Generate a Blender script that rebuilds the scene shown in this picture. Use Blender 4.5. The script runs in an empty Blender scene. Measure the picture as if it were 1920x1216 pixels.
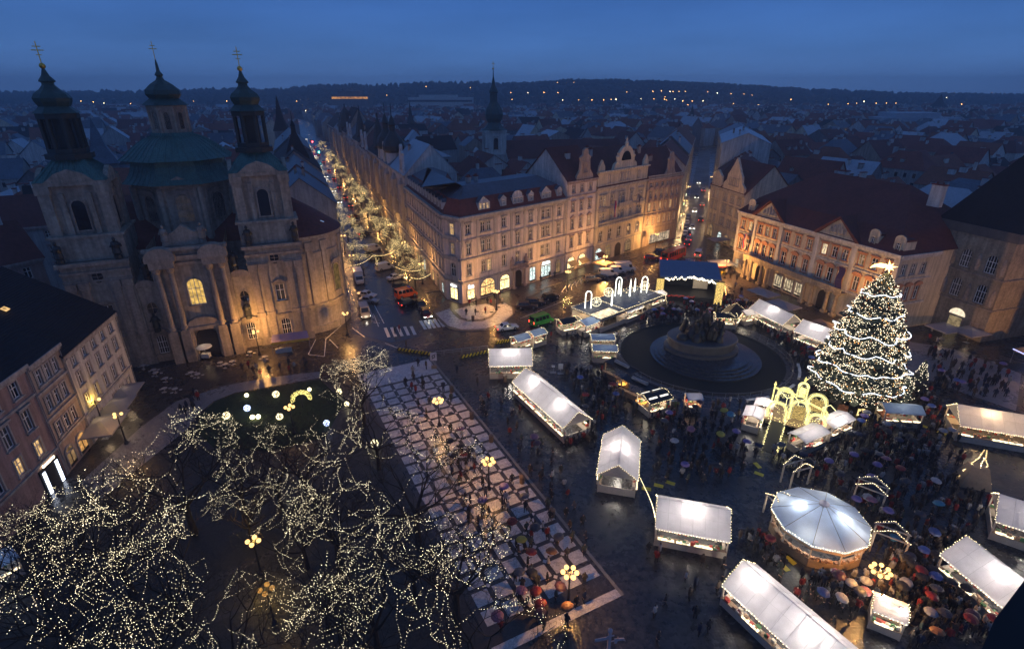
import bpy, bmesh, math, random
from mathutils import Matrix, Vector
R = math.radians
SC = bpy.context.scene
COL = SC.collection
# ------------------------------------------------------------------ camera
CAM_H, FOC, TILT = 44.0, 1005.0, R(23.5)
cd = bpy.data.cameras.new('camera'); cam = bpy.data.objects.new('camera', cd); COL.objects.link(cam)
cd.sensor_width = 36; cd.lens = FOC / 1920 * 36; cd.clip_start = .1; cd.clip_end = 9000
cam.location = (0, 0, CAM_H); cam.rotation_euler = (R(90) - TILT, 0, 0)
SC.camera = cam
# ------------------------------------------------------------------ dusk sky and a weak sun lamp added for soft skylight direction
SKY_STRENGTH = .05
W = bpy.data.worlds.new('World'); SC.world = W; W.use_nodes = True
nt = W.node_tree; nt.nodes.clear()
sky = nt.nodes.new('ShaderNodeTexSky'); sky.sky_type = 'NISHITA'; sky.sun_disc = False
sky.sun_elevation = R(10); sky.sun_rotation = R(200); sky.altitude = 200; sky.air_density = 1.0; sky.dust_density = .3; sky.ozone_density = 10.0
tint = nt.nodes.new('ShaderNodeMixRGB'); tint.blend_type = 'MULTIPLY'; tint.inputs[0].default_value = 1; tint.inputs[2].default_value = (.5, .3, .35, 1)
bg = nt.nodes.new('ShaderNodeBackground'); bg.inputs[1].default_value = SKY_STRENGTH
wo = nt.nodes.new('ShaderNodeOutputWorld')
# overcast dusk: the thin cloud deck brightens evenly from the horizon to the zenith, all round
tcw = nt.nodes.new('ShaderNodeTexCoord'); sxyz = nt.nodes.new('ShaderNodeSeparateXYZ'); deck = nt.nodes.new('ShaderNodeValToRGB')
ce = deck.color_ramp.elements; ce[0].position = 0; ce[0].color = (.072, .17, .42, 1); ce[1].position = 1; ce[1].color = (.062, .125, .29, 1); c2 = ce.new(.15); c2.color = (.04, .115, .345, 1)
bg2 = nt.nodes.new('ShaderNodeBackground'); bg2.inputs[1].default_value = 1.0; addb = nt.nodes.new('ShaderNodeAddShader')
nt.links.new(tcw.outputs['Generated'], sxyz.inputs[0]); nt.links.new(sxyz.outputs[2], deck.inputs[0]); 
cmap = nt.nodes.new('ShaderNodeMapping'); cmap.inputs['Scale'].default_value = (1.6, 1.6, 9); cn = nt.nodes.new('ShaderNodeTexNoise'); cn.inputs['Scale'].default_value = 2.2; cn.inputs['Detail'].default_value = 5     # faint layers in the cloud deck
cr_ = nt.nodes.new('ShaderNodeMapRange'); cr_.inputs[1].default_value = .3; cr_.inputs[2].default_value = .7; cr_.inputs[3].default_value = .86; cr_.inputs[4].default_value = 1.12
cmul = nt.nodes.new('ShaderNodeMixRGB'); cmul.blend_type = 'MULTIPLY'; cmul.inputs[0].default_value = 1
nt.links.new(tcw.outputs['Generated'], cmap.inputs[0]); nt.links.new(cmap.outputs[0], cn.inputs['Vector']); nt.links.new(cn.outputs[0], cr_.inputs[0]); nt.links.new(deck.outputs[0], cmul.inputs[1]); nt.links.new(cr_.outputs[0], cmul.inputs[2]); nt.links.new(cmul.outputs[0], bg2.inputs[0])
nt.links.new(sky.outputs[0], tint.inputs[1]); nt.links.new(tint.outputs[0], bg.inputs[0]); nt.links.new(bg.outputs[0], addb.inputs[0]); nt.links.new(bg2.outputs[0], addb.inputs[1]); nt.links.new(addb.outputs[0], wo.inputs[0])
sl = bpy.data.lights.new('sun', 'SUN'); sl.energy = .03; sl.angle = R(40); sl.color = (.75, .85, 1)
sun = bpy.data.objects.new('sun', sl); COL.objects.link(sun); sun.rotation_euler = (R(80), 0, R(-20)); sun.location = (0, 0, 300)
# ------------------------------------------------------------------ exposure and renderer
vs = SC.view_settings; vs.view_transform = 'Standard'; vs.look = 'None'; vs.exposure = 0; vs.gamma = 1
cy = SC.cycles
cy.use_denoising = True; cy.sample_clamp_indirect = 3.0; cy.sample_clamp_direct = 0
cy.max_bounces = 5; cy.diffuse_bounces = 2; cy.glossy_bounces = 2; cy.transmission_bounces = 3; cy.transparent_max_bounces = 6; cy.volume_bounces = 0
cy.caustics_reflective = False; cy.caustics_refractive = False; cy.use_light_tree = True
LAMP = 1.0
HAZE = .00044
rnd = random.Random(7)

# ------------------------------------------------------------------ where a point of the ground lies
_C, _S = math.cos(TILT), math.sin(TILT)
def G(u, v, z=0.0):
    a = (u - 960) / FOC; b = (v - 608) / FOC
    t = (CAM_H - z) / (_S + b * _C)
    return Vector((a * t, (_C - b * _S) * t, z))
def inview(x, y, z, m=60):
    d = y * _C - (z - CAM_H) * _S
    if d < 1: return False
    u = 960 + FOC * x / d; v = 608 - FOC * (y * _S + (z - CAM_H) * _C) / d
    return -m < u < 1920 + m and -m < v < 1216 + m

# ------------------------------------------------------------------ materials
MATS = {}
def _new(name):
    m = bpy.data.materials.new(name); m.use_nodes = True; n = m.node_tree.nodes; n.clear()
    o = n.new('ShaderNodeOutputMaterial'); return m, n, m.node_tree.links, o
def _noise(n, l, scale, detail=3, rough=.6, vec=None):
    t = n.new('ShaderNodeTexNoise'); t.inputs['Scale'].default_value = scale; t.inputs['Detail'].default_value = detail; t.inputs['Roughness'].default_value = rough
    if vec is not None: l.new(vec, t.inputs['Vector'])
    return t
def pm(name, col, rough=.8, var=.18, scale=.6, bump=.0, bscale=8, metal=0, spec=.4, seam=None, objcol=False, obj_scale=False):
    """painted, plastered or stone surface: base colour broken by two sizes of noise"""
    if name in MATS: return MATS[name]
    m, n, l, o = _new(name)
    p = n.new('ShaderNodeBsdfPrincipled'); l.new(p.outputs[0], o.inputs[0])
    p.inputs['Roughness'].default_value = rough; p.inputs['Metallic'].default_value = metal; p.inputs['Specular IOR Level'].default_value = spec
    geo = n.new('ShaderNodeNewGeometry'); tc = n.new('ShaderNodeTexCoord')
    vec = tc.outputs['Object'] if obj_scale else geo.outputs['Position']
    a = _noise(n, l, scale, 5, .65, vec); b = _noise(n, l, scale * 7.3, 3, .6, vec)
    mx = n.new('ShaderNodeMath'); mx.operation = 'ADD'; l.new(a.outputs[0], mx.inputs[0]); l.new(b.outputs[0], mx.inputs[1])
    mr = n.new('ShaderNodeMapRange'); mr.inputs[1].default_value = .6; mr.inputs[2].default_value = 1.4; mr.inputs[3].default_value = 1 - var * 1.6; mr.inputs[4].default_value = 1 + var * .8
    l.new(mx.outputs[0], mr.inputs[0])
    fac = mr.outputs[0]
    if name.startswith(('plaster', 'church', 'sandstone', 'rose', 'stone')):
        mp = n.new('ShaderNodeMapping'); mp.inputs['Scale'].default_value = (1.1, 1.1, .09); l.new(vec, mp.inputs[0]); sn = _noise(n, l, 1.4, 4, .6, mp.outputs[0])
        sr = n.new('ShaderNodeMapRange'); sr.inputs[1].default_value = .35; sr.inputs[2].default_value = .62; sr.inputs[3].default_value = .66; sr.inputs[4].default_value = 1.04; l.new(sn.outputs[0], sr.inputs[0])
        sm_ = n.new('ShaderNodeMath'); sm_.operation = 'MULTIPLY'; l.new(fac, sm_.inputs[0]); l.new(sr.outputs[0], sm_.inputs[1]); fac = sm_.outputs[0]
    mul = n.new('ShaderNodeMixRGB'); mul.blend_type = 'MULTIPLY'; mul.inputs[0].default_value = 1
    l.new(fac, mul.inputs[2])
    if objcol:
        oi = n.new('ShaderNodeObjectInfo'); l.new(oi.outputs['Color'], mul.inputs[1])
    else: mul.inputs[1].default_value = (*col, 1)
    l.new(mul.outputs[0], p.inputs['Base Color'])
    h = None
    if seam:
        wv = n.new('ShaderNodeTexWave'); wv.wave_type = 'BANDS'; wv.bands_direction = seam[0]; wv.inputs['Scale'].default_value = seam[1]; wv.inputs['Distortion'].default_value = seam[2] if len(seam) > 2 else 0
        l.new(tc.outputs['Object'], wv.inputs['Vector']); h = wv.outputs[0]
    if bump and h is None:
        h = _noise(n, l, bscale, 3, .6, vec).outputs[0]
    if h is not None:
        bp = n.new('ShaderNodeBump'); bp.inputs['Strength'].default_value = bump or .4; bp.inputs['Distance'].default_value = .08
        l.new(h, bp.inputs['Height']); l.new(bp.outputs[0], p.inputs['Normal'])
    MATS[name] = m; return m
def em(name, col, strength, var=0, scale=3, sampled=False):
    if name in MATS: return MATS[name]
    m, n, l, o = _new(name)
    e = n.new('ShaderNodeEmission'); e.inputs[0].default_value = (*col, 1); e.inputs[1].default_value = strength; l.new(e.outputs[0], o.inputs[0])
    if var:
        geo = n.new('ShaderNodeNewGeometry'); t = _noise(n, l, scale, 2, .5, geo.outputs['Position'])
        mr = n.new('ShaderNodeMapRange'); mr.inputs[1].default_value = .3; mr.inputs[2].default_value = .7; mr.inputs[3].default_value = strength * (1 - var); mr.inputs[4].default_value = strength * (1 + var)
        l.new(t.outputs[0], mr.inputs[0]); l.new(mr.outputs[0], e.inputs[1])
    m.cycles.emission_sampling = 'FRONT' if sampled else 'NONE'
    MATS[name] = m; return m
def wet(name, c0, c1, stone, puddle=.5, rlo=.12, rhi=.42, bump=.5, brick=False, blotch=.09):
    """wet paving: small stones, damp film of uneven gloss"""
    m, n, l, o = _new(name)
    p = n.new('ShaderNodeBsdfPrincipled'); l.new(p.outputs[0], o.inputs[0]); p.inputs['Specular IOR Level'].default_value = .5
    geo = n.new('ShaderNodeNewGeometry')
    v = n.new('ShaderNodeTexVoronoi'); v.inputs['Scale'].default_value = 1 / stone; v.inputs['Randomness'].default_value = .55; l.new(geo.outputs['Position'], v.inputs['Vector'])
    big = _noise(n, l, blotch, 4, .6, geo.outputs['Position']); mid = _noise(n, l, blotch * 9, 3, .6, geo.outputs['Position'])
    cr = n.new('ShaderNodeMixRGB'); cr.inputs[1].default_value = (*c0, 1); cr.inputs[2].default_value = (*c1, 1)
    sep = n.new('ShaderNodeSeparateColor'); l.new(v.outputs['Color'], sep.inputs[0])
    ad = n.new('ShaderNodeMath'); ad.operation = 'MULTIPLY_ADD'; l.new(sep.outputs[0], ad.inputs[0]); ad.inputs[1].default_value = .6; l.new(mid.outputs[0], ad.inputs[2])
    sb = n.new('ShaderNodeMath'); sb.operation = 'SUBTRACT'; l.new(ad.outputs[0], sb.inputs[0]); sb.inputs[1].default_value = .3; sb.use_clamp = True
    l.new(sb.outputs[0], cr.inputs[0]); l.new(cr.outputs[0], p.inputs['Base Color'])
    mr = n.new('ShaderNodeMapRange'); mr.inputs[1].default_value = .35; mr.inputs[2].default_value = .65; mr.inputs[3].default_value = rlo; mr.inputs[4].default_value = rhi
    av = n.new('ShaderNodeMath'); av.operation = 'MULTIPLY_ADD'; l.new(mid.outputs[0], av.inputs[0]); av.inputs[1].default_value = .4
    sc = n.new('ShaderNodeMath'); sc.operation = 'MULTIPLY'; l.new(big.outputs[0], sc.inputs[0]); sc.inputs[1].default_value = .6; l.new(sc.outputs[0], av.inputs[2])
    l.new(av.outputs[0], mr.inputs[0]); l.new(mr.outputs[0], p.inputs['Roughness'])
    bp = n.new('ShaderNodeBump'); bp.inputs['Strength'].default_value = bump; bp.inputs['Distance'].default_value = .03; bp.invert = True
    l.new(v.outputs['Distance'], bp.inputs['Height']); l.new(bp.outputs[0], p.inputs['Normal'])
    MATS[name] = m; return m
def cloth(name, col, trans=.5):
    m, n, l, o = _new(name)
    geo = n.new('ShaderNodeNewGeometry'); t = _noise(n, l, 1.3, 4, .6, geo.outputs['Position'])
    mr = n.new('ShaderNodeMapRange'); mr.inputs[1].default_value = .3; mr.inputs[2].default_value = .7; mr.inputs[3].default_value = .74; mr.inputs[4].default_value = 1.0
    t2 = _noise(n, l, .35, 3, .6, geo.outputs['Position']); am = n.new('ShaderNodeMath'); am.operation = 'MULTIPLY_ADD'; l.new(t2.outputs[0], am.inputs[0]); am.inputs[1].default_value = .55; hm = n.new('ShaderNodeMath'); hm.operation = 'MULTIPLY'; l.new(t.outputs[0], hm.inputs[0]); hm.inputs[1].default_value = .45; l.new(hm.outputs[0], am.inputs[2]); l.new(am.outputs[0], mr.inputs[0])
    mul = n.new('ShaderNodeMixRGB'); mul.blend_type = 'MULTIPLY'; mul.inputs[0].default_value = 1; mul.inputs[1].default_value = (*col, 1); l.new(mr.outputs[0], mul.inputs[2])
    d = n.new('ShaderNodeBsdfPrincipled'); d.inputs['Roughness'].default_value = .45; d.inputs['Specular IOR Level'].default_value = .35; l.new(mul.outputs[0], d.inputs['Base Color'])
    tr = n.new('ShaderNodeBsdfTranslucent'); l.new(mul.outputs[0], tr.inputs[0])
    mx = n.new('ShaderNodeMixShader'); mx.inputs[0].default_value = trans; l.new(d.outputs[0], mx.inputs[1]); l.new(tr.outputs[0], mx.inputs[2]); l.new(mx.outputs[0], o.inputs[0])
    MATS[name] = m; return m
def glass(name, col=(.012, .015, .02), rough=.07):
    return pm(name, col, rough, .1, .5, spec=.6)
def roofmat(name, col, row=.35, rough=.75, var=.3):
    """tiled or slated roof: courses as fine relief, weathered patches"""
    m = pm(name, col, rough, var, .22, bump=.5, seam=('Z', 1 / row / 6.28 * 3.14, .6), spec=.3)
    return m
# ------------------------------------------------------------------ mesh builder
class MB:
    def __init__(s): s.v = []; s.f = []; s.m = []; s.mi = 0; s.M = None
    def add(s, vs, fs):
        b = len(s.v)
        if s.M is not None: vs = [tuple(s.M @ Vector(p)) for p in vs]
        s.v.extend(vs); s.f.extend([tuple(b + i for i in f) for f in fs]); s.m.extend([s.mi] * len(fs)); return s
    def quad(s, a, b, c, d): return s.add([a, b, c, d], [(0, 1, 2, 3)])
    def poly(s, ps): return s.add(list(ps), [tuple(range(len(ps)))])
    def box(s, x0, x1, y0, y1, z0, z1):
        return s.add([(x0, y0, z0), (x1, y0, z0), (x1, y1, z0), (x0, y1, z0), (x0, y0, z1), (x1, y0, z1), (x1, y1, z1), (x0, y1, z1)],
                     [(0, 3, 2, 1), (4, 5, 6, 7), (0, 1, 5, 4), (1, 2, 6, 5), (2, 3, 7, 6), (3, 0, 4, 7)])
    def frus(s, a, z0, b, z1):   # a, b = (x0,x1,y0,y1)
        q = lambda r, z: [(r[0], r[2], z), (r[1], r[2], z), (r[1], r[3], z), (r[0], r[3], z)]
        return s.add(q(a, z0) + q(b, z1), [(0, 3, 2, 1), (4, 5, 6, 7), (0, 1, 5, 4), (1, 2, 6, 5), (2, 3, 7, 6), (3, 0, 4, 7)])
    def prism(s, poly, z0, z1, top=True, bottom=True):
        n = len(poly); vs = [(x, y, z0) for x, y in poly] + [(x, y, z1) for x, y in poly]
        fs = [(i, (i + 1) % n, n + (i + 1) % n, n + i) for i in range(n)]
        if top: fs.append(tuple(range(n, 2 * n)))
        if bottom: fs.append(tuple(range(n - 1, -1, -1)))
        return s.add(vs, fs)
    def slab(s, poly, y0, y1):   # polygon in x,z extruded along y
        n = len(poly); vs = [(x, y0, z) for x, z in poly] + [(x, y1, z) for x, z in poly]
        fs = [(i, (i + 1) % n, n + (i + 1) % n, n + i) for i in range(n)] + [tuple(range(n - 1, -1, -1)), tuple(range(n, 2 * n))]
        return s.add(vs, fs)
    def slabx(s, poly, x0, x1):  # polygon in y,z extruded along x
        n = len(poly); vs = [(x0, y, z) for y, z in poly] + [(x1, y, z) for y, z in poly]
        fs = [(i, (i + 1) % n, n + (i + 1) % n, n + i) for i in range(n)] + [tuple(range(n - 1, -1, -1)), tuple(range(n, 2 * n))]
        return s.add(vs, fs)
    def tube(s, pts, rad, n=6, cap=True):
        pts = [Vector(p) for p in pts]; k = len(pts)
        if not isinstance(rad, (list, tuple)): rad = [rad] * k
        vs = []
        for i, p in enumerate(pts):
            d = (pts[min(i + 1, k - 1)] - pts[max(i - 1, 0)])
            if d.length < 1e-6: d = Vector((0, 0, 1))
            d.normalize(); a = d.orthogonal().normalized() if abs(d.z) < .95 else Vector((1, 0, 0)); a = (a - d * a.dot(d)).normalized(); b = d.cross(a)
            if abs(d.z) < .95:
                a = Vector((0, 0, 1)).cross(d).normalized(); b = d.cross(a)
            for j in range(n):
                t = 2 * math.pi * j / n; vs.append(tuple(p + (a * math.cos(t) + b * math.sin(t)) * rad[i]))
        fs = [(i * n + j, i * n + (j + 1) % n, (i + 1) * n + (j + 1) % n, (i + 1) * n + j) for i in range(k - 1) for j in range(n)]
        if cap: fs += [tuple(range(n - 1, -1, -1)), tuple(range((k - 1) * n, k * n))]
        return s.add(vs, fs)
    def lathe(s, prof, n=12, cx=0, cy=0, a0=0, a1=2 * math.pi, rot=0):
        full = abs(a1 - a0 - 2 * math.pi) < 1e-6; c = n if full else n + 1; vs = []
        for r, z in prof:
            for j in range(c):
                t = a0 + (a1 - a0) * j / n + rot; vs.append((cx + r * math.cos(t), cy + r * math.sin(t), z))
        k = len(prof); fs = []
        for i in range(k - 1):
            for j in range(n):
                j2 = (j + 1) % c
                fs.append((i * c + j, i * c + j2, (i + 1) * c + j2, (i + 1) * c + j))
        return s.add(vs, fs)
    def ball(s, c, r, n=6, k=4):
        return s.lathe([(max(1e-4, r * math.sin(math.pi * i / k)), c[2] - r * math.cos(math.pi * i / k)) for i in range(k + 1)], n, c[0], c[1])
    def octa(s, c, r):
        x, y, z = c
        return s.add([(x + r, y, z), (x - r, y, z), (x, y + r, z), (x, y - r, z), (x, y, z + r), (x, y, z - r)],
                     [(0, 2, 4), (2, 1, 4), (1, 3, 4), (3, 0, 4), (2, 0, 5), (1, 2, 5), (3, 1, 5), (0, 3, 5)])
    def mesh(s, name, mats, smooth=False):
        me = bpy.data.meshes.new(name); me.from_pydata(s.v, [], s.f)
        for m in (mats if isinstance(mats, (list, tuple)) else [mats]): me.materials.append(m)
        me.polygons.foreach_set('material_index', s.m)
        if smooth: me.polygons.foreach_set('use_smooth', [True] * len(s.f))
        me.update(); return me
    def done(s, name, mats, parent=None, smooth=False, loc=(0, 0, 0), rz=0):
        return ob(name, s.mesh(name, mats, smooth), parent, loc, rz)
def ob(name, data, parent=None, loc=(0, 0, 0), rz=0, rot=None):
    o = bpy.data.objects.new(name, data); COL.objects.link(o); o.parent = parent
    o.location = loc; o.rotation_euler = rot or (0, 0, rz); return o
def tag(o, label=None, cat=None, group=None, kind=None):
    if label: o['label'] = label
    if cat: o['category'] = cat
    if group: o['group'] = group
    if kind: o['kind'] = kind
    return o
def thing(name, label, cat, loc=(0, 0, 0), rz=0, group=None):
    return tag(ob(name, None, None, loc, rz), label, cat, group)
def copytree(o, parent=None):
    c = o.copy(); COL.objects.link(c); c.parent = parent
    for ch in list(o.children): copytree(ch, c)
    return c
def plight(parent, loc, watts, col=(1, .55, .2), radius=.2, name='light'):
    d = bpy.data.lights.new(name, 'POINT'); d.energy = watts * LAMP; d.color = col; d.shadow_soft_size = radius
    o = bpy.data.objects.new(name, d); COL.objects.link(o); o.parent = parent; o.location = loc; return o
def frame(p0, p1):
    """front base line of a building, left end and right end as seen from the street -> (origin, angle, length)"""
    d = Vector((p1[0] - p0[0], p1[1] - p0[1])); return (p0[0], p0[1], 0), math.atan2(d.y, d.x), d.length
OBS = []
def keepout(cx, cy, ang, hx, hy): OBS.append((cx, cy, math.cos(ang), math.sin(ang), hx, hy))
def blocked(x, y, m=.35):
    for cx, cy_, c, s_, hx, hy in OBS:
        dx, dy = x - cx, y - cy_
        if abs(dx * c + dy * s_) < hx + m and abs(-dx * s_ + dy * c) < hy + m: return True
    return False

# ------------------------------------------------------------------ shared materials
M_frame = pm('window_white', (.8, .78, .74), .5, .1, 2)
M_pane = glass('window_glass')
M_pane2 = glass('curtained_glass', (.07, .068, .065), .25)
M_lit = em('lit_window', (1, .62, .25), .75, .7, 1.9)
M_lit2 = em('lit_window_pale', (1, .78, .46), .95, .7, 2.3)
M_dim = em('dim_window', (1, .6, .28), .22, .7, 1.3)
M_dark = pm('dark_metal', (.02, .02, .022), .45, .2, 3, spec=.5)
M_zinc = pm('zinc', (.22, .23, .25), .45, .15, 1)
M_wood = pm('stall_wood', (.33, .23, .15), .7, .25, 2)
M_bulb = em('warm_bulb', (1, .78, .42), 9)
M_bulbw = em('white_bulb', (.9, .95, 1), 10)
M_globe = em('amber_globe', (1, .6, .2), 2.6)
M_globew = em('hot_globe', (1, .66, .25), 16)
AMBER = (1, .48, .135)
WARM = (1, .74, .42)

# ------------------------------------------------------------------ windows and facades
_wc = {}
def window_mesh(w, h, hood, arch, bars, trim, sill=True):
    key = (round(w, 2), round(h, 2), hood, arch, bars, trim.name, sill)
    if key in _wc: return _wc[key]
    b = MB(); b.mi = 0; hw = w / 2; t = .2
    if not arch:
        b.box(-hw - t, -hw, -.09, .02, 0, h + t); b.box(hw, hw + t, -.09, .02, 0, h + t); b.box(-hw, hw, -.09, .02, h, h + t)
        top = h + t
    else:
        n = 10; arc = [(hw * math.cos(math.pi * i / n), h - hw + hw * math.sin(math.pi * i / n)) for i in range(n + 1)]
        for i in range(n):                       # spandrels and the moulded arch
            (xa, za), (xb, zb) = arc[i], arc[i + 1]; k = (hw + t) / hw
            oa = (xa * k, h - hw + (za - h + hw) * k); ob_ = (xb * k, h - hw + (zb - h + hw) * k)
            b.add([(xa, -.1, za), (xb, -.1, zb), (ob_[0], -.1, ob_[1]), (oa[0], -.1, oa[1]), (xa, .2, za), (xb, .2, zb), (oa[0], .02, oa[1]), (ob_[0], .02, ob_[1])], [(0, 1, 2, 3), (0, 4, 5, 1), (3, 2, 7, 6)])
            b.add([(xa, .012, za), (xb, .012, zb), (xb, .012, h), (xa, .012, h)], [(0, 1, 2, 3)])
        b.box(-hw - t, -hw, -.1, .02, 0, h - hw); b.box(hw, hw + t, -.1, .02, 0, h - hw); top = h + t
    if sill: b.box(-hw - .3, hw + .3, -.24, .02, -.17, 0)
    if hood == 'flat': b.box(-hw - .4, hw + .4, -.32, .02, top + .12, top + .34); b.box(-hw - .3, hw + .3, -.16, .02, top, top + .12)
    elif hood == 'ped': b.slab([(-hw - .45, top + .1), (hw + .45, top + .1), (hw + .45, top + .22), (0, top + .85), (-hw - .45, top + .22)], -.3, .02)
    elif hood == 'seg':
        ps = [(-hw - .45, top + .1)] + [((hw + .45) * -math.cos(math.pi * i / 8), top + .2 + .6 * math.sin(math.pi * i / 8)) for i in range(9)] + [(hw + .45, top + .1)]
        b.slab(ps, -.3, .02)
    elif hood == 'scroll':
        b.slab([(-hw - .4, top + .05), (hw + .4, top + .05), (hw + .3, top + .3), (hw * .4, top + .35), (0, top + .75), (-hw * .4, top + .35), (-hw - .3, top + .3)], -.26, .02)
    b.mi = 1; y0, y1 = .13, .19
    b.box(-hw, -hw + .09, y0, y1, 0, h); b.box(hw - .09, hw, y0, y1, 0, h); b.box(-hw, hw, y0, y1, 0, .1); b.box(-hw, hw, y0, y1, h - .1, h)
    if bars >= 1: b.box(-.05, .05, y0 - .01, y1, .1, h - .1); b.box(-hw + .09, hw - .09, y0 - .015, y1, h * .62, h * .62 + .09)
    if bars >= 2:
        for k in (.25, .75): b.box(-hw + w * k - .03, -hw + w * k + .03, y0, y1, .1, h - .1)
        b.box(-hw + .09, hw - .09, y0, y1, h * .3, h * .3 + .05)
    me = b.mesh('window', [trim, M_frame])
    p = MB()
    p.quad((-hw, .2, 0), (hw, .2, 0), (hw, .2, h), (-hw, .2, h)); pe = p.mesh('pane', [M_pane])
    _wc[key] = (me, pe); return _wc[key]
def add_window(parent, mtx_org, ang, x, z, w, h, hood='none', arch=False, bars=1, trim=None, lit=None, sill=True):
    me, pe = window_mesh(w, h, hood, arch, bars, trim, sill)
    c, s = math.cos(ang), math.sin(ang)
    o = ob('window', me, parent, (mtx_org[0] + x * c, mtx_org[1] + x * s, mtx_org[2] + z), ang)
    p = ob('pane', pe, o)
    if lit is not None:
        p.material_slots[0].link = 'OBJECT'; p.material_slots[0].material = lit
    return o
def holed_wall(b, M, L, z0, z1, holes, reveal=.22):
    """a wall in local x,z (outside is -y) with real openings: holes = (x0,x1,za,zb)"""
    old = b.M; b.M = M if old is None else old @ M
    xs = sorted({0.0, float(L)} | {round(v, 4) for h in holes for v in h[:2]}); zs = sorted({float(z0), float(z1)} | {round(v, 4) for h in holes for v in h[2:]})
    for j in range(len(zs) - 1):
        zc = (zs[j] + zs[j + 1]) / 2; run = None
        for i in range(len(xs) - 1):
            xc = (xs[i] + xs[i + 1]) / 2
            inside = any(h[0] < xc < h[1] and h[2] < zc < h[3] for h in holes)
            if not inside:
                if run is None: run = xs[i]
            if (inside or i == len(xs) - 2) and run is not None:
                e = xs[i] if inside else xs[i + 1]
                b.quad((run, 0, zs[j]), (e, 0, zs[j]), (e, 0, zs[j + 1]), (run, 0, zs[j + 1])); run = None
    for x0, x1, a, c in holes:
        r = reveal
        b.quad((x0, 0, a), (x0, r, a), (x0, r, c), (x0, 0, c)); b.quad((x1, 0, a), (x1, r, a), (x1, r, c), (x1, 0, c))
        b.quad((x0, 0, a), (x1, 0, a), (x1, r, a), (x0, r, a)); b.quad((x0, 0, c), (x1, 0, c), (x1, r, c), (x0, r, c))
    b.M = old
def facade(b, parent, org, ang, L, z0, z1, rows, trim, litp=.08, lits=None, seed=1):
    """rows: dict(z,h,w,xs,hood,arch,bars,lit) ; windows become parts of parent, the wall goes into b"""
    r = random.Random(seed); holes = []
    lits = lits or [M_lit, M_dim, M_dim]
    for q in rows:
        for x in q['xs']:
            holes.append((x - q['w'] / 2, x + q['w'] / 2, q['z'], q['z'] + q['h']))
            lit = q.get('lit'); lit = lit if lit is not None else (r.choice(lits) if r.random() < litp else (M_pane2 if r.random() < .35 else None))
            add_window(parent, org, ang, x, q['z'], q['w'], q['h'], q.get('hood', 'none'), q.get('arch', False), q.get('bars', 1), q.get('trim', trim), lit, q.get('sill', True))
    M = Matrix.Translation(org) @ Matrix.Rotation(ang, 4, 'Z')
    holed_wall(b, M, L, z0, z1, holes)
def even(L, n, margin=1.2):
    return [margin + (L - 2 * margin) * (i + .5) / n for i in range(n)]
def course(b, org, ang, L, z, h, out, back=.05):
    old = b.M; M = Matrix.Translation(org) @ Matrix.Rotation(ang, 4, 'Z'); b.M = M if old is None else old @ M
    b.box(-out * .6, L + out * .6, -out, back, z, z + h); b.M = old
def chimney(parent, x, y, z, w=.9, d=.6, h=2.0, mat=None, name='chimney'):
    b = MB(); b.mi = 0; b.box(-w / 2, w / 2, -d / 2, d / 2, -1.5, h); b.mi = 1; b.box(-w / 2 - .1, w / 2 + .1, -d / 2 - .1, d / 2 + .1, h, h + .22)
    for k in (-.25, .25): b.box(w * k - .12, w * k + .12, -.12, .12, h + .22, h + .55)
    return b.done(name, [mat or MATS['plaster_grey'], MATS['tile_red']], parent, loc=(x, y, z))
def dormer(parent, org, ang, x, y, z, w, h, wall, roofm, hood='gab', lit=None, n=1):
    """roof dormer with its own window (part > window sub-part)"""
    c, s = math.cos(ang), math.sin(ang); b = MB(); hw = w / 2
    b.mi = 0
    if hood == 'gab':
        b.slab([(-hw, 0), (hw, 0), (hw, h), (0, h + hw * .75), (-hw, h)], 0, .25); b.mi = 1
        b.add([(-hw - .15, -.1, h - .1), (0, -.1, h + hw * .75 + .08), (hw + .15, -.1, h - .1), (-hw - .15, 3, h - .1), (0, 3, h + hw * .75 + .08), (hw + .15, 3, h - .1)], [(0, 1, 4, 3), (1, 2, 5, 4)])
    elif hood == 'seg':
        ps = [(-hw, 0), (hw, 0), (hw, h)] + [(hw * math.cos(math.pi * i / 8), h + hw * .8 * math.sin(math.pi * i / 8)) for i in range(1, 8)] + [(-hw, h)]
        b.slab(ps, 0, .25); b.mi = 1; b.box(-hw - .1, hw + .1, .25, 3, h - .3, h + .1)
    else:
        b.box(-hw, hw, 0, .25, 0, h); b.mi = 1; b.box(-hw - .15, hw + .15, -.15, 3, h, h + .15)
    b.mi = 0; b.box(-hw, -hw + .15, .25, 3, 0, h - .05); b.box(hw - .15, hw, .25, 3, 0, h - .05)
    o = b.done('dormer', [wall, roofm], parent, loc=(org[0] + x * c - y * s, org[1] + x * s + y * c, z), rz=ang)
    for k in range(n):
        ww = min(.8, (w - .5) / n - .1)
        me, pe = window_mesh(ww, min(1.35, h - .5), 'none', False, 1, wall, False)
        wo_ = ob('window', me, o, ((k - (n - 1) / 2) * (ww + .28), -.05, .35))
        wo_.data = me
        pb = MB(); pb.mi = 0 if lit is None else 0
        pb.quad((-ww / 2, -.012, 0), (ww / 2, -.012, 0), (ww / 2, -.012, min(1.35, h - .5)), (-ww / 2, -.012, min(1.35, h - .5)))
        # the pane lies just proud of the dormer's front, behind its bars
        wo_.location.y = -.2
        pq = ob('glass', pb.mesh('glass', [lit or M_pane]), o, ((k - (n - 1) / 2) * (ww + .28), -.01, .35))
    return o
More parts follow.
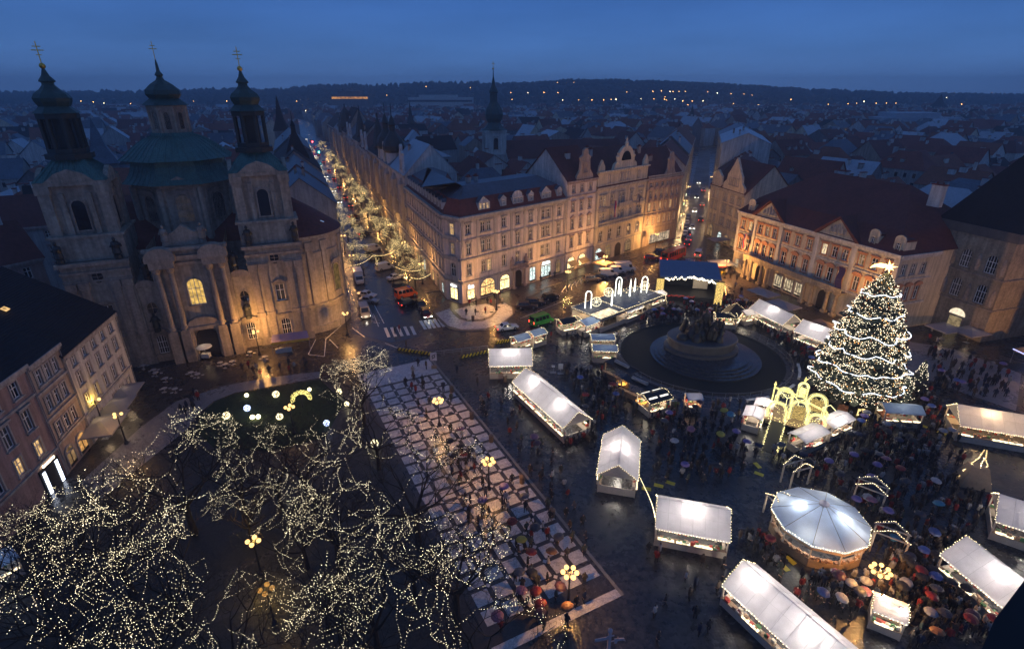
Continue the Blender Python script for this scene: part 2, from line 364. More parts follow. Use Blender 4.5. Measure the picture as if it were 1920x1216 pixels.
# ------------------------------------------------------------------ plaster, stone and roof colours
pm('plaster_grey', (.4, .39, .37), .85, .2, .5); pm('plaster_white', (.62, .59, .54), .85, .16, .5); pm('plaster_rose', (.7, .6, .53), .85, .18, .5)
pm('plaster_cream', (.64, .55, .4), .85, .18, .5); pm('plaster_ochre', (.5, .36, .18), .85, .2, .5); pm('plaster_pink', (.42, .28, .24), .85, .2, .5)
pm('plaster_beige', (.42, .33, .26), .85, .2, .5); pm('plaster_dark', (.2, .19, .19), .85, .25, .5); pm('plaster_pale', (.56, .55, .53), .85, .18, .5)
pm('sandstone', (.38, .31, .22), .85, .35, .35, bump=.3, bscale=3); pm('church_stone', (.38, .33, .265), .85, .34, .22, bump=.15, bscale=2)
pm('church_trim', (.36, .3, .24), .85, .3, .4); pm('stone_trim', (.46, .42, .37), .85, .2, .8); pm('rose_trim', (.4, .31, .27), .85, .2, .8)
pm('orange_stucco', (.5, .24, .13), .85, .2, .8)
roofmat('tile_red', (.2, .055, .04)); roofmat('tile_brown', (.13, .04, .032)); roofmat('tile_rust', (.22, .07, .04)); roofmat('slate', (.085, .1, .125), .3, .4)
roofmat('slate_blue', (.1, .13, .17), .5, .45); roofmat('roof_black', (.012, .013, .016), .3, .75); roofmat('sheet_pale', (.36, .4, .45), .6, .4, .15)
pm('copper_green', (.06, .16, .145), .5, .35, .5, seam=('X', 1.1, .3), bump=.35)
pm('onion_dark', (.02, .032, .032), .5, .35, 1.5); pm('gold', (.75, .45, .1), .3, .15, 3, metal=1)
pm('granite', (.075, .075, .078), .45, .3, .8, spec=.5); pm('bronze_dark', (.018, .022, .02), .45, .3, 2, spec=.5)

# ------------------------------------------------------------------ ground
M_cob = wet('wet_cobbles', (.008, .008, .01), (.06, .056, .056), .3, rlo=.1, rhi=.46, bump=1.0, blotch=.12)
M_asph = wet('wet_asphalt', (.022, .023, .026), (.045, .045, .048), .06, rlo=.1, rhi=.34, bump=.15, blotch=.05)
M_mos = wet('mosaic_pale', (.29, .275, .275), (.57, .54, .54), .11, rlo=.14, rhi=.42, bump=.4, blotch=.2)
M_mosd = wet('mosaic_dark', (.02, .018, .02), (.05, .045, .045), .11, rlo=.18, rhi=.5, bump=.4, blotch=.2)
M_mosr = wet('mosaic_rust', (.045, .035, .03), (.11, .085, .075), .12, rlo=.18, rhi=.5, bump=.4, blotch=.2)
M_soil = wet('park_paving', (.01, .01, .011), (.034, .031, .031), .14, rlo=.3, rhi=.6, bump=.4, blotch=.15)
M_path = wet('path_mosaic', (.1, .1, .11), (.24, .23, .24), .11, rlo=.2, rhi=.5, bump=.4, blotch=.2)
M_lane = wet('worn_setts', (.02, .02, .022), (.05, .048, .048), .16, rlo=.35, rhi=.6, bump=.8)
M_line = pm('road_paint', (.62, .62, .6), .5, .3, 1.2)
M_kerb = pm('kerb_stone', (.2, .19, .18), .6, .25, 1.5)
def sheet(name, poly, z, mat, parent=None, h=.004):
    b = MB(); b.prism([(p[0], p[1]) for p in poly], z - max(h, .003), z, bottom=False)
    return b.done(name, mat, parent)
def px(*uv): return [G(u, v)[:2] for u, v in uv]
gb = MB(); gb.quad((-4000, -300, 0), (4000, -300, 0), (4000, 6000, 0), (-4000, 6000, 0))
ground = tag(gb.done('ground', M_cob), 'dark wet cobbled ground of the old square', kind='structure')

# promenade of pale mosaic panels between dark bands
P0 = Vector((-14.8, 85.8)); PD = Vector((24.8, -48.6)).normalized(); PN = Vector((PD.y, -PD.x))   # along, and to the park side
PN = PN if PN.x < 0 else -PN
def pr(s, w): p = P0 + PD * s + PN * w; return (p.x, p.y)
PW, PL, PG = 13.2, 54.4, 2.13
prom = tag(sheet('promenade', [pr(-.2, 0), pr(PL, 0), pr(PL, PW), pr(-.2, PW)], .012, M_mosd), 'paved promenade of pale mosaic squares between dark bands', kind='structure')
kb = MB(); kb.M = None
sheet('paving_panel', [pr(.1, .25), pr(5.6, .25), pr(5.6, PW - .3), pr(.1, PW - .3)], .03, M_mos, prom, .018)
ang = math.atan2(PD.y, PD.x)
b = MB(); b.prism([(-.8, -.8), (.8, -.8), (.8, .8), (-.8, .8)], 0, .018, bottom=False); pan = b.mesh('paving_panel', M_mos)
b = MB(); b.prism([(-.27, 0), (0, -.27), (.27, 0), (0, .27)], 0, .018, bottom=False); nod = b.mesh('paving_inset', M_mos)
rp = random.Random(3)
for i in range(22):
    for j in range(6):
        s, w = 7.0 + i * PG, 1.2 + j * PG
        if s > PL - 1.2: continue
        p = pr(s, w); o = ob('paving_panel', pan, prom, (p[0], p[1], .012 + rp.random() * .003), ang)
        if j < 5 and i < 21: q = pr(s + PG / 2, w + PG / 2); ob('paving_inset', nod, prom, (q[0], q[1], .012), ang)
sheet('border_strip', [pr(PL + .1, -.1), pr(PL + 1.0, -.1), pr(PL + 1.0, PW), pr(PL + .1, PW)], .03, M_mos, prom, .018)
b = MB(); b.M = None
kv = MB()
for a, c in ((pr(-.2, -.3), pr(PL, -.3)), ):
    kv.add([(*pr(-.2, -.35), 0), (*pr(PL + 1, -.35), 0), (*pr(PL + 1, -.02), 0), (*pr(-.2, -.02), 0), (*pr(-.2, -.35), .05), (*pr(PL + 1, -.35), .05), (*pr(PL + 1, -.02), .05), (*pr(-.2, -.02), .05)],
           [(0, 1, 5, 4), (1, 2, 6, 5), (2, 3, 7, 6), (3, 0, 4, 7), (4, 5, 6, 7)])
kv.done('kerb', M_kerb, prom)
for k in range(3):    # cast iron covers let into the paving
    p = pr(9.5 + k * 9, .95 + k * 2.1); c = MB(); c.lathe([(.02, .008), (.42, .008), (.42, -.01)], 14); c.done('manhole_cover', M_dark, prom, loc=(p[0], p[1], .03))

# avenue
SA = R(-21.6); SDIR = Vector((math.sin(SA), math.cos(SA))); SNR = Vector((SDIR.y, -SDIR.x))
A0 = Vector((-15.0, 116.0))                      # street corner of the pale corner house
def st(s, w): p = A0 + SDIR * s + SNR * w; return (p.x, p.y)   # w<0 into the street
road = tag(sheet('road', [st(-17, -4.2), st(900, -4.2), st(900, -16.5), st(-8, -16.5), (-33.5, 97.5), (-23, 92.5)], .008, M_asph), 'wet asphalt avenue running away between the lit trees', kind='structure')
def kerbed(name, poly, mat, h=.12, label=None, parent=None):
    b = MB(); b.mi = 0; b.prism(poly, 0, h, top=False, bottom=False)
    b.mi = 1; b.poly([(x, y, h) for x, y in poly])
    o = b.done(name, [M_kerb, mat], parent)
    if parent is None: tag(o, label, kind='structure')
    return o
kerbed('pavement', [st(6, -.0), st(420, 0), st(420, -4.0), st(6, -4.0)], M_mosr, .12, 'narrow pavement along the right side of the avenue')
kerbed('pavement', [st(2, -20), st(420, -20), st(420, -16.7), st(2, -16.7)], M_mosr, .121, 'narrow pavement along the church side of the avenue')
F0 = Vector((-11.1, 112.4)); FAZ = R(47); FD = Vector((math.sin(FAZ), math.cos(FAZ))); FN = Vector((FD.y, -FD.x))   # FN points to the square
def fr(s, w): p = F0 + FD * s + FN * w; return (p.x, p.y)
isl = kerbed('pavement', px((812, 584), (817, 592), (826, 604), (838, 614), (852, 619), (866, 621), (888, 621), (909, 619), (926, 615), (941, 609), (955, 600), (963, 592), (966, 584), (963, 575)) + [fr(22, 5), fr(88, 5), fr(88, 0), fr(0, .0), (-15, 115.6)], M_mosr, .13, 'pavement with pale mosaic island in front of the corner house')
def panel(poly, z): return sheet('paving_panel', poly, z, M_mos, isl, .01)
panel(px((816, 588), (843, 579.5), (850, 590), (862, 600), (880, 604), (905, 603), (922, 596), (932, 585), (931, 572), (946, 568), (960, 577), (961, 590), (941, 606), (909, 617), (866, 618.5), (840, 611)), .142)
panel(px((852, 582), (880, 574), (915, 570), (926, 576), (929, 584), (918, 594), (900, 599.5), (882, 600), (866, 596)), .1421)
for u, v in ((895, 585), (922, 586), (935, 577)):
    p = G(u, v); c = MB(); c.lathe([(.02, .012), (.45, .012), (.45, -.005)], 14); c.done('manhole_cover', M_dark, isl, loc=(p.x, p.y, .142))
# crossings and painted lines on the road
def stripe(a, c, wdt, z=.016, parent=None):
    a, c = Vector(a), Vector(c); d = (c - a).normalized(); n = Vector((-d.y, d.x)) * wdt / 2
    return sheet('painted_line', [a - n, c - n, c + n, a + n], z, M_line, parent or road, .004)
for k in range(5):
    u = 722 + k * 12.2; stripe(G(u, 614 - k * .6)[:2], G(u + 7.5, 632 - k * 1.2)[:2], .62)
for k in range(5):
    u = 788 + k * 8.6; stripe(G(u, 601 - k * .9)[:2], G(u + 10, 617 - k * 1.2)[:2], .62)
for a, c in (((700, 588), (710, 612)), ((702, 572), (720, 606)), ((688, 566), (700, 596)), ((722, 643), (745, 652)), ((660, 614), (684, 632)), ((640, 610), (610, 636)), ((700, 604), (712, 606))):
    stripe(G(*a)[:2], G(*c)[:2], .16)
for a, c in (((592, 636), (578, 664)), ((578, 664), (608, 668)), ((608, 668), (611, 636)), ((618, 636), (634, 652))):
    stripe(G(*a)[:2], G(*c)[:2], .15, .006, ground)
for k in range(6):
    u = 1052 + k * 9; v = 548 - k * 4.6
    stripe(G(u, v)[:2], G(u + 9, v - 12)[:2], .12, .006, ground); stripe(G(u + 9, v - 12)[:2], G(u + 11, v - 1)[:2], .12, .006, ground)
stripe(G(975, 597)[:2], G(1022, 578)[:2], .12, .006, ground); stripe(G(1022, 578)[:2], G(1075, 556)[:2], .12, .006, ground)
stripe(G(1205, 497)[:2], G(1218, 512)[:2], .12, .006, ground); stripe(G(1190, 497)[:2], G(1196, 503)[:2], .12, .006, ground)
stripe(G(1295, 512)[:2], G(1308, 470)[:2], .12, .006, ground)
# second street beyond the ministry
T0 = Vector((53.0, 171.5)); TA = R(18.9); TD = Vector((math.sin(TA), math.cos(TA))); TN = Vector((TD.y, -TD.x))
def ts(s, w): p = T0 + TD * s + TN * w; return (p.x, p.y)
road2 = tag(sheet('road', [ts(-22, 2.0), ts(300, 2.0), ts(300, 10), ts(-22, 10)], .009, M_lane), 'wet narrow street full of cars beside the palace', kind='structure')
kerbed('pavement', [ts(2, .1), ts(250, .1), ts(250, 2), ts(2, 2)], M_mosr, .12, 'narrow pavement on the shaded side of the car-filled street')
# strips of stone paving by the palace and round the right-hand corner
for k, (poly, lab) in enumerate(((((1340, 522), (1372, 512), (1440, 545), (1405, 560)), 'paved forecourt before the palace end wall'), (((1705, 640), (1790, 655), (1770, 720), (1700, 700)), 'pale paving right of the big lit tree'), (((1790, 655), (1915, 700), (1905, 770), (1775, 725)), 'pale paving before the stone tower house'))):
    sheetp = tag(sheet('pavement', px(*poly), .007 + .002 * k, M_path if k else M_mosr), lab, kind='structure')

# ------------------------------------------------------------------ park in the west part of the square
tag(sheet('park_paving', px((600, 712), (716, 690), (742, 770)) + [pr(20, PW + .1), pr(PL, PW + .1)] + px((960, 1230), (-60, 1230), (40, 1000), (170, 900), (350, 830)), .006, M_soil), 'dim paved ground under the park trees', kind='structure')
outer = px((150, 905), (178, 878), (210, 850), (262, 802), (330, 752), (420, 723), (500, 708), (600, 696)); inner = px((600, 708), (520, 722), (440, 736), (400, 752), (372, 775), (350, 805), (300, 845), (250, 885), (190, 935))
tag(sheet('path', outer + inner, .014, M_path), 'pale curving path round the park lawn', kind='structure')
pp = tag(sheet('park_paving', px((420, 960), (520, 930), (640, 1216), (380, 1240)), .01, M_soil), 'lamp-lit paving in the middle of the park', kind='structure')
for a, c in (((405, 1085), (520, 1030)), ((380, 1170), (510, 1115)), ((430, 1000), (520, 965))):
    a, c = G(*a), G(*c); d = (c - a).normalized(); n = Vector((-d.y, d.x, 0)) * .35
    sheet('dark_band', [(a - n)[:2], (c - n)[:2], (c + n)[:2], (a + n)[:2]], .014, M_mosd, pp)
lawnpoly = px((402, 753), (440, 738), (520, 724), (600, 711), (645, 755), (610, 820), (500, 846), (400, 838), (366, 806), (376, 778))
M_grass = pm('lawn', (.022, .04, .014), .9, .5, 1.5, bump=.6, bscale=20)
b = MB(); b.poly([(x, y, .03) for x, y in lawnpoly]); lawn = tag(b.done('lawn', M_grass), 'dark lawn with glowing ornaments in the park', kind='structure')
b = MB(); rg = random.Random(5)
xs_ = [p[0] for p in lawnpoly]; ys_ = [p[1] for p in lawnpoly]
def inpoly(x, y, poly):
    c = False; n = len(poly)
    for i in range(n):
        (x0, y0), (x1, y1) = poly[i], poly[(i + 1) % n]
        if (y0 > y) != (y1 > y) and x < (x1 - x0) * (y - y0) / (y1 - y0) + x0: c = not c
    return c
for k in range(9000):
    x, y = rg.uniform(min(xs_), max(xs_)), rg.uniform(min(ys_), max(ys_))
    if not inpoly(x, y, lawnpoly): continue
    a = rg.random() * 6.28; h = rg.uniform(.05, .12); w = .05
    b.add([(x - w * math.cos(a), y - w * math.sin(a), .02), (x + w * math.cos(a), y + w * math.sin(a), .02), (x + rg.uniform(-.05, .05), y + rg.uniform(-.05, .05), .03 + h)], [(0, 1, 2)])
tag(b.done('grass', M_grass), 'short grass on the park lawn', 'grass', kind='stuff')

# ------------------------------------------------------------------ hills on the horizon
HT = [(-400, 176), (0, 178), (100, 179), (200, 176), (300, 177), (400, 172), (500, 174), (560, 170), (620, 164), (700, 166), (800, 161), (870, 161), (1000, 158), (1060, 153), (1150, 153), (1250, 156), (1350, 160), (1450, 166), (1550, 171), (1700, 177), (1920, 180), (2300, 180)]
def htop(u):
    for (a, va), (c, vc) in zip(HT, HT[1:]):
        if a <= u <= c: return va + (vc - va) * (u - a) / (c - a)
    return 178
HY = 1750.0
def hz(u): bb = (htop(u) - 608) / FOC; return CAM_H + HY * (-_S - bb * _C) / (_C - bb * _S)
b = MB(); vs_ = []; NU = 150; HROWS = rows = [(950, 0), (1150, .12), (1350, .42), (1550, .78), (HY, 1), (1950, .9), (2150, .2)]
rh = random.Random(9)
for yy, k in rows:
    for i in range(NU + 1):
        u = -160 + 2240 * i / NU; x = (u - 960) / (FOC / _C) * yy
        vs_.append((x, yy + rh.uniform(-15, 15), max(-1, hz(u) * k + (rh.uniform(-2.5, 2.5) if 0 < k < 1 else 0) - (2 if k == 0 else 0))))
fs_ = [(r * (NU + 1) + i, r * (NU + 1) + i + 1, (r + 1) * (NU + 1) + i + 1, (r + 1) * (NU + 1) + i) for r in range(len(rows) - 1) for i in range(NU)]
b.add(vs_, fs_); tag(b.done('hill', pm('hill_ground', (.02, .022, .016), .95, .4, .01), smooth=True), 'long wooded ridge across the horizon', kind='structure')
M_wood_far = pm('far_foliage', (.014, .018, .013), .95, .5, .03)
b = MB()
for k in range(5200):
    t = rh.random() ** .7; u = rh.uniform(-80, 2000); yy = 1000 + (HY - 990) * t; x = (u - 960) / (FOC / _C) * yy
    kk = max(0, min(1, (yy - 950) / (HY - 950))); kk = kk * kk * (3 - 2 * kk); z = hz(u) * kk - 1
    h = rh.uniform(7, 13) * (1.25 if u < 900 and t > .9 else .8); w = rh.uniform(4, 8)
    b.lathe([(.1, z + h), (w * .55, z + h * .75), (w, z + h * .4), (w * .7, z)], 5, x, yy, rot=rh.random())
for k in range(260):
    u = rh.uniform(-40, 1500); x = (u - 960) / (FOC / _C) * HY; z = hz(u) - 3; h = rh.uniform(9, 17) * (1.0 if u < 860 else .55); w = rh.uniform(4, 9)
    b.lathe([(.1, z + h), (w * .5, z + h * .8), (w, z + h * .45), (w * .7, z)], 6, x, HY + rh.uniform(-20, 10), rot=rh.random())
tag(b.done('far_wood', M_wood_far), 'bare wood covering the far hillside', 'wood', kind='stuff')
# ------------------------------------------------------------------ houses round the square
def roof_gable(b, L, D, z, rh_, over=.45, x0=0, hip=0):
    """ridge parallel to the front, as a closed shell with some thickness"""
    a = over; r0, r1 = x0 - (a if not hip else -hip), x0 + L + (a if not hip else -hip)
    t = .18
    for dz in (0, -t):
        b.add([(x0 - a, -a, z + dz), (x0 + L + a, -a, z + dz), (x0 + L + a, D + a, z + dz), (x0 - a, D + a, z + dz), (r0, D / 2, z + rh_ + dz), (r1, D / 2, z + rh_ + dz)],
              [(0, 1, 5, 4), (2, 3, 4, 5)] + ([(1, 2, 5), (3, 0, 4)] if hip else []))
    b.add([(x0 - a, -a, z), (x0 + L + a, -a, z), (x0 + L + a, -a, z - t), (x0 - a, -a, z - t)], [(0, 1, 2, 3)])
    if not hip:
        for xx in (x0 - a, x0 + L + a):
            b.add([(xx, -a, z), (xx, D / 2, z + rh_), (xx, D + a, z), (xx, -a, z - t), (xx, D / 2, z + rh_ - t), (xx, D + a, z - t)], [(0, 1, 4, 3), (1, 2, 5, 4)])
def shell(b, L, D, he, rh_, hip=0, front=False):
    """three plain walls (front comes from facade) and the gable triangles"""
    if front: b.quad((0, 0, 0), (L, 0, 0), (L, 0, he), (0, 0, he))
    b.quad((L, 0, 0), (L, D, 0), (L, D, he), (L, 0, he)); b.quad((L, D, 0), (0, D, 0), (0, D, he), (L, D, he)); b.quad((0, D, 0), (0, 0, 0), (0, 0, he), (0, D, he))
    if not hip:
        b.poly([(0, 0, he), (0, D, he), (0, D / 2, he + rh_ - .1)]); b.poly([(L, 0, he), (L, D, he), (L, D / 2, he + rh_ - .1)])
def house(name, label, p0, p1, D, he, rows, wall, roofm, rh_, trim, hip=0, group=None, litp=.06, courses=(), chim=2, seed=1, cat='house', cornice=.5, roof=True, litset=None):
    org, ang_, L = frame(p0, p1); t = thing(name, label, cat, org, ang_, group)
    b = MB(); facade(b, t, (0, 0, 0), 0, L, 0, he, [dict(q, xs=(q['xs'] if isinstance(q.get('xs'), list) else even(L, q['n'], q.get('margin', .8)))) for q in rows], trim, litp, litset, seed)
    shell(b, L, D, he, rh_ if roof else 0, hip if roof else 1)
    b.done('wall', wall, t)
    c = MB()
    if cornice: c.box(-.1, L + .1, -cornice, .0 - .004, he - .45, he - .05); c.box(-.05, L + .05, -cornice * .6, -.004, he - .8, he - .45)
    for z in courses: c.box(-.03, L + .03, -.2, -.004, z, z + .28)
    if c.v: c.done('cornice', trim, t)
    for x in (.12, L - .12): dp = MB(); dp.tube([(x, -.16, .1), (x, -.16, he - .9), (x, -.5, he - .4)], .06, 5); dp.done('downpipe', M_zinc, t)
    if roof:
        rb = MB(); roof_gable(rb, L, D, he, rh_, hip=hip, over=.35); rf = rb.done('roof', roofm, t)
        r = random.Random(seed * 7 + 3)
        for k in range(chim):
            f = r.uniform(.25, .75); chimney(rf, r.uniform(.12, .88) * L, D * f, he + rh_ * (1 - abs(2 * f - 1)), r.uniform(.8, 1.6), .7, r.uniform(.9, 1.8), MATS[r.choice(['plaster_grey', 'plaster_pale', 'plaster_beige'])])
    return t, L
def shop(parent, org, ang_, x, w, h, lit, sign=None, arch=False, awn=None, z=.35):
    """lit shop window with glazing bars, standing in the ground floor"""
    c, s = math.cos(ang_), math.sin(ang_); b = MB(); hw = w / 2
    b.mi = 0
    b.box(-hw - .25, -hw, -.14, -.004, 0, h); b.box(hw, hw + .25, -.14, -.004, 0, h)
    if arch:
        ps = [(hw * math.cos(math.pi * i / 10), h + hw * .8 * math.sin(math.pi * i / 10)) for i in range(11)]; qs = [((hw + .25) * math.cos(math.pi * i / 10), h + (hw * .8 + .25) * math.sin(math.pi * i / 10)) for i in range(11)]
        for i in range(10): b.add([(qs[i][0], -.14, qs[i][1]), (qs[i + 1][0], -.14, qs[i + 1][1]), (ps[i + 1][0], -.14, ps[i + 1][1]), (ps[i][0], -.14, ps[i][1]), (qs[i][0], 0, qs[i][1]), (qs[i + 1][0], 0, qs[i + 1][1])], [(0, 1, 2, 3), (0, 1, 5, 4)])
        b.box(-hw, hw, -.12, -.02, h - .12, h + .1)
    else: b.box(-hw - .25, hw + .25, -.16, -.004, h, h + .35)
    b.mi = 1
    for k in range(1, max(2, int(w / 1.1))): xx = -hw + w * k / max(2, int(w / 1.1)); b.box(xx - .04, xx + .04, -.1, -.03, 0, h)
    b.box(-hw, hw, -.1, -.03, 0, .35)
    o = b.done('shop_window', [MATS['stone_trim'], M_dark], parent, loc=(org[0] + x * c, org[1] + x * s, org[2] + z), rz=ang_)
    p = MB(); ps2 = [(-hw, -.025, .3), (hw, -.025, .3), (hw, -.025, h)]
    if arch: ps2 += [(q[0], -.025, q[1]) for q in ps[1:-1]]
    ps2 += [(-hw, -.025, h)]; p.poly(ps2); p.done('pane', lit, o)
    if sign:
        glow_sign(o, (0, -.2, h + (.62 if arch else .55)), w * .75, .6, em('sign_white', (.9, .95, 1), 4))
    if awn:
        a = MB(); a.add([(-hw - .2, -.05, h + .1), (hw + .2, -.05, h + .1), (hw + .4, -1.6, h - .7), (-hw - .4, -1.6, h - .7), (-hw - .4, -1.6, h - 1), (hw + .4, -1.6, h - 1)], [(0, 1, 2, 3), (3, 2, 5, 4)])
        a.done('awning', awn, o)
    return o
def glow_sign(parent, loc, w, h, mat):
    """unreadable lit sign: a row of rounded glowing shapes"""
    b = MB(); n = max(3, int(w / h / .7)); r = random.Random(int(w * 97))
    for k in range(n):
        x = -w / 2 + w * (k + .5) / n; hh = h * r.uniform(.36, .56) * (1.35 if k == 0 else 1)
        b.slab([(x + w / n * .62 * math.cos(q * math.pi / 4), hh * math.sin(q * math.pi / 4) + (hh * .3 if k == 0 else 0)) for q in range(8)], -.03 - k * .002, .03)
    return b.done('lit_sign', mat, parent, loc=loc)
M_shop = em('shop_warm', (1, .6, .22), 1.2, .9, 2.2, True); M_shopw = em('shop_cool', (.75, .9, .85), 1.1, .85, 2.5, True); M_shopy = em('shop_gold', (1, .74, .34), 2.0, .8, 2.6, True)
TR, RT = MATS['stone_trim'], MATS['rose_trim']
M_awn = cloth('awning_cloth', (.5, .36, .22), .35)

# --- pale corner house between the avenue and the square
def corner_house():
    fl, fr_ = (-11.1, 112.7), (13.6, 135.6)
    org, ang_, L = frame(fl, fr_); t = thing('corner_house', 'large pale corner house with red mansard and rows of white dormers', 'house', org, ang_)
    wl = MATS['plaster_rose']; b = MB()
    us = [2.2, 7.2, 12.6, 17.0, 21.2, 26.4, 31.2]
    rows = []
    for z, h, hood in ((6.2, 2.7, 'none'), (11.0, 2.6, 'scroll'), (15.5, 2.2, 'flat')):
        xs = [];
        for i, x in enumerate(us):
            if i in (1, 5): xs += [x - .85, x + .85]
            else: xs.append(x)
        rows.append(dict(z=z, h=h, w=1.15, xs=xs, hood=hood))
    facade(b, t, (0, 0, 0), 0, L, 0, 19.6, rows, TR, .05, [M_lit2, M_lit, M_dim], 12)
    # splayed corner and the avenue front, in the house's own frame
    toL = lambda p: ((Vector((p[0] - org[0], p[1] - org[1], 0)) @ Matrix.Rotation(ang_, 3, 'Z'))[:2])
    cA = toL((-15.0, 116.0)); cB = (0, 0)
    o2, a2, l2 = frame(cA, cB)
    facade(b, t, o2, a2, l2, 0, 19.6, [dict(z=6.0, h=3.0, w=1.5, xs=[l2 / 2], arch=True), dict(z=11.0, h=2.6, w=1.3, xs=[l2 / 2], lit=M_dim), dict(z=15.4, h=2.5, w=1.3, xs=[l2 / 2], lit=M_lit, hood='flat')], TR)
    W_L = 40.0; d = Vector((math.sin(SA), math.cos(SA))); far = (-15.0 + d.x * W_L, 116.0 + d.y * W_L); cF = toL(far)
    o3, a3, l3 = frame(cF, cA)
    facade(b, t, o3, a3, l3, 0, 19.6, [dict(z=z, h=h, w=1.1, xs=even(l3, 13, .6), hood=hd) for z, h, hd in ((6.2, 2.7, 'flat'), (11.0, 2.6, 'ped'), (15.5, 2.2, 'flat'))], TR, .05, None, 13)
    BK = 15.0
    i1 = (L, BK); i2 = (3.0, BK); nrm = Vector((math.cos(a3 + math.pi / 2), math.sin(a3 + math.pi / 2))); i3 = (cF[0] + nrm.x * 14, cF[1] + nrm.y * 14)
    ctr = (L * .0 + 8.5, BK)
    foot = [cB, (L, 0), i1, ctr, i3, cF, cA]
    for p, q in ((foot[1], foot[2]), (foot[2], foot[3]), (foot[3], foot[4]), (foot[4], foot[5])):
        b.quad((p[0], p[1], 0), (q[0], q[1], 0), (q[0], q[1], 19.6), (p[0], p[1], 19.6))
    b.poly([(L, 0, 19.6), (L, BK, 19.6), (L, BK / 2, 25.6)])
    b.done('wall', wl, t)
    c = MB()
    for (o_, a_, l_) in (((0, 0, 0), 0, L), (o2, a2, l2), (o3, a3, l3)):
        for z, h, out in ((19.0, .55, .75), (18.55, .45, .4), (9.85, .35, .35), (4.7, .4, .4), (14.3, .2, .2)): course(c, o_, a_, l_, z, h, out, -.004)
    for x in (0.5, 4.8, 9.9, 14.9, 19.2, 23.8, 29.0, 33.2):        # pilasters between the bays
        c.box(x - .28, x + .28, -.16, -.004, 10.3, 18.5); c.box(x - .4, x + .4, -.24, -.004, 17.6, 18.5)
    c.done('cornice', TR, t)
    r = MB(); r.mi = 0
    ins = lambda p, k: p
    def inset(poly, dist):
        n = len(poly); out = []
        for i in range(n):
            p0, p1, p2 = Vector(poly[i - 1]), Vector(poly[i]), Vector(poly[(i + 1) % n])
            d1 = (p1 - p0).normalized(); d2 = (p2 - p1).normalized(); n1 = Vector((-d1.y, d1.x)); n2 = Vector((-d2.y, d2.x))
            bis = (n1 + n2); bis = bis / max(.2, bis.dot(n1)); out.append((p1.x + bis.x * dist, p1.y + bis.y * dist))
        return out
    f1 = inset(foot, 1.7); f2 = inset(foot, 5.2)
    n = len(foot)
    for i in range(n):
        j = (i + 1) % n; r.mi = 0
        r.quad((*foot[i], 19.6), (*foot[j], 19.6), (*f1[j], 22.9), (*f1[i], 22.9))
        r.mi = 1; r.quad((*f1[i], 22.9), (*f1[j], 22.9), (*f2[j], 25.0), (*f2[i], 25.0))
    r.poly([(*p, 25.0) for p in f2])
    rf = r.done('roof', [MATS['tile_red'], MATS['slate']], t)
    rf.data.materials[0] = MATS['tile_red']
    for x, w, k, hd, lit in ((7.0, 3.0, 3, 'gab', M_lit), (12.8, 1.9, 1, 'gab', None), (17.2, 3.0, 3, 'seg', None), (21.6, 1.8, 1, 'gab', None), (26.6, 3.0, 3, 'gab', None), (31.4, 1.8, 1, 'gab', None)):
        dormer(t, (0, 0, 0), 0, x, .35, 20.0, w, 2.0, MATS['plaster_white'], MATS['slate'], hd, lit, k)
    for k in range(13): dormer(t, o3, a3, 2.0 + k * (l3 - 4) / 12, .35, 20.0, 1.5, 2.0, MATS['plaster_white'], MATS['slate'], 'gab', None, 1)
    # shops on the ground floor
    for x, w, h, lit, sg, ar in ((2.4, 2.0, 2.6, M_shopy, True, True), (7.4, 4.2, 2.4, M_shop, None, True), (12.7, 3.0, 2.6, M_shopy, None, True), (22.0, 1.9, 3.6, M_shopw, None, False), (26.8, 3.4, 3.2, M_shopw, True, True), (31.4, 1.6, 3.0, M_dim, None, True)):
        shop(t, (0, 0, 0), 0, x, w, h, lit, sg, ar)
    shop(t, o2, a2, l2 / 2, 2.2, 2.9, M_shopy, True, False)
    for k in range(8): shop(t, o3, a3, l3 - 3 - k * 4.6, 1.5, 2.6, (M_shopw, M_dim, M_shop, M_dim)[k % 4], None, k % 3 == 1)
    # portal with balcony in the middle of the front
    b = MB(); b.mi = 0
    for sx in (-1, 1): b.tube([(17.1 + sx * 1.7, -.55, .3), (17.1 + sx * 1.7, -.55, 4.6)], [.34, .28], 8); b.box(17.1 + sx * 1.7 - .5, 17.1 + sx * 1.7 + .5, -1, -.005, 0, .5)
    b.box(14.6, 19.6, -1.3, -.005, 4.8, 5.2)
    for k in range(14): xx = 14.8 + k * .355; b.box(xx - .07, xx + .07, -1.2, -1.06, 5.2, 6.0)
    b.box(14.6, 19.6, -1.25, -1.0, 6.0, 6.15)
    for sx in (-1, 1): b.lathe([(.1, 5.2), (.55, 5.5), (.45, 6.4), (.5, 7.2), (.2, 7.6), (.28, 7.9), (.05, 8.2)], 8, 17.1 + sx * 2.3, -.5)
    po = b.done('portal', RT, t)
    dbl = MB(); dbl.slab([(15.9, .0), (18.3, .0), (18.3, 3.3)] + [(17.1 + 1.2 * math.cos(math.pi * i / 8), 3.3 + 1.0 * math.sin(math.pi * i / 8)) for i in range(1, 8)] + [(15.9, 3.3)], -.05, -.02); dbl.done('door', pm('door_dark', (.03, .022, .018), .5, .3, 2), po)
    # corner oriel balcony slabs
    for z in (5.4, 10.0, 14.5):
        c = MB(); M = Matrix.Translation(o2) @ Matrix.Rotation(a2, 4, 'Z'); c.M = M; c.box(.3, l2 - .3, -.8, -.006, z, z + .25); c.box(.4, l2 - .4, -.75, -.65, z + .25, z + .9)
        c.done('balcony', TR, t)
    chimney(t, 9, 8, 25, 1, .8, 1.2); chimney(t, 12, 9, 25, .8, .8, 1.0)
    return t
corner_house()

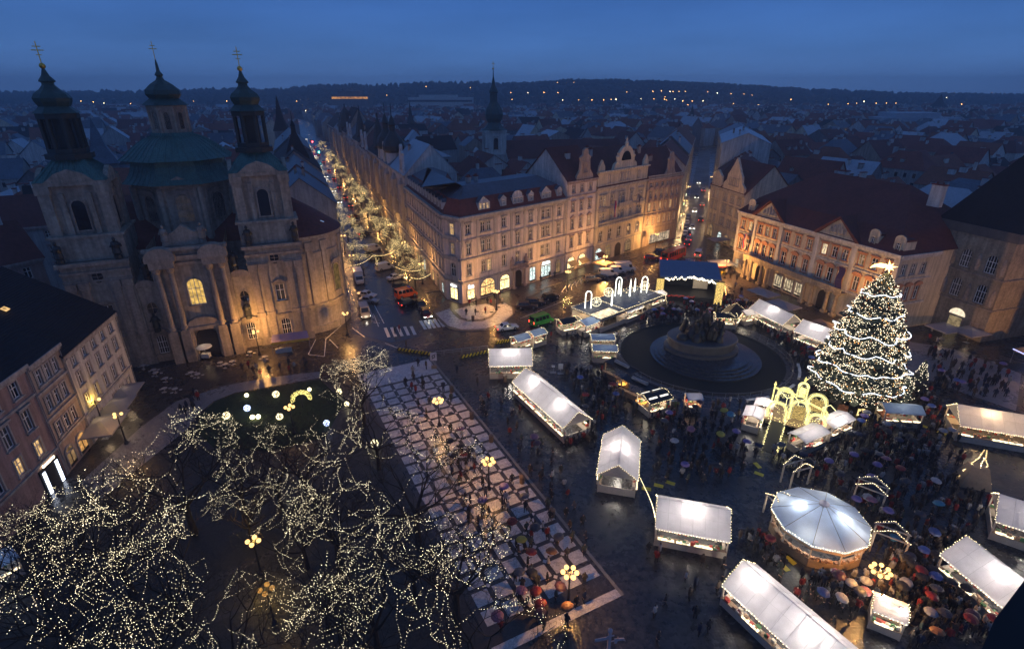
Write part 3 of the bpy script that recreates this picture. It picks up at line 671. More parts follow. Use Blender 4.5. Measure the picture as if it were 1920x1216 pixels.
# --- the row on the north side of the square
def baroque_gable(b, x, w, z, h, y0=-.25, y1=.35):
    hw = w / 2; b.slab([(x - hw, z), (x + hw, z), (x + hw * .95, z + h * .12), (x + hw * .6, z + h * .3), (x + hw * .52, z + h * .62), (x + hw * .62, z + h * .7), (x + hw * .3, z + h * .78), (x + hw * .26, z + h * .93), (x, z + h), (x - hw * .26, z + h * .93), (x - hw * .3, z + h * .78), (x - hw * .62, z + h * .7), (x - hw * .52, z + h * .62), (x - hw * .6, z + h * .3), (x - hw * .95, z + h * .12)], y0, y1)
def rows_of(zs, n, w, hoods, margin=.8, **k): return [dict(z=z, h=h, w=w, n=n, hood=hd, margin=margin, **k) for (z, h), hd in zip(zs, hoods)]
pB0, pB1 = (13.75, 135.75), (22.2, 143.6)
tB, LB = house('town_house', 'narrow rose house with tall baroque gable beside the corner house', pB0, pB1, 15, 23.5, rows_of([(6.5, 2.6), (11.2, 2.6), (15.7, 2.3), (20.4, 1.8)], 3, 1.05, ['flat', 'ped', 'flat', 'none']), MATS['plaster_rose'], MATS['tile_brown'], 7.5, RT, courses=(4.9, 9.9, 19.4), chim=2, seed=21, litp=.06)
b = MB(); baroque_gable(b, LB * .55, 6.6, 23.5, 7.6); b.box(LB * .55 - 1, LB * .55 + 1, -.45, -.255, 25, 25.2); b.done('gable', MATS['plaster_beige'], tB)
add_window(tB, (0, -.3, 0), 0, LB * .55, 25.2, 1.3, 2.4, 'none', False, 1, RT)
for x in (2.6, 7.0): shop(tB, (0, 0, 0), 0, x, 2.8, 2.2, M_shopy, None, True, M_awn)

pC0, pC1 = (22.35, 143.75), (39.4, 160.2)
tC, LC = house('ministry_building', 'ochre ornate palace with big arched attic gable and hanging flag', pC0, pC1, 17, 20.6, [dict(z=z, h=h, w=1.15, xs=[2.2, 3.7, 7.2, 10.9, 12.4, 16.4, 20.0, 21.5], hood=hd) for z, h, hd in ((15.2, 2.9, 'flat'), (11.0, 2.5, 'seg'))] + [dict(z=5.6, h=3.0, w=1.7, xs=[3.0, 7.2, 11.6, 16.4, 20.8], arch=True)], MATS['plaster_cream'], MATS['tile_brown'], 9, TR, courses=(4.6, 9.6, 14.4), chim=2, seed=22, litp=.05, cat='building')
b = MB(); b.box(.2, LC - .2, -.1, .5, 20.6, 24.6)
b.slab([(6.5, 24.6), (17.5, 24.6), (17.0, 26.0), (15.8, 26.6)] + [(12 + 3.6 * math.cos(math.pi * i / 10), 27.0 + 3.6 * math.sin(math.pi * i / 10)) for i in range(11)] + [(8.2, 26.6), (7.0, 26.0)], -.25, .5)
for x in (1.6, LC - 1.6): b.slab([(x - 1.3, 24.6), (x + 1.3, 24.6), (x + 1.1, 26), (x + .5, 26.8), (x, 27.6), (x - .5, 26.8), (x - 1.1, 26)], -.2, .4)
for x in (8.4, 12, 15.6): b.lathe([(.5, 30.0 if x == 12 else 26), (.45, 30.8 if x == 12 else 27.4), (.6, 31.2 if x == 12 else 27.9), (.25, 31.8 if x == 12 else 28.4), (.3, 32.3 if x == 12 else 28.8), (.02, 32.8 if x == 12 else 29.2)], 8, x, 0)
b.box(0, LC, -.7, -.005, 24.3, 24.7)
b.done('attic_gable', MATS['plaster_cream'], tC)
w = MB(); w.slab([(12 + 2.2 * math.cos(math.pi * i / 12), 26.8 + 2.4 * math.sin(math.pi * i / 12)) for i in range(13)], -.33, -.27); w.done('window', M_pane, tC)
for x in (9.9, 11.2, 12.8, 14.1, 5.0, 19.0): add_window(tC, (0, -.13, 0), 0, x, 21.4, .8, 2.0, 'none', False, 1, TR)
b = MB(); b.box(1.5, LC - 1.5, -1.1, -.005, 10.0, 10.35)
for k in range(40): b.box(1.7 + k * .515, 1.82 + k * .515, -1.0, -.85, 10.35, 11.1)
b.box(1.5, LC - 1.5, -1.05, -.82, 11.1, 11.25); b.box(9, 14.2, -1.3, -.005, 14.6, 14.9); b.box(9, 14.2, -1.3, -1.15, 14.9, 15.7); b.done('balcony', TR, tC)
for x, w_, h_ in ((6.6, 2.6, 3.4), (16.6, 3.0, 3.0)): shop(tC, (0, 0, 0), 0, x, w_, h_ - .6, M_dim, None, True)
shop(tC, (0, 0, 0), 0, 2.4, 2.8, 2.3, M_shopw, None, True, pm('awning_red', (.12, .03, .02), .8))
pb = MB(); pb.slab([(10.2, 0), (13.0, 0), (13.0, 2.6)] + [(11.6 + 1.4 * math.cos(math.pi * i / 8), 2.6 + 1.3 * math.sin(math.pi * i / 8)) for i in range(1, 8)] + [(10.2, 2.6)], -.06, -.01); pb.done('door', MATS['door_dark'], tC)
def flag(label, p, top, h, sw, cols, rz):
    t = thing('flag', label, 'flag', (p[0], p[1], top), rz)
    b = MB(); b.tube([(0, .8, .0), (0, -1.4, .6)], .05, 6); b.done('pole', M_dark, t)
    for k, c in enumerate(cols):
        q = MB(); n = 8; vs = []
        for i in range(n + 1):
            for e in (k, k + 1):
                x = -sw / 2 + sw * e / len(cols) + .12 * math.sin(i * 1.1); vs.append((x, -1.3 + .1 * math.sin(i * .9 + e), .5 - h * i / n))
        q.add(vs, [(2 * i, 2 * i + 1, 2 * i + 3, 2 * i + 2) for i in range(n)]); q.done('flag_stripe', c, t)
    return t
F_w, F_r, F_b = cloth('flag_white', (.6, .6, .6), .3), cloth('flag_red', (.5, .03, .03), .3), cloth('flag_blue', (.03, .06, .3), .3)
_o, _a, _l = frame(pC0, pC1)
def onf(o_, a_, x, y=-.3): return (o_[0] + x * math.cos(a_) - y * math.sin(a_), o_[1] + x * math.sin(a_) + y * math.cos(a_))
flag('red white and blue flag hanging on the ochre palace', onf(_o, _a, 6.4, -.6), 16.2, 4.4, 1.2, [F_b, F_r, F_w], _a)
flag('dark furled flag on the right side of the ochre palace', onf(_o, _a, 17.8, -.6), 16.4, 3.6, .5, [pm('flag_dark', (.06, .03, .04), .9), MATS['flag_dark']], _a)

pD0, pD1 = (39.55, 160.35), (53.0, 171.2)
tD, LD = house('town_house', 'tall beige house with parapet at the mouth of the narrow street', pD0, pD1, 15, 20.2, rows_of([(6.5, 2.6), (10.6, 2.6), (14.6, 2.4), (17.6, 1.6)], 6, 1.1, ['flat', 'ped', 'seg', 'none']), MATS['plaster_beige'], MATS['tile_brown'], 8, RT, courses=(5.2, 9.6, 17.0), chim=2, seed=23)
b = MB(); baroque_gable(b, LD * .62, 5.0, 20.6, 7.0); b.done('gable', MATS['plaster_beige'], tD); add_window(tD, (0, -.3, 0), 0, LD * .62, 22.2, 1.2, 3.0, 'none', True, 1, RT)
b = MB(); b.box(0, LD, -.5, -.2, 20.3, 20.5); b.box(0, LD, -.45, -.25, 21.1, 21.3)
for k in range(30): b.box(.2 + k * .57, .36 + k * .57, -.42, -.28, 20.5, 21.1)
b.done('parapet', TR, tD)
shop(tD, (0, 0, 0), 0, LD * .5, 10, 3.0, em('shop_low', (1, .75, .5), .5, .8, 1.2), None, False)

# --- the avenue's right side, one house after another
def ave(i, s0, s1, he, wall, roofm, rh_, label, n, extra=None, D=15, hip=0):
    p0, p1 = st(s1, 0), st(s0, 0)
    t, L = house('town_house', label, p0, p1, D, he, rows_of([(6.3, 2.6), (10.4, 2.6), (14.4, 2.4), (18.0, 2.0)][:3 + (he > 20.5)], n, 1.15, ['flat', 'ped', 'flat', 'none']), MATS[wall], MATS[roofm], rh_, TR, courses=(4.8, 9.4), chim=2, seed=30 + i, hip=hip, litp=.07, cornice=.6)
    for k in range(4): shop(t, (0, 0, 0), 0, L * (k + .5) / 4, 1.7, 2.6, M_shop if k % 2 else M_dim, None, k % 2 == 0)
    for f in (.25, .75): b = MB(); b.box(L * f - 1.6, L * f + 1.6, -1.1, -.006, 9.2, he - 3); b.frus((L * f - 1.7, L * f + 1.7, -1.2, -.006), he - 3, (L * f - .4, L * f + .4, -.5, -.006), he - 1.4); b.done('oriel', TR, t)
    if s0 < 140:
        for f in (.25, .75):
            for z in (10.2, 14.2): add_window(t, (0, -1.1, 0), 0, L * f, z, 1.3, 2.4, 'none', False, 1, TR)
    return t, L
ax = 40.3
specs = [(22, 22.5, 'plaster_pale', 'sheet_pale', 8, 'white house with curved gable and pale sheet roof on the avenue', 7), (26, 22.5, 'plaster_cream', 'slate', 6, 'cream avenue house topped by two black onion domes', 8), (24, 23, 'plaster_ochre', 'roof_black', 7, 'ochre avenue house with black roof past the onion domes', 7),
         (28, 22, 'plaster_pale', 'tile_brown', 8, 'long pale avenue house with brown gables', 8), (26, 23.5, 'plaster_grey', 'roof_black', 8, 'grey avenue house with steep black roof and thin spire', 7), (30, 22.5, 'plaster_pale', 'slate', 8, 'pale avenue house with slate gables further down', 8),
         (32, 24, 'plaster_beige', 'roof_black', 12, 'beige avenue house with tall dark pavilion roof', 8), (40, 23, 'plaster_grey', 'slate', 8, 'far grey avenue house at the end of the lit trees', 9), (60, 22, 'plaster_dark', 'roof_black', 8, 'farthest dark block at the end of the avenue', 10)]
for i, (ln, he, wl, rf_, rh_, lab, n) in enumerate(specs):
    t, L = ave(i, ax, ax + ln - .3, he, wl, rf_, rh_, lab, n); ax += ln
    b = MB()
    if i in (0, 3, 5):
        for f in ((.3, .72) if i else (.82,)): b = MB(); baroque_gable(b, L * f, 6.0, he, 7.2 if i else 8, -.2, .5); b.done('gable', MATS[wl], t)
        for f in ((.3, .72) if i else (.82,)): add_window(t, (0, -.24, 0), 0, L * f, he + 1.4, 1.1, 2.2, 'none', False, 1, TR)
    if i == 0:
        b = MB(); b.slabx([(0, 22.5), (15, 22.5), (7.5, 30.4)], L - .02, L + .2); b.done('party_wall', MATS['plaster_white'], t)
    if i == 1:
        for f in (.3, .8):
            b = MB(); b.mi = 0; b.prism([(L * f + 2.6 * math.cos(q * math.pi / 4), 2.2 + 2.6 * math.sin(q * math.pi / 4)) for q in range(8)], he - 2, he + 3.6); b.mi = 1
            b.lathe([(2.9, he + 3.6), (3.4, he + 4.4), (3.5, he + 5.6), (2.9, he + 7.4), (1.5, he + 9.2), (.9, he + 10), (.95, he + 11.4), (1.2, he + 11.8), (.7, he + 13.4), (.15, he + 14.6), (.06, he + 18)], 12, L * f, 2.2)
            b.done('onion_tower', [MATS['plaster_pale'], MATS['onion_dark']], t, smooth=False)
        b = MB(); baroque_gable(b, L * .05 + 2.4, 4.2, he, 6.5); b.done('gable', MATS[wl], t); b = MB(); baroque_gable(b, L * .55, 4.2, he, 6.5); b.done('gable', MATS[wl], t)
    if i in (2, 4, 6):
        b = MB(); f = .5 if i != 6 else .35; k = 4.5 if i == 6 else 2.2
        b.lathe([(k, he - 1), (k, he + 2), (k * 1.15, he + 2.2), (k * .55, he + 9), (.3, he + 12), (.3, he + 13.5), (.06, he + (15 if i == 4 else 13.8))], 8, L * f, 2.6); b.done('spire', MATS['onion_dark'], t)

# --- left side of the avenue behind the church: roofs and gables
for i, (s0, s1, he, wl, rf_, lab) in enumerate(((28, 52, 18.5, 'plaster_grey', 'slate_blue', 'grey-roofed house right behind the church apse'), (52.3, 80, 19, 'plaster_beige', 'slate', 'beige slate-roofed house behind the church on the avenue'), (80.3, 108, 20, 'plaster_grey', 'roof_black', 'dark house with tall black pyramid roof on the church side'), (108.3, 150, 19, 'plaster_dark', 'roof_black', 'dark long house past the pyramid roof'), (150.3, 210, 20, 'plaster_dark', 'slate', 'far slate-roofed house on the church side of the avenue'))):
    t, L = house('town_house', lab, st(s0, -20.2), st(s1, -20.2), 15, he, rows_of([(6, 2.6), (10.4, 2.6), (14.6, 2.3)], 7, 1.15, ['flat', 'ped', 'flat']), MATS[wl], MATS[rf_], 6.5, TR, courses=(4.8,), chim=2, seed=60 + i)
    if i == 2: b = MB(); b.lathe([(6, he), (5.2, he + 4), (1.2, he + 11), (.9, he + 13), (1.1, he + 13.3), (.2, he + 15), (.05, he + 18)], 4, L * .5, 6.5, rot=math.pi / 4); b.done('pyramid_roof', MATS['roof_black'], t)

# --- palace on the east side
def palace():
    p0, p1 = (58.9, 138.0), (73.0, 97.2); org, ang_, L = frame(p0, p1)
    t = thing('palace', 'rococo palace with two pediments, long balcony and big dark red roof', 'palace', org, ang_)
    b = MB(); he = 15.9; D = 26
    bays = [1.6, 4.2, 7.6, 10.0, 12.4, 16.2, 19.4, 22.6, 26.6, 29.2, 31.8, 35.6, 38.4, 41.4]
    S_or = MATS['orange_stucco']
    facade(b, t, (0, 0, 0), 0, L, 0, he, [dict(z=6.3, h=3.0, w=1.35, xs=bays, hood='seg', bars=1, trim=S_or), dict(z=11.6, h=2.3, w=1.3, xs=bays, hood='flat', bars=1, trim=S_or), dict(z=1.3, h=2.1, w=1.2, xs=[1.6, 4.2, 16.2, 19.4, 22.6, 38.4, 41.4], trim=TR)], TR, .15, [M_lit2, M_lit, M_dim, M_dim], 41)
    side = (L, 0, 0)
    facade(b, t, side, math.pi / 2, 9.5, 0, he, [dict(z=6.3, h=2.8, w=1.2, xs=[1.6, 4.2, 6.8], hood='seg', trim=S_or), dict(z=11.6, h=2.1, w=1.2, xs=[1.6, 4.2, 6.8], trim=TR)], TR, 0, None, 42)
    b.quad((L, 9.5, 0), (L, D, 0), (L, D, he), (L, 9.5, he)); b.quad((L, D, 0), (0, D, 0), (0, D, he), (L, D, he)); b.quad((0, D, 0), (0, 0, 0), (0, 0, he), (0, D, he))
    b.done('wall', MATS['plaster_cream'], t)
    c = MB()
    for z, h, out in ((he - .5, .5, .8), (he - 1, .5, .45), (5.4, .35, .3), (10.6, .25, .2)): course(c, (0, 0, 0), 0, L, z, h, out, -.004); course(c, side, math.pi / 2, 9.5, z, h, out, -.004)
    for x in (.25, 5.9, 14.3, 24.6, 33.8, L - .25):
        c.box(x - .45, x + .45, -.3, -.005, 5.8, he - 1); c.box(x - .6, x + .6, -.42, -.006, he - 1.7, he - 1)
    c.done('cornice', MATS['plaster_white'], t)
    for x0, x1 in ((5.9, 14.3), (24.6, 33.8)):
        g = MB(); g.mi = 0; m = (x0 + x1) / 2
        g.slab([(x0 - .6, he), (x1 + .6, he), (x1 + .6, he + .35), (m, he + 3.9), (x0 - .6, he + .35)], -.35, .2); g.mi = 1
        g.slab([(x0 - .2, he - .02), (m, he + 4.2), (m, he + 4.5), (x0 - 1.1, he + .1)], -.95, 5); g.slab([(x1 + .2, he - .02), (m, he + 4.2), (m, he + 4.5), (x1 + 1.1, he + .1)], -.95, 5)
        g.mi = 2
        for k in range(5): q = (k - 2) * .9; g.lathe([(.1, he + .7), (.42, he + 1.0), (.3, he + 1.6 + (1 - abs(q) / 2) * .8), (.05, he + 2.0 + (1 - abs(q) / 2))], 6, m + q, -.42)
        g.done('pediment', [MATS['plaster_cream'], MATS['tile_brown'], MATS['plaster_grey']], t)
    # balcony on columns over both portals
    k = MB(); k.box(5.5, 34.4, -2.0, -.01, 5.05, 5.35); k.box(5.5, 34.4, -1.95, -1.75, 5.35, 6.25)
    for x in (6.2, 8.4, 11.8, 13.9, 25.0, 27.2, 31.2, 33.4): k.tube([(x, -1.5, 0), (x, -1.5, 4.7)], [.42, .34], 8); k.box(x - .55, x + .55, -2, -.95, 0, .6); k.box(x - .55, x + .55, -2, -.95, 4.6, 5.05)
    k.done('balcony', MATS['sandstone'], t)
    for x in (10.1, 29.2):
        d = MB(); d.slab([(x - 1.5, 0), (x + 1.5, 0), (x + 1.5, 2.8)] + [(x + 1.5 * math.cos(math.pi * i / 8), 2.8 + 1.4 * math.sin(math.pi * i / 8)) for i in range(1, 8)] + [(x - 1.5, 2.8)], -.05, -.01); d.done('door', MATS['door_dark'], t)
    for x in (16.2, 19.4, 22.6): shop(t, (0, 0, 0), 0, x, 2.4, 3.2, em('gallery_glow', (1, .8, .5), .55, .8, 1.5), None, False)
    # great mansard-like roof with dormers
    r = MB(); a = .5
    lo = [(-a, -a), (L + a, -a), (L + a, D + a), (-a, D + a)]; md = [(2.6, 2.6), (L - 2.6, 2.6), (L - 2.6, D - 2.6), (2.6, D - 2.6)]; hi = [(11, D / 2), (L - 11, D / 2)]
    for i in range(4): j = (i + 1) % 4; r.quad((*lo[i], he), (*lo[j], he), (*md[j], he + 3.6), (*md[i], he + 3.6))
    r.quad((*md[0], he + 3.6), (*md[1], he + 3.6), (*hi[1], he + 10.5), (*hi[0], he + 10.5)); r.quad((*md[2], he + 3.6), (*md[3], he + 3.6), (*hi[0], he + 10.5), (*hi[1], he + 10.5))
    r.add([(*md[1], he + 3.6), (*md[2], he + 3.6), (*hi[1], he + 10.5)], [(0, 1, 2)]); r.add([(*md[3], he + 3.6), (*md[0], he + 3.6), (*hi[0], he + 10.5)], [(0, 1, 2)])
    rf = r.done('roof', MATS['tile_brown'], t)
    for x in (3.2, 36.8, 42.0): dormer(t, (0, 0, 0), 0, x, .2, he + .3, 2.1, 2.3, MATS['plaster_cream'], MATS['tile_brown'], 'seg', None, 1)
    for x, y, z in ((10, 6.5, he + 5.6), (17, 6.0, he + 5.3), (25, 7.5, he + 6.0), (33, 7, he + 5.7)):          # eyebrow vents
        e = MB(); e.slab([(-1.3, -.3), (1.3, -.3), (.6, .25), (0, .42), (-.6, .25)], 0, 1.4); e.done('roof_vent', MATS['tile_brown'], rf, loc=(x, y, z))
    chimney(rf, 38, 12.5, he + 8.8, 2.4, 1.0, 2.6, MATS['plaster_white']); chimney(rf, 13, 16, he + 8.0, 3.2, 1.2, 2.8, MATS['plaster_pale'])
    return t, org, ang_, L
tP, oP, aP, LP_ = palace()
flag('red white and blue flag at the left pediment of the palace', onf(oP, aP, 5.0, -.6), 10.6, 3.8, 1.0, [F_b, F_r, F_w], aP)
flag('long dark blue banner on the right half of the palace', onf(oP, aP, 33.2, -.4), 10.2, 5.0, 1.5, [pm('banner_blue', (.03, .02, .09), .9)], aP)
# gabled house left of the palace
pg0, pg1 = (64.2, 176.0), (67.4, 156.8)
tG, LG = house('town_house', 'cream corner house with arcade and pointed baroque gable at the narrow street', pg0, pg1, 15, 16.6, [dict(z=z, h=2.3, w=1.0, xs=[2.0, 4.4, 8.6, 9.8, 12.6, 13.8, 16.4, 17.6], hood=hd) for z, hd in ((5.6, 'none'), (9.4, 'flat'), (13.0, 'none'))], MATS['plaster_cream'], MATS['tile_brown'], 8, TR, courses=(4.9, 15.6), chim=1, seed=44, litp=.06)
b = MB(); b.slab([(7, 16.6), (19, 16.6), (18.8, 18.2), (17.2, 19.4), (16.8, 21.2), (16, 22), (13, 26.2), (10, 22), (9.2, 21.2), (8.8, 19.4), (7.2, 18.2)], -.25, .4); b.done('gable', MATS['plaster_cream'], tG); b = MB(); b.slab([(.6, 16.6), (5.8, 16.6), (5.8, 19.8), (3.2, 21.6), (.6, 19.8)], -.2, .5); b.done('gable', MATS['plaster_cream'], tG)
for x in (11, 13, 15): add_window(tG, (0, -.3, 0), 0, x, 18.2, .9, 2.0, 'none', False, 1, TR)
for x in (2.0, 4.4): add_window(tG, (0, -.24, 0), 0, x, 17.2, .9, 1.8, 'none', False, 1, TR)
for x in (3.2, ): shop(tG, (0, 0, 0), 0, x, 3.0, 2.8, M_dim, None, True)
for x in (9.2, 13.2, 17): shop(tG, (0, 0, 0), 0, x, 2.2, 2.0, M_dim if x != 9.2 else M_shopw, None, True)
add_window(tG, (0, -.02, 0), 0, 3.2, 13.0, 1.2, 2.2, 'none', False, 1, TR, M_lit2)

# stone tower house
def stone_house():
    p0, p1 = (85.4, 106.6), (89.4, 92.6); org, ang_, L = frame(p0, p1)
    t = thing('stone_house', 'gothic stone tower house with traceried windows and steep dark roof', 'house', org, ang_)
    b = MB(); he = 19.2; D = 16
    rows = [dict(z=7.0, h=3.6, w=1.9, xs=[2.6, 7.2, 11.8], arch=True, bars=2, trim=MATS['sandstone']), dict(z=12.9, h=3.4, w=1.9, xs=[2.6, 7.2, 11.8], arch=True, bars=2, trim=MATS['sandstone'])]
    facade(b, t, (0, 0, 0), 0, L, 0, he, rows, MATS['sandstone'], 0)
    b.quad((L, 0, 0), (L, D, 0), (L, D, he), (L, 0, he)); b.quad((L, D, 0), (0, D, 0), (0, D, he), (L, D, he)); b.quad((0, D, 0), (0, 0, 0), (0, 0, he), (0, D, he))
    b.done('wall', MATS['sandstone'], t)
    c = MB()
    for z in (6.2, 12.0): course(c, (0, 0, 0), 0, L, z, .3, .25, -.004); course(c, (L, 0, 0), math.pi / 2, D, z, .3, .25, -.004)
    for z in (7.0, 12.9):
        for x in (4.9, 9.5, .5, 13.9): c.lathe([(.01, z), (.5, z + .05), (.5, z + 2.2), (.3, z + 2.9), (.01, z + 3.3)], 8, x, -.02)   # niches' shafts
    c.done('cornice', MATS['church_trim'], t)
    p = MB(); p.box(-.3, L + .3, -.3, D + .3, he, he + 1.7); p.done('parapet', pm('parapet_boards', (.12, .11, .1), .8, .3, 1, seam=('X', 1.5)), t)
    r = MB(); a = .15; z = he + 1.7
    r.add([(-a, -a, z), (L + a, -a, z), (L + a, D + a, z), (-a, D + a, z), (L / 2 - 1, D / 2, z + 13), (L / 2 + 1, D / 2, z + 13)], [(0, 1, 5, 4), (1, 2, 5), (2, 3, 4, 5), (3, 0, 4)]); r.done('roof', MATS['roof_black'], t)
    d = MB(); d.mi = 0; d.box(7.6, 10.6, -.12, -.01, 0, 3.4); d.mi = 1; d.box(7.9, 10.3, -.16, -.12, 0, 3.2)
    d.mi = 2; d.slab([(7.6 + 1.5 + 1.5 * math.cos(math.pi * i / 8), 3.6 + 1.3 * math.sin(math.pi * i / 8)) for i in range(9)], -.16, -.02); d.done('doorway', [MATS['church_trim'], em('doorway_glow', (1, .75, .4), .25, .5, 2), em('fanlight', (1, .85, .6), 1.1, .2, 2)], t)
    add_window(t, (0, 0, 0), 0, 12.6, 1.8, 1.2, 1.3, 'none', False, 2, MATS['church_trim']); add_window(t, (0, -.03, 0), 0, 3.6, 1.4, 2.2, 2.2, 'none', False, 2, MATS['church_trim'])
    return t
stone_house()
# house on the right edge with awning, warm lit
tR, LR_ = house('town_house', 'ochre lamp-lit house at the right edge with a long awning', (94.2, 85.5), (96.5, 60), 14, 15, rows_of([(5.6, 2.4), (9.8, 2.4)], 7, 1.15, ['flat', 'flat']), MATS['plaster_cream'], MATS['tile_brown'], 7, TR, courses=(4.6,), chim=1, seed=47)
b = MB(); b.box(-2, 1.5, 10, 18, 6, 7); b.done('shed_roof', MATS['tile_brown'], tR)

# --- the three houses on the left
pW = [(-53.2, 40.0), (-55.6, 54.0), (-57.0, 60.5), (-60.5, 75.3)]
tW, LW = house('town_house', 'plain white four-storey house with five bays of windows before the church', pW[2], pW[3], 24, 13.3, [dict(z=1.2, h=1.8, w=1.0, xs=[1.6, 4.0, 8.5, 11.0, 13.4], lit=M_dim), dict(z=4.8, h=1.9, w=1.0, n=5, xs=None), dict(z=8.1, h=1.9, w=1.0, n=5, xs=None), dict(z=11.0, h=1.35, w=.95, n=5, xs=None)], MATS['plaster_white'], MATS['roof_black'], 8, TR, courses=(4.0,), chim=2, seed=51, litp=0, cornice=.35)
tE, LE = house('town_house', 'narrow beige house with three bays between white and pink houses', pW[1], pW[2], 24, 15.2, [dict(z=4.9, h=1.9, w=1.0, n=3), dict(z=8.5, h=1.9, w=1.0, n=3), dict(z=12.0, h=1.9, w=1.0, n=3)], MATS['plaster_beige'], MATS['roof_black'], 8, TR, courses=(4.2, 7.6, 11.1), chim=1, seed=52, litp=0)
shop(tE, (0, 0, 0), 0, 1.8, 1.6, 2.0, M_dim, None, True); shop(tE, (0, 0, 0), 0, 4.6, 1.8, 2.0, em('arch_glow', (1, .5, .15), .6, .5, 2), None, True)
tK, LK = house('town_house', 'pink house with dark balcony windows and lit shop door at the left edge', pW[0], pW[1], 24, 15.6, [dict(z=4.8, h=2.1, w=1.15, xs=[1.8, 5.0, 8.4, 11.8], lit=None), dict(z=8.3, h=2.6, w=1.2, xs=[1.8, 5.0, 8.4, 11.8], hood='flat'), dict(z=12.6, h=1.9, w=1.15, xs=[1.8, 5.0, 8.4, 11.8])], MATS['plaster_pink'], MATS['roof_black'], 8, TR, courses=(4.0, 11.6), chim=1, seed=53, litp=0)
for o in tK.children:
    if o.name.startswith('window') and abs(o.location.z - 4.8) < .1 and o.location.x > 6:
        o.children[0].material_slots[0].link = 'OBJECT'; o.children[0].material_slots[0].material = M_lit
b = MB(); b.mi = 0; b.box(10.2, 13.6, -.2, -.01, 0, 3.5); b.mi = 1; b.box(10.5, 10.95, -.25, -.2, .1, 3.1); b.box(12.85, 13.3, -.25, -.2, .1, 3.1); b.done('shop_door', [M_dark, em('door_light', (.75, .82, 1), 5, 0, 1, True)], tK)
glow_sign(tK, (11.9, -.28, 3.75), 2.2, .36, em('sign_warm', (1, .85, .6), 5))
for x, y, z in ((5, 9, 19.5), (10, 7, 18.4)): # lit skylights
    b = MB(); b.box(-.4, .4, -.35, .35, 0, .12); o = b.done('skylight', M_lit, tW if x > 6 else tE, loc=(x * .5, y, z)); o.rotation_euler = (R(33), 0, 0)
tag(tW, 'plain white four-storey house with five bays of windows before the church')
# pink house further back beside the church, and pale block above the roofs
house('town_house', 'pink ornate house in shadow left of the church', (-91.5, 78), (-83.5, 92), 12, 17, rows_of([(6, 2.4), (10, 2.4), (13.8, 2)], 4, 1.1, ['seg', 'ped', 'none']), MATS['plaster_pink'], MATS['tile_brown'], 6, RT, courses=(5, 9.4), chim=1, seed=54)
house('town_house', 'dark house at the left edge behind the black roofs', (-112, 74), (-94, 80), 12, 17, rows_of([(6, 2.4), (10, 2.4), (13.8, 2)], 5, 1.1, ['flat', 'flat', 'none']), MATS['plaster_dark'], MATS['tile_brown'], 6, RT, chim=2, seed=55)
house('town_house', 'brown-roofed house further back left of the church', (-128, 104), (-100, 118), 12, 17, rows_of([(6, 2.4), (10, 2.4), (13.8, 2)], 7, 1.1, ['flat', 'flat', 'none']), MATS['plaster_grey'], MATS['tile_brown'], 6, RT, chim=2, seed=56)
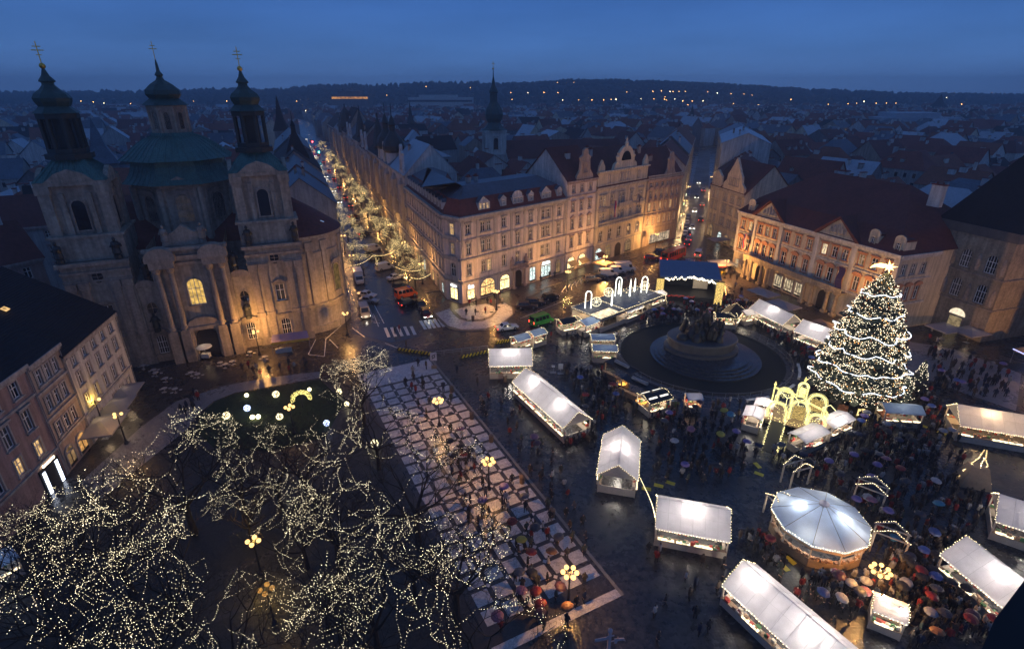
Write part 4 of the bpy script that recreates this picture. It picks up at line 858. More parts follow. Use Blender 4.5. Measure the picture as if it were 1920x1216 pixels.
# ------------------------------------------------------------------ the baroque church
def church():
    A_ = R(24); t = thing('church', 'baroque church with two green-domed towers and central octagonal dome', 'church', (-54.8, 87.75, 0), A_)
    ST, TRM, CU = MATS['church_stone'], MATS['church_trim'], MATS['copper_green']
    b = MB()
    # body: tower blocks, recessed chapel bays, raised centre
    def facade_part(x0, x1, y, z1, rows, seed):
        facade(b, t, (x0, y, 0), 0, x1 - x0, 0, z1, rows, TRM, 0, None, seed)
    G_ = M_dim
    tw = lambda m: [dict(z=1.6, h=3.2, w=1.6, xs=[4.6], arch=True, bars=2, hood='none'), dict(z=8.4, h=3.2, w=1.5, xs=[4.6], arch=False, bars=1, hood='ped')]
    facade_part(8.6, 17.8, 0, 19.2, tw(1), 1); facade_part(-17.8, -8.6, 0, 19.2, tw(0), 2)
    ch = [dict(z=1.4, h=3.4, w=1.5, xs=[1.45], arch=True, bars=2, hood='none')]
    facade_part(5.7, 8.6, .5, 14.2, ch, 3); facade_part(-8.6, -5.7, .5, 14.2, ch, 4)
    facade_part(-5.7, 5.7, -.6, 20.4, [dict(z=9.9, h=4.7, w=2.4, xs=[5.7], arch=True, bars=2, lit=em('stained_glass', (1, .62, .16), .75, .45, 1.6))], 5)
    for s in (-1, 1):
        b.quad((s * 5.7, -.6, 0), (s * 5.7, .5, 0), (s * 5.7, .5, 20.4), (s * 5.7, -.6, 20.4)); b.quad((s * 5.7, .5, 14), (s * 5.7, 12, 14), (s * 5.7, 12, 20.4), (s * 5.7, .5, 20.4))
        b.quad((s * 8.6, 0, 0), (s * 8.6, 8, 0), (s * 8.6, 8, 19.2), (s * 8.6, 0, 19.2)); b.quad((s * 17.8, 0, 0), (s * 17.8, 26, 0), (s * 17.8, 26, 19.2), (s * 17.8, 0, 19.2))
    b.box(-17.7, 17.7, 8, 27, 0, 18.4); b.quad((-8.6, 0.5, 14.2), (8.6, .5, 14.2), (8.6, 9, 16), (-8.6, 9, 16))
    b.done('wall', ST, t)
    # apse on the east side, bellied out, with its window
    ap = MB(); n = 16; r0 = 8.2; cy_ = 10.2
    ap.lathe([(r0 + .35, 0), (r0 + .35, 1.4), (r0, 1.5), (r0, 19.4)], n, 17.6, cy_, -math.pi / 2, math.pi / 2)
    for z, h, o_ in ((18.9, .5, .5), (18.3, .5, .25), (5.6, .35, .3), (15.9, .25, .15), (4.4, .2, .15)): ap.lathe([(r0, z), (r0 + o_, z), (r0 + o_, z + h), (r0, z + h)], n, 17.6, cy_, -math.pi / 2, math.pi / 2)
    for a in (-78, -58, -24, -4, 30, 52):
        q = R(a); ap.M = Matrix.Translation((17.6 + r0 * math.cos(q), cy_ + r0 * math.sin(q), 0)) @ Matrix.Rotation(q + math.pi / 2, 4, 'Z'); ap.box(-.55, .55, -.22, .1, 6, 18.2); ap.box(-.75, .75, -.34, .1, 16.6, 18.2); ap.M = None
    apo = ap.done('apse', ST, t)
    for a in (-41, 13):
        q = R(a); me, pe = window_mesh(1.9, 5.4, 'seg', True, 2, TRM, True)
        w = ob('window', me, t, (17.6 + (r0 + .12) * math.cos(q), cy_ + (r0 + .12) * math.sin(q), 7.6), q + math.pi / 2)
        p = ob('pane', pe, w); p.location.y = -.19; p.material_slots[0].link = 'OBJECT'; p.material_slots[0].material = em('apse_glass', (1, .62, .2), .12, .7, 1.4)
    r = MB(); r.lathe([(r0 + .7, 19.4), (r0 * .55, 22.6), (.3, 25.4)], n, 17.6, cy_, -math.pi / 2, math.pi / 2)
    r.add([(-17.9, 8, 18.5), (17.9, 8, 18.5), (17.9, 27.2, 18.5), (-17.9, 27.2, 18.5), (-12, 17, 25.4), (17.9, 17, 25.4), (17.9, 2, 19.2)], [(0, 1, 5, 4), (2, 3, 4, 5), (3, 0, 4)])
    r.slabx([(1.9, 18.5), (18.6, 18.5), (10.2, 25.4)], 17.5, 17.8)
    rf = r.done('roof', MATS['tile_brown'], t)
    sk = MB(); sk.box(-.35, .35, -.4, .4, 0, .1); o = sk.done('skylight', em('skylight_blue', (.3, .45, .8), .5), rf, loc=(22.6, 6.0, 21.0)); o.rotation_euler = (R(-25), R(25), 0)
    # plinth, cornices, pilasters and the giant columns
    c = MB()
    def crs(x0, x1, y, z, h, out): c.box(x0 - out * .5, x1 + out * .5, y - out, y - .006, z, z + h)
    for x0, x1 in ((8.6, 17.8), (-17.8, -8.6)):
        for z, h, o_ in ((0, 1.4, .3), (5.6, .35, .35), (15.8, .3, .2), (17.2, .4, .35), (18.6, .55, .75)): crs(x0, x1, 0, z, h, o_)
        for x in (x0 + .8, x0 + 2.5, x1 - 2.5, x1 - .8):
            c.box(x - .55, x + .55, -.28, -.007, 6, 15.8); c.box(x - .75, x + .75, -.45, -.008, 14.6, 15.8); c.box(x - .7, x + .7, -.4, -.009, 6, 6.6); c.box(x - .55, x + .55, -.2, -.0065, 1.4, 5.6)
        m = (x0 + x1) / 2                                             # oval window above
        for k in range(12):
            a, a2 = k * math.pi / 6, (k + 1) * math.pi / 6
            c.add([(m + .75 * math.cos(a), -.14, 16.6 + 1.05 * math.sin(a)), (m + .75 * math.cos(a2), -.14, 16.6 + 1.05 * math.sin(a2)), (m + 1.05 * math.cos(a2), -.14, 16.6 + 1.35 * math.sin(a2)), (m + 1.05 * math.cos(a), -.14, 16.6 + 1.35 * math.sin(a))], [(0, 1, 2, 3)])
    for x0, x1 in ((5.7, 8.6), (-8.6, -5.7)):
        for z, h, o_ in ((0, 1.4, .3), (5.6, .3, .3), (13.8, .4, .4)): crs(x0, x1, .5, z, h, o_)
        m = (x0 + x1) / 2; c.slab([(m + 1.5 * math.cos(math.pi * i / 8), 14.2 + .9 * math.sin(math.pi * i / 8)) for i in range(9)], .1, .9)
        c.slab([(m + 1.35 * math.cos(math.pi * i / 8), 5.0 + 1.3 * math.sin(math.pi * i / 8)) for i in range(9)] + [(m - 1.0 * math.cos(math.pi * i / 8), 5.0 + .95 * math.sin(math.pi * i / 8)) for i in range(9)], .12, .48)
    for z, h, o_ in ((0, 1.4, .3), (5.6, .35, .45), (17.2, .5, .3), (18.2, .7, .6), (19.9, .5, 1.0)): crs(-5.7, 5.7, -.6, z, h, o_)
    for s in (-1, 1):
        for x in (2.9, 4.8):
            c.lathe([(.62, 6.0), (.62, 6.5), (.5, 6.7), (.46, 12), (.4, 16.2), (.62, 16.6), (.66, 17.2)], 12, s * x, -1.35); c.box(s * x - .7, s * x + .7, -2.05, -.61, 5.2, 6.0); c.box(s * x - .75, s * x + .75, -2.1, -.61, 0, 5.2)
        c.box(s * 3.85 - 1.8, s * 3.85 + 1.8, -2.2, -.62, 17.2, 18.4)
        c.slab([(s * 3.85 + 2.2 * math.cos(math.pi * i / 10), 19.0 + 1.7 * math.sin(math.pi * i / 10)) for i in range(11)] + [(s * 3.85 - 2.2, 18.4), (s * 3.85 + 2.2, 18.4)], -2.4, -.5)
    c.slab([(-2.6, 20.4), (2.6, 20.4), (2.4, 22.2), (1.2, 22.8), (0, 23.8), (-1.2, 22.8), (-2.4, 22.2)], -.2, .9)
    c.done('cornice', TRM, t)
    d = MB(); d.mi = 0; d.slab([(-1.6, 0), (1.6, 0), (1.6, 4)] + [(1.6 * math.cos(math.pi * i / 8), 4 + 1.5 * math.sin(math.pi * i / 8)) for i in range(1, 8)] + [(-1.6, 4)], -1.0, -.62); d.mi = 1
    for s in (-1, 1): d.box(s * 2.1 - .35, s * 2.1 + .35, -1.6, -.63, 0, 5.6)
    d.box(-2.7, 2.7, -1.8, -.63, 5.6, 6.3); d.slab([(2.6 * math.cos(math.pi * i / 8), 6.3 + 1.6 * math.sin(math.pi * i / 8)) for i in range(9)], -1.6, -.7)
    d.done('portal', [MATS['door_dark'], TRM], t)
    for x0, x1, y in ((8.6, 17.8, 0), (-17.8, -8.6, 0), (5.7, 8.6, .5), (-8.6, -5.7, .5)):
        m = (x0 + x1) / 2; z0 = 16.6 if x1 - x0 > 5 else 10.0
        o_ = MB(); o_.slab([(m + .75 * math.cos(k * math.pi / 8), z0 + 1.05 * math.sin(k * math.pi / 8)) for k in range(16)], y - .1, y - .02); w = o_.done('window', M_pane, t)
        f = MB()
        for k in range(16):
            a, a2 = k * math.pi / 8, (k + 1) * math.pi / 8
            f.add([(m + .75 * math.cos(a), y - .16, z0 + 1.05 * math.sin(a)), (m + .75 * math.cos(a2), y - .16, z0 + 1.05 * math.sin(a2)), (m + .95 * math.cos(a2), y - .16, z0 + 1.25 * math.sin(a2)), (m + .95 * math.cos(a), y - .16, z0 + 1.25 * math.sin(a))], [(0, 1, 2, 3)])
        f.box(m - .03, m + .03, y - .14, y - .1, z0 - 1, z0 + 1); f.box(m - .7, m + .7, y - .14, y - .1, z0 - .03, z0 + .03); f.done('frame', TRM, w)
    wd = MB()                                                          # round gilded panel in the drum
    # statues on the parapets
    for x, y, z in ((9.6, -.2, 19.3), (17.2, -.2, 19.3), (-9.6, -.2, 19.3), (-17.2, -.2, 19.3), (-6.6, .4, 15.2), (6.6, .4, 15.2), (-2.7, 0, 20.5), (2.7, 0, 20.5), (7.2, -.2, 5.9), (-7.2, -.2, 5.9)):
        s_ = MB(); s_.lathe([(.55, 0), (.55, .5), (.45, .6), (.62, .9), (.5, 1.7), (.62, 2.3), (.5, 2.7), (.16, 2.85), (.24, 3.1), (.2, 3.35), (.02, 3.5)], 8); s_.tube([(.4, 0, 2.4), (.8, -.2, 2.0), (.7, -.5, 2.5)], .13, 5); s_.tube([(-.4, 0, 2.4), (-.75, -.15, 1.9)], .13, 5)
        s_.done('statue', MATS['bronze_dark'] if z < 20 else TRM, t, loc=(x, y, z), rz=rnd.uniform(-.5, .5))
    # towers
    for s in (-1, 1):
        X = s * 13.15; Y = 5.4; hw = 4.3
        tb = MB(); tb.box(X - hw - .45, X + hw + .45, Y - hw - .45, Y + hw + .45, 19.15, 23.2); tb.box(X - hw - .8, X + hw + .8, Y - hw - .8, Y + hw + .8, 22.9, 23.25)
        tb.box(X - hw + .5, X + hw - .5, Y - hw + .5, Y + hw - .5, 23.2, 31.4)
        for sx in (-1, 1):
            for sy in (-1, 1):
                tb.box(X + sx * (hw - .55) - .75, X + sx * (hw - .55) + .75, Y + sy * (hw - .55) - .75, Y + sy * (hw - .55) + .75, 23.2, 30.8)
                tb.box(X + sx * (hw - .55) - .95, X + sx * (hw - .55) + .95, Y + sy * (hw - .55) - .95, Y + sy * (hw - .55) + .95, 29.6, 30.8)
        for k in (-1.75, 1.75):
            tb.box(X + k - .35, X + k + .35, Y - hw + .15, Y - hw + .49, 23.2, 29.6); tb.box(X + hw - .49, X + hw - .15, Y + k - .35, Y + k + .35, 23.2, 29.6)
        tb.box(X - hw - .3, X + hw + .3, Y - hw - .3, Y + hw + .3, 30.8, 31.4)
        for q in range(4):                                            # curved eyebrow gables
            tb.M = Matrix.Translation((X, Y, 0)) @ Matrix.Rotation(q * math.pi / 2, 4, 'Z'); tb.slab([(-3.4, 31.3), (3.4, 31.3), (2.8, 31.7), (1.7, 32.6), (0, 33.2), (-1.7, 32.6), (-2.8, 31.7)], -hw - .35, -hw + .3); tb.M = None
        to = tb.done('tower', ST, t)
        for q in range(4):
            q_ = q * math.pi / 2; me, pe = window_mesh(1.8, 4.6, 'none', True, 0, TRM, True)
            dx, dy = math.sin(q_) * (hw - .3), -math.cos(q_) * (hw - .3)
            w = ob('window', me, to, (X + dx, Y + dy, 23.9), q_); p = ob('pane', pe, w); p.location.y = -.12
        rb = MB(); hb = hw + .55
        rb.lathe([(hb * 1.36, 31.4), (hb * 1.12, 32.3), (hb * .85, 33.3), (hb * .62, 34.2), (hb * .56, 34.6)], 4, X, Y, rot=math.pi / 4)
        for k in range(4):
            for j in range(9):
                f = (j - 4) / 4.4; q_ = k * math.pi / 2; pts = []
                for rr, z in ((hb * .965, 31.45), (hb * .795, 32.35), (hb * .605, 33.35), (hb * .44, 34.25)):
                    lx, ly = f * rr, -rr; pts.append((X + lx * math.cos(q_) - ly * math.sin(q_), Y + lx * math.sin(q_) + ly * math.cos(q_), z))
                rb.tube(pts, .06, 4, False)
        rb.done('tower_roof', CU, to)
        lb = MB(); oct_ = lambda rr: [(X + rr * math.cos(R(22.5 + 45 * q)), Y + rr * math.sin(R(22.5 + 45 * q))) for q in range(8)]
        lb.prism(oct_(3.2), 34.4, 35.2); lb.prism(oct_(2.7), 35.2, 35.9); lb.prism(oct_(1.5), 35.9, 40.4)
        for q in range(8):
            px_, py_ = X + 2.35 * math.cos(R(22.5 + 45 * q)), Y + 2.35 * math.sin(R(22.5 + 45 * q)); lb.tube([(px_, py_, 35.9), (px_, py_, 40.3)], .34, 5)
        lb.prism(oct_(2.75), 40.2, 41.0)
        lb.done('lantern', MATS['onion_dark'], to)
        on = MB(); on.mi = 0
        on.lathe([(r_, 40.95 + (z_ - 40.95) * .83) for r_, z_ in ((3.1, 40.95), (2.5, 41.5), (2.0, 42.1), (2.35, 42.9), (2.45, 43.5), (2.1, 44.2), (1.3, 44.9), (.8, 45.6), (.75, 46.0), (1.05, 46.2), (1.0, 46.4), (.5, 47.2), (.15, 48.4))], 8, X, Y, rot=R(22.5)); on.mi = 1
        on.ball((X, Y, 47.4), .42, 10, 6); on.tube([(X, Y, 47.6), (X, Y, 50.6)], .07, 5); on.box(X - .75, X + .75, Y - .05, Y + .05, 49.4, 49.53); on.box(X - .5, X + .5, Y - .05, Y + .05, 49.9, 50.02); on.box(X - .35, X + .35, Y - .05, Y + .05, 48.8, 48.9)
        on.done('onion_dome', [CU if False else MATS['onion_green'], MATS['gold']], to)
    # central drum and dome
    X, Y = 0, 17.0; k8 = lambda rr: [(X + rr * math.cos(R(22.5 + 45 * q)), Y + rr * math.sin(R(22.5 + 45 * q))) for q in range(8)]
    db = MB(); db.prism(k8(8.2), 18, 29.0); db.prism(k8(8.7), 28.3, 29.2)
    for q in range(8):
        pa = k8(8.3)[q]; db.tube([(pa[0], pa[1], 19), (pa[0], pa[1], 28.4)], .7, 6)
    for q in (0, 2, 4, 6): db.M = Matrix.Translation((X, Y, 0)) @ Matrix.Rotation(q * math.pi / 4, 4, 'Z'); db.slab([(-2.4, 28.6), (2.4, 28.6), (1.6, 29.6), (0, 30.4), (-1.6, 29.6)], -8.3, -7.4); db.M = None
    do = db.done('drum', ST, t)
    for q in (0, 1, 7, 2, 6):
        q_ = q * math.pi / 4; rr = 8.2 * math.cos(R(22.5)) + .02; me, pe = window_mesh(2.4, 4.6, 'seg', True, 2, TRM, True)
        w = ob('window', me, do, (X + rr * math.sin(q_), Y - rr * math.cos(q_), 22.4), q_); p = ob('pane', pe, w); p.location.y = -.18
        if q == 0: p.material_slots[0].link = 'OBJECT'; p.material_slots[0].material = em('drum_glow', (1, .65, .25), .045, .6, 1.2)
    rb = MB()
    def skirt(prof):
        rb.lathe(prof, 8, X, Y, rot=R(22.5))
        for q in range(8):
            for f in (0, .17, .34, .5, .66, .83):
                pts = []
                for rr, z in prof:
                    a, c_ = Vector((math.cos(R(22.5 + 45 * q)), math.sin(R(22.5 + 45 * q)))) * rr, Vector((math.cos(R(67.5 + 45 * q)), math.sin(R(67.5 + 45 * q)))) * rr; p_ = a.lerp(c_, f); pts.append((X + p_.x, Y + p_.y, z + .02))
                rb.tube(pts, .07, 4, False)
    skirt([(9.9, 29.0), (9.0, 29.8), (8.3, 30.8), (7.9, 31.9)]); skirt([(9.6, 32.9), (8.7, 33.5), (7.0, 34.9), (5.2, 36.1), (3.6, 36.7), (3.3, 37.2)])
    rb.prism(k8(7.9), 31.5, 33.2)
    rb.done('dome_roof', CU, do)
    lb = MB(); lb.prism(k8(3.0), 36.9, 41.4); lb.prism(k8(3.3), 41.0, 41.7)
    for q in range(8): pa = k8(3.0)[q]; lb.tube([(pa[0], pa[1], 37), (pa[0], pa[1], 41.2)], .28, 5)
    lo = lb.done('lantern', ST, do)
    for q in range(8):
        q_ = q * math.pi / 4; rr = 3.0 * math.cos(R(22.5)) + .02; me, pe = window_mesh(.9, 2.8, 'none', True, 1, TRM, False)
        w = ob('window', me, do, (X + rr * math.sin(q_), Y - rr * math.cos(q_), 37.8), q_); p = ob('pane', pe, w); p.location.y = -.18
    cb = MB(); cb.mi = 0; cb.lathe([(3.9, 41.7), (3.0, 42.4), (2.4, 42.8), (2.9, 43.5), (2.8, 44.2), (1.8, 45.1), (.7, 45.8), (.45, 46.3), (.7, 46.6), (.3, 47.2), (.2, 48.4), (.08, 49)], 8, X, Y, rot=R(22.5)); cb.mi = 1
    cb.tube([(X, Y, 49), (X, Y, 51.8)], .06, 5); cb.box(X - .6, X + .6, Y - .05, Y + .05, 50.6, 50.72); cb.box(X - .4, X + .4, Y - .05, Y + .05, 51.1, 51.2); cb.done('dome_cap', [MATS['onion_green'], MATS['gold']], do)
    return t
pm('onion_green', (.03, .075, .07), .5, .35, 1.2)
church()
# ------------------------------------------------------------------ the old town beyond the square
pal_w = ['plaster_grey', 'plaster_pale', 'plaster_beige', 'plaster_cream', 'plaster_dark', 'plaster_white']
pal_r = ['tile_red', 'tile_brown', 'tile_rust', 'slate', 'slate_blue', 'roof_black', 'sheet_pale', 'tile_red', 'tile_brown', 'tile_rust']
rname = {'tile_red': 'dark red tile', 'tile_brown': 'brown tile', 'tile_rust': 'rust red tile', 'slate': 'slate', 'slate_blue': 'blue-grey slate', 'roof_black': 'black', 'sheet_pale': 'pale metal sheet'}
wname = {'plaster_grey': 'grey', 'plaster_pale': 'pale', 'plaster_beige': 'beige', 'plaster_cream': 'cream', 'plaster_dark': 'dark', 'plaster_white': 'white'}
def near_line(x, y, o, d, n, lo, hi, smin, smax):
    v = Vector((x - o.x, y - o.y)); s, w = v.dot(d), v.dot(n); return smin < s < smax and lo < w < hi
def taken(x, y):
    if near_line(x, y, A0, SDIR, SNR, -46, 26, -30, 400): return True                 # avenue and its houses
    if near_line(x, y, A0, SDIR, SNR, -24, 8, 350, 1500): return True
    if near_line(x, y, F0, FD, FN, -24, 60, -10, 96): return True                     # north row and the square
    if near_line(x, y, T0, TD, TN, -12, 24, -10, 330): return True                    # narrow street and its rows
    p = Vector((58.9, 138.0)); d = Vector((73.0 - 58.9, 97.2 - 138.0)).normalized(); n = Vector((-d.y, d.x))
    v = Vector((x, y)) - p; s, w = v.dot(d), v.dot(n)
    if -40 < s < 70 and -60 < w < 36: return True                                    # palace and stone house
    if near_line(x, y, Vector((-54.8, 87.75)), Vector((math.cos(R(24)), math.sin(R(24)))), Vector((-math.sin(R(24)), math.cos(R(24)))), -40, 40, -30, 40): return True
    if y < 130 and -135 < x < 110: return True
    if y < 60: return True
    if math.hypot(x + 8, y - 268) < 36 or near_line(x, y, Vector((-8, 268)), Vector((.93, .37)), Vector((-.37, .93)), -22, 22, -10, 70): return True     # church with the onion spire
    return False
rc = random.Random(77); cells = []
ca, sa = math.cos(R(27)), math.sin(R(27))
for i in range(-70, 80):
    for j in range(-10, 75):
        gx, gy = i * 19.5 + (j % 2) * 7, j * 17.5
        if i % 5 == 0 and rc.random() < .7: continue                   # lanes and courts
        x, y = gx * ca - gy * sa + rc.uniform(-2, 2), gx * sa + gy * ca + rc.uniform(-2, 2) + 40
        if y > 1050 or taken(x, y) or not inview(x, y, 20, 40): continue
        cells.append((math.hypot(x, y), x, y))
cells.sort()
mass = {k: MB() for k in ('m',)}; M_ = mass['m']; CITYM = [MATS[k] for k in pal_w] + [MATS[k] for k in pal_r[:7]] + [em('far_window', (1, .68, .35), 1.4, .8, .05)]
def house_geo(bw, br, L, D, he, rh_, hip):
    a = .4; r0, r1 = (L * .28, L * .72) if hip else (-a, L + a)
    bw.quad((0, 0, 0), (L, 0, 0), (L, 0, he), (0, 0, he)); shell(bw, L, D, he, rh_, hip)
    br.add([(-a, -a, he), (L + a, -a, he), (L + a, D + a, he), (-a, D + a, he), (r0, D / 2, he + rh_), (r1, D / 2, he + rh_)], [(0, 1, 5, 4), (2, 3, 4, 5)] + ([(1, 2, 5), (3, 0, 4)] if hip else []))
proto = {}
NEAR = 270
_wm = None
for idx, (dd, x, y) in enumerate(cells):
    L = rc.uniform(13, 21); D = rc.uniform(11, 16); he = rc.uniform(9.5, 17) * (1.08 if dd > 350 else 1); rh_ = rc.uniform(3.5, 7.5)
    wk, rk, hip = rc.choice(pal_w), rc.choice(pal_r), rc.random() < .35; an = R(27) + rc.choice([0, math.pi / 2, math.pi, -math.pi / 2]) + rc.uniform(-.12, .12)
    if idx < NEAR:
        zone = 'left of the church' if x < -70 else ('behind the avenue' if x < -10 else ('behind the ochre palace' if x < 70 else 'behind the dark red palace roof'))
        t = thing('town_house', '%s house with %s %s roof %s' % (wname[wk], rname[rk], 'hipped' if hip else 'gabled', zone), 'house', (x, y, 0), an, 'old town houses %s with %s walls and %s %s roofs' % (zone, wname[wk], rname[rk], 'hipped' if hip else 'gabled'))
        bw, br = MB(), MB(); bw.M = br.M = Matrix.Translation((-L / 2, -D / 2, 0))
        house_geo(bw, br, L, D, he, rh_, hip); bw.done('wall', MATS[wk], t); rf = br.done('roof', MATS[rk], t)
        for k in range(rc.randint(1, 3)):
            f = rc.uniform(.25, .75); cm = rc.choice(['plaster_pale', 'plaster_grey', 'plaster_white'])
            key = ('chim', cm, rc.randint(0, 2))
            if key not in proto:
                b = MB(); w_ = (.9, 1.6, 2.4)[key[2]]; b.mi = 0; b.box(-w_ / 2, w_ / 2, -.4, .4, -2, 1.6); b.mi = 1; b.box(-w_ / 2 - .1, w_ / 2 + .1, -.5, .5, 1.6, 1.8); proto[key] = b.mesh('chimney', [MATS[cm], MATS['tile_red']])
            ob('chimney', proto[key], t, (rc.uniform(-.38, .38) * L, (f - .5) * D, he + rh_ * (1 - abs(2 * f - 1))))
        near = dd < 300
        for side in range(4 if near else 0):                           # windows, one by one, on the sides seen from the square
            q = side * math.pi / 2; wa = an + q; nx, ny = math.sin(wa), -math.cos(wa)
            if nx * -x + ny * -y < 0: continue
            ln = L if side % 2 == 0 else D; off = (D if side % 2 == 0 else L) / 2
            n = int(ln / 3.4)
            for k in range(n):
                for fl in range(2):
                    z = he - 2.9 - fl * 3.4
                    if z < 3: continue
                    me, pe = window_mesh(1.1, 1.7, 'none', False, 1, MATS['stone_trim'], True)
                    lx = (k - (n - 1) / 2) * 3.2
                    w = ob('window', me, t, (lx * math.cos(q) + off * math.sin(q), lx * math.sin(q) - off * math.cos(q), z), q)
                    p = ob('pane', pe, w); p.location.y = -.22
                    if rc.random() < .07: p.material_slots[0].link = 'OBJECT'; p.material_slots[0].material = M_lit
        if near and rc.random() < .5:
            for k in range(rc.randint(1, 3)): dormer(t, (-L / 2, -D / 2, 0), 0, L * (k + 1) / 4, 2.2, he + rh_ * .35, 1.5, 1.3, MATS[wk], MATS[rk], rc.choice(['gab', 'flat']))
        if rc.random() < .5:
            b = MB(); b.box(-.5, .5, -.7, .7, 0, .1); s = rc.choice([-1, 1]); o = b.done('skylight', glass('skylight_glass', (.05, .06, .08), .1), t, loc=(rc.uniform(-.3, .3) * L, s * D * .25, he + rh_ * .5 + .06)); o.rotation_euler = (-s * math.atan2(rh_, D / 2) if s > 0 else math.atan2(rh_, D / 2), 0, 0)
    else:
        T = Matrix.Translation((x, y, 0)) @ Matrix.Rotation(an, 4, 'Z') @ Matrix.Translation((-L / 2, -D / 2, 0)); M_.M = T
        M_.mi = pal_w.index(wk); wm = MB(); rm = MB(); house_geo(wm, rm, L, D, he, rh_, hip); M_.add(wm.v, wm.f); M_.mi = 6 + pal_r[:7].index(rk); M_.add(rm.v, rm.f)
        for k in range(rc.randint(1, 3)):
            M_.mi = rc.choice([0, 1, 5]); f = rc.uniform(.25, .75); cx_, cy2 = rc.uniform(.1, .9) * L, f * D; M_.box(cx_ - .8, cx_ + .8, cy2 - .5, cy2 + .5, he + 1, he + rh_ * (1 - abs(2 * f - 1)) + 1.8)
        M_.mi = 13
        for k in range(rc.choice([0, 0, 1, 1, 2])):
            xx, zz = rc.uniform(.1, .85) * L, he - rc.choice([2.6, 5.8]); M_.quad((xx, -.05, zz), (xx + .9, -.05, zz), (xx + .9, -.05, zz + 1.3), (xx, -.05, zz + 1.3)); M_.quad((xx, D + .05, zz), (xx + .9, D + .05, zz), (xx + .9, D + .05, zz + 1.3), (xx, D + .05, zz + 1.3))
M_.M = None
tag(M_.done('far_rooftops', CITYM), 'mass of far town roofs fading towards the hill', 'rooftops', kind='stuff')

# rows along the narrow street
for i, (s0, s1, he, wl, rf_, lab) in enumerate(((16, 44, 21, 'plaster_grey', 'tile_red', 'tall grey house on the left of the narrow street'), (44.3, 80, 22, 'plaster_dark', 'slate', 'dark slate-roofed house further along the narrow street'), (80.3, 130, 22, 'plaster_grey', 'tile_rust', 'far grey house on the left of the narrow street'))):
    house('town_house', lab, ts(s0, 0), ts(s1, 0), 14, he, rows_of([(5.5, 2.4), (9.5, 2.4), (13.5, 2.3), (17.2, 2)], 7, 1.15, ['flat', 'ped', 'flat', 'none']), MATS[wl], MATS[rf_], 6.5, TR, courses=(4.6,), chim=2, seed=80 + i, litp=.08)
for i, (s0, s1, he, wl, rf_, rh_, lab) in enumerate(((22, 44, 17, 'plaster_dark', 'tile_brown', 6, 'low brown-roofed house right of the narrow street'), (62, 110, 25, 'plaster_pale', 'sheet_pale', 4, 'big pale block with many windows and pale roof right of the narrow street'), (110.4, 150, 24, 'plaster_pale', 'slate_blue', 5, 'pale ornate house behind the big pale block'), (44.4, 61.6, 15, 'plaster_white', 'tile_brown', 7, 'white gabled house before the big pale block'))):
    house('town_house', lab, ts(s1, 12), ts(s0, 12), 18, he, rows_of([(4.5, 2.2), (8.3, 2.2), (12, 2.2), (15.8, 2.2), (19.6, 2)][:max(2, int((he - 3) / 3.9))], int((s1 - s0) / 3.6), 1.15, ['flat', 'none', 'flat', 'none', 'none']), MATS[wl], MATS[rf_], rh_, TR, courses=(4.0,), chim=3, seed=90 + i, litp=.05)

# church with the tall onion spire behind the row
def spire_church():
    t = thing('spire_church', 'pale church tower with tall green onion spire above the roofs', 'church', (-8.5, 268, 0), R(12))
    b = MB(); b.box(-4.7, 4.7, -4.7, 4.7, 0, 26.6); b.box(-5.2, 5.2, -5.2, 5.2, 26.4, 27.3); b.box(-5.2, 5.2, -5.2, 5.2, 16.4, 17.1)
    for sx in (-1, 1):
        for k in (-4.2, 4.2): b.box(k - .55, k + .55, sx * 4.7 - .3, sx * 4.7 + .3, 17, 26.4); b.box(sx * 4.7 - .3, sx * 4.7 + .3, k - .55, k + .55, 17, 26.4)
    b.done('tower', MATS['plaster_white'], t)
    for q in range(4):
        q_ = q * math.pi / 2; me, pe = window_mesh(2.0, 5.0, 'seg', True, 0, MATS['stone_trim'], True)
        w = ob('window', me, t, (math.sin(q_) * 4.74, -math.cos(q_) * 4.74, 19), q_); p = ob('pane', pe, w); p.location.y = -.2
    r = MB(); r.mi = 0
    r.lathe([(6.6, 27.3), (4.7, 28.2), (3.7, 29.4), (3.0, 30.6), (4.0, 32.2), (4.4, 34.2), (3.9, 36.4), (2.7, 38.2), (1.8, 39.6), (1.7, 43), (2.1, 43.4), (2.0, 44.2), (1.1, 46), (.7, 47), (.7, 48), (.25, 50), (.14, 53)], 8, rot=R(22.5)); r.mi = 1; r.ball((0, 0, 53.3), .45, 8, 5); r.tube([(0, 0, 53.5), (0, 0, 56.4)], .1, 5); r.box(-.7, .7, -.08, .08, 55.2, 55.4)
    r.done('onion_spire', [MATS['onion_green'], MATS['gold']], t)
    n = MB(); n.mi = 0; n.box(4.6, 62, -9, 9, 0, 15); n.mi = 1; n.slabx([(-9.6, 15), (9.6, 15), (0, 22.5)], 4.8, 62.5); n.mi = 0; n.slabx([(-8.8, 15), (8.8, 15), (0, 21.8)], 4.5, 4.9)
    n.slab([(-12, 0), (-4.8, 0), (-4.8, 14), (-8.4, 19.5), (-12, 14)], -4, 4)
    n.done('nave', [MATS['plaster_pale'], MATS['tile_brown']], t)
spire_church()
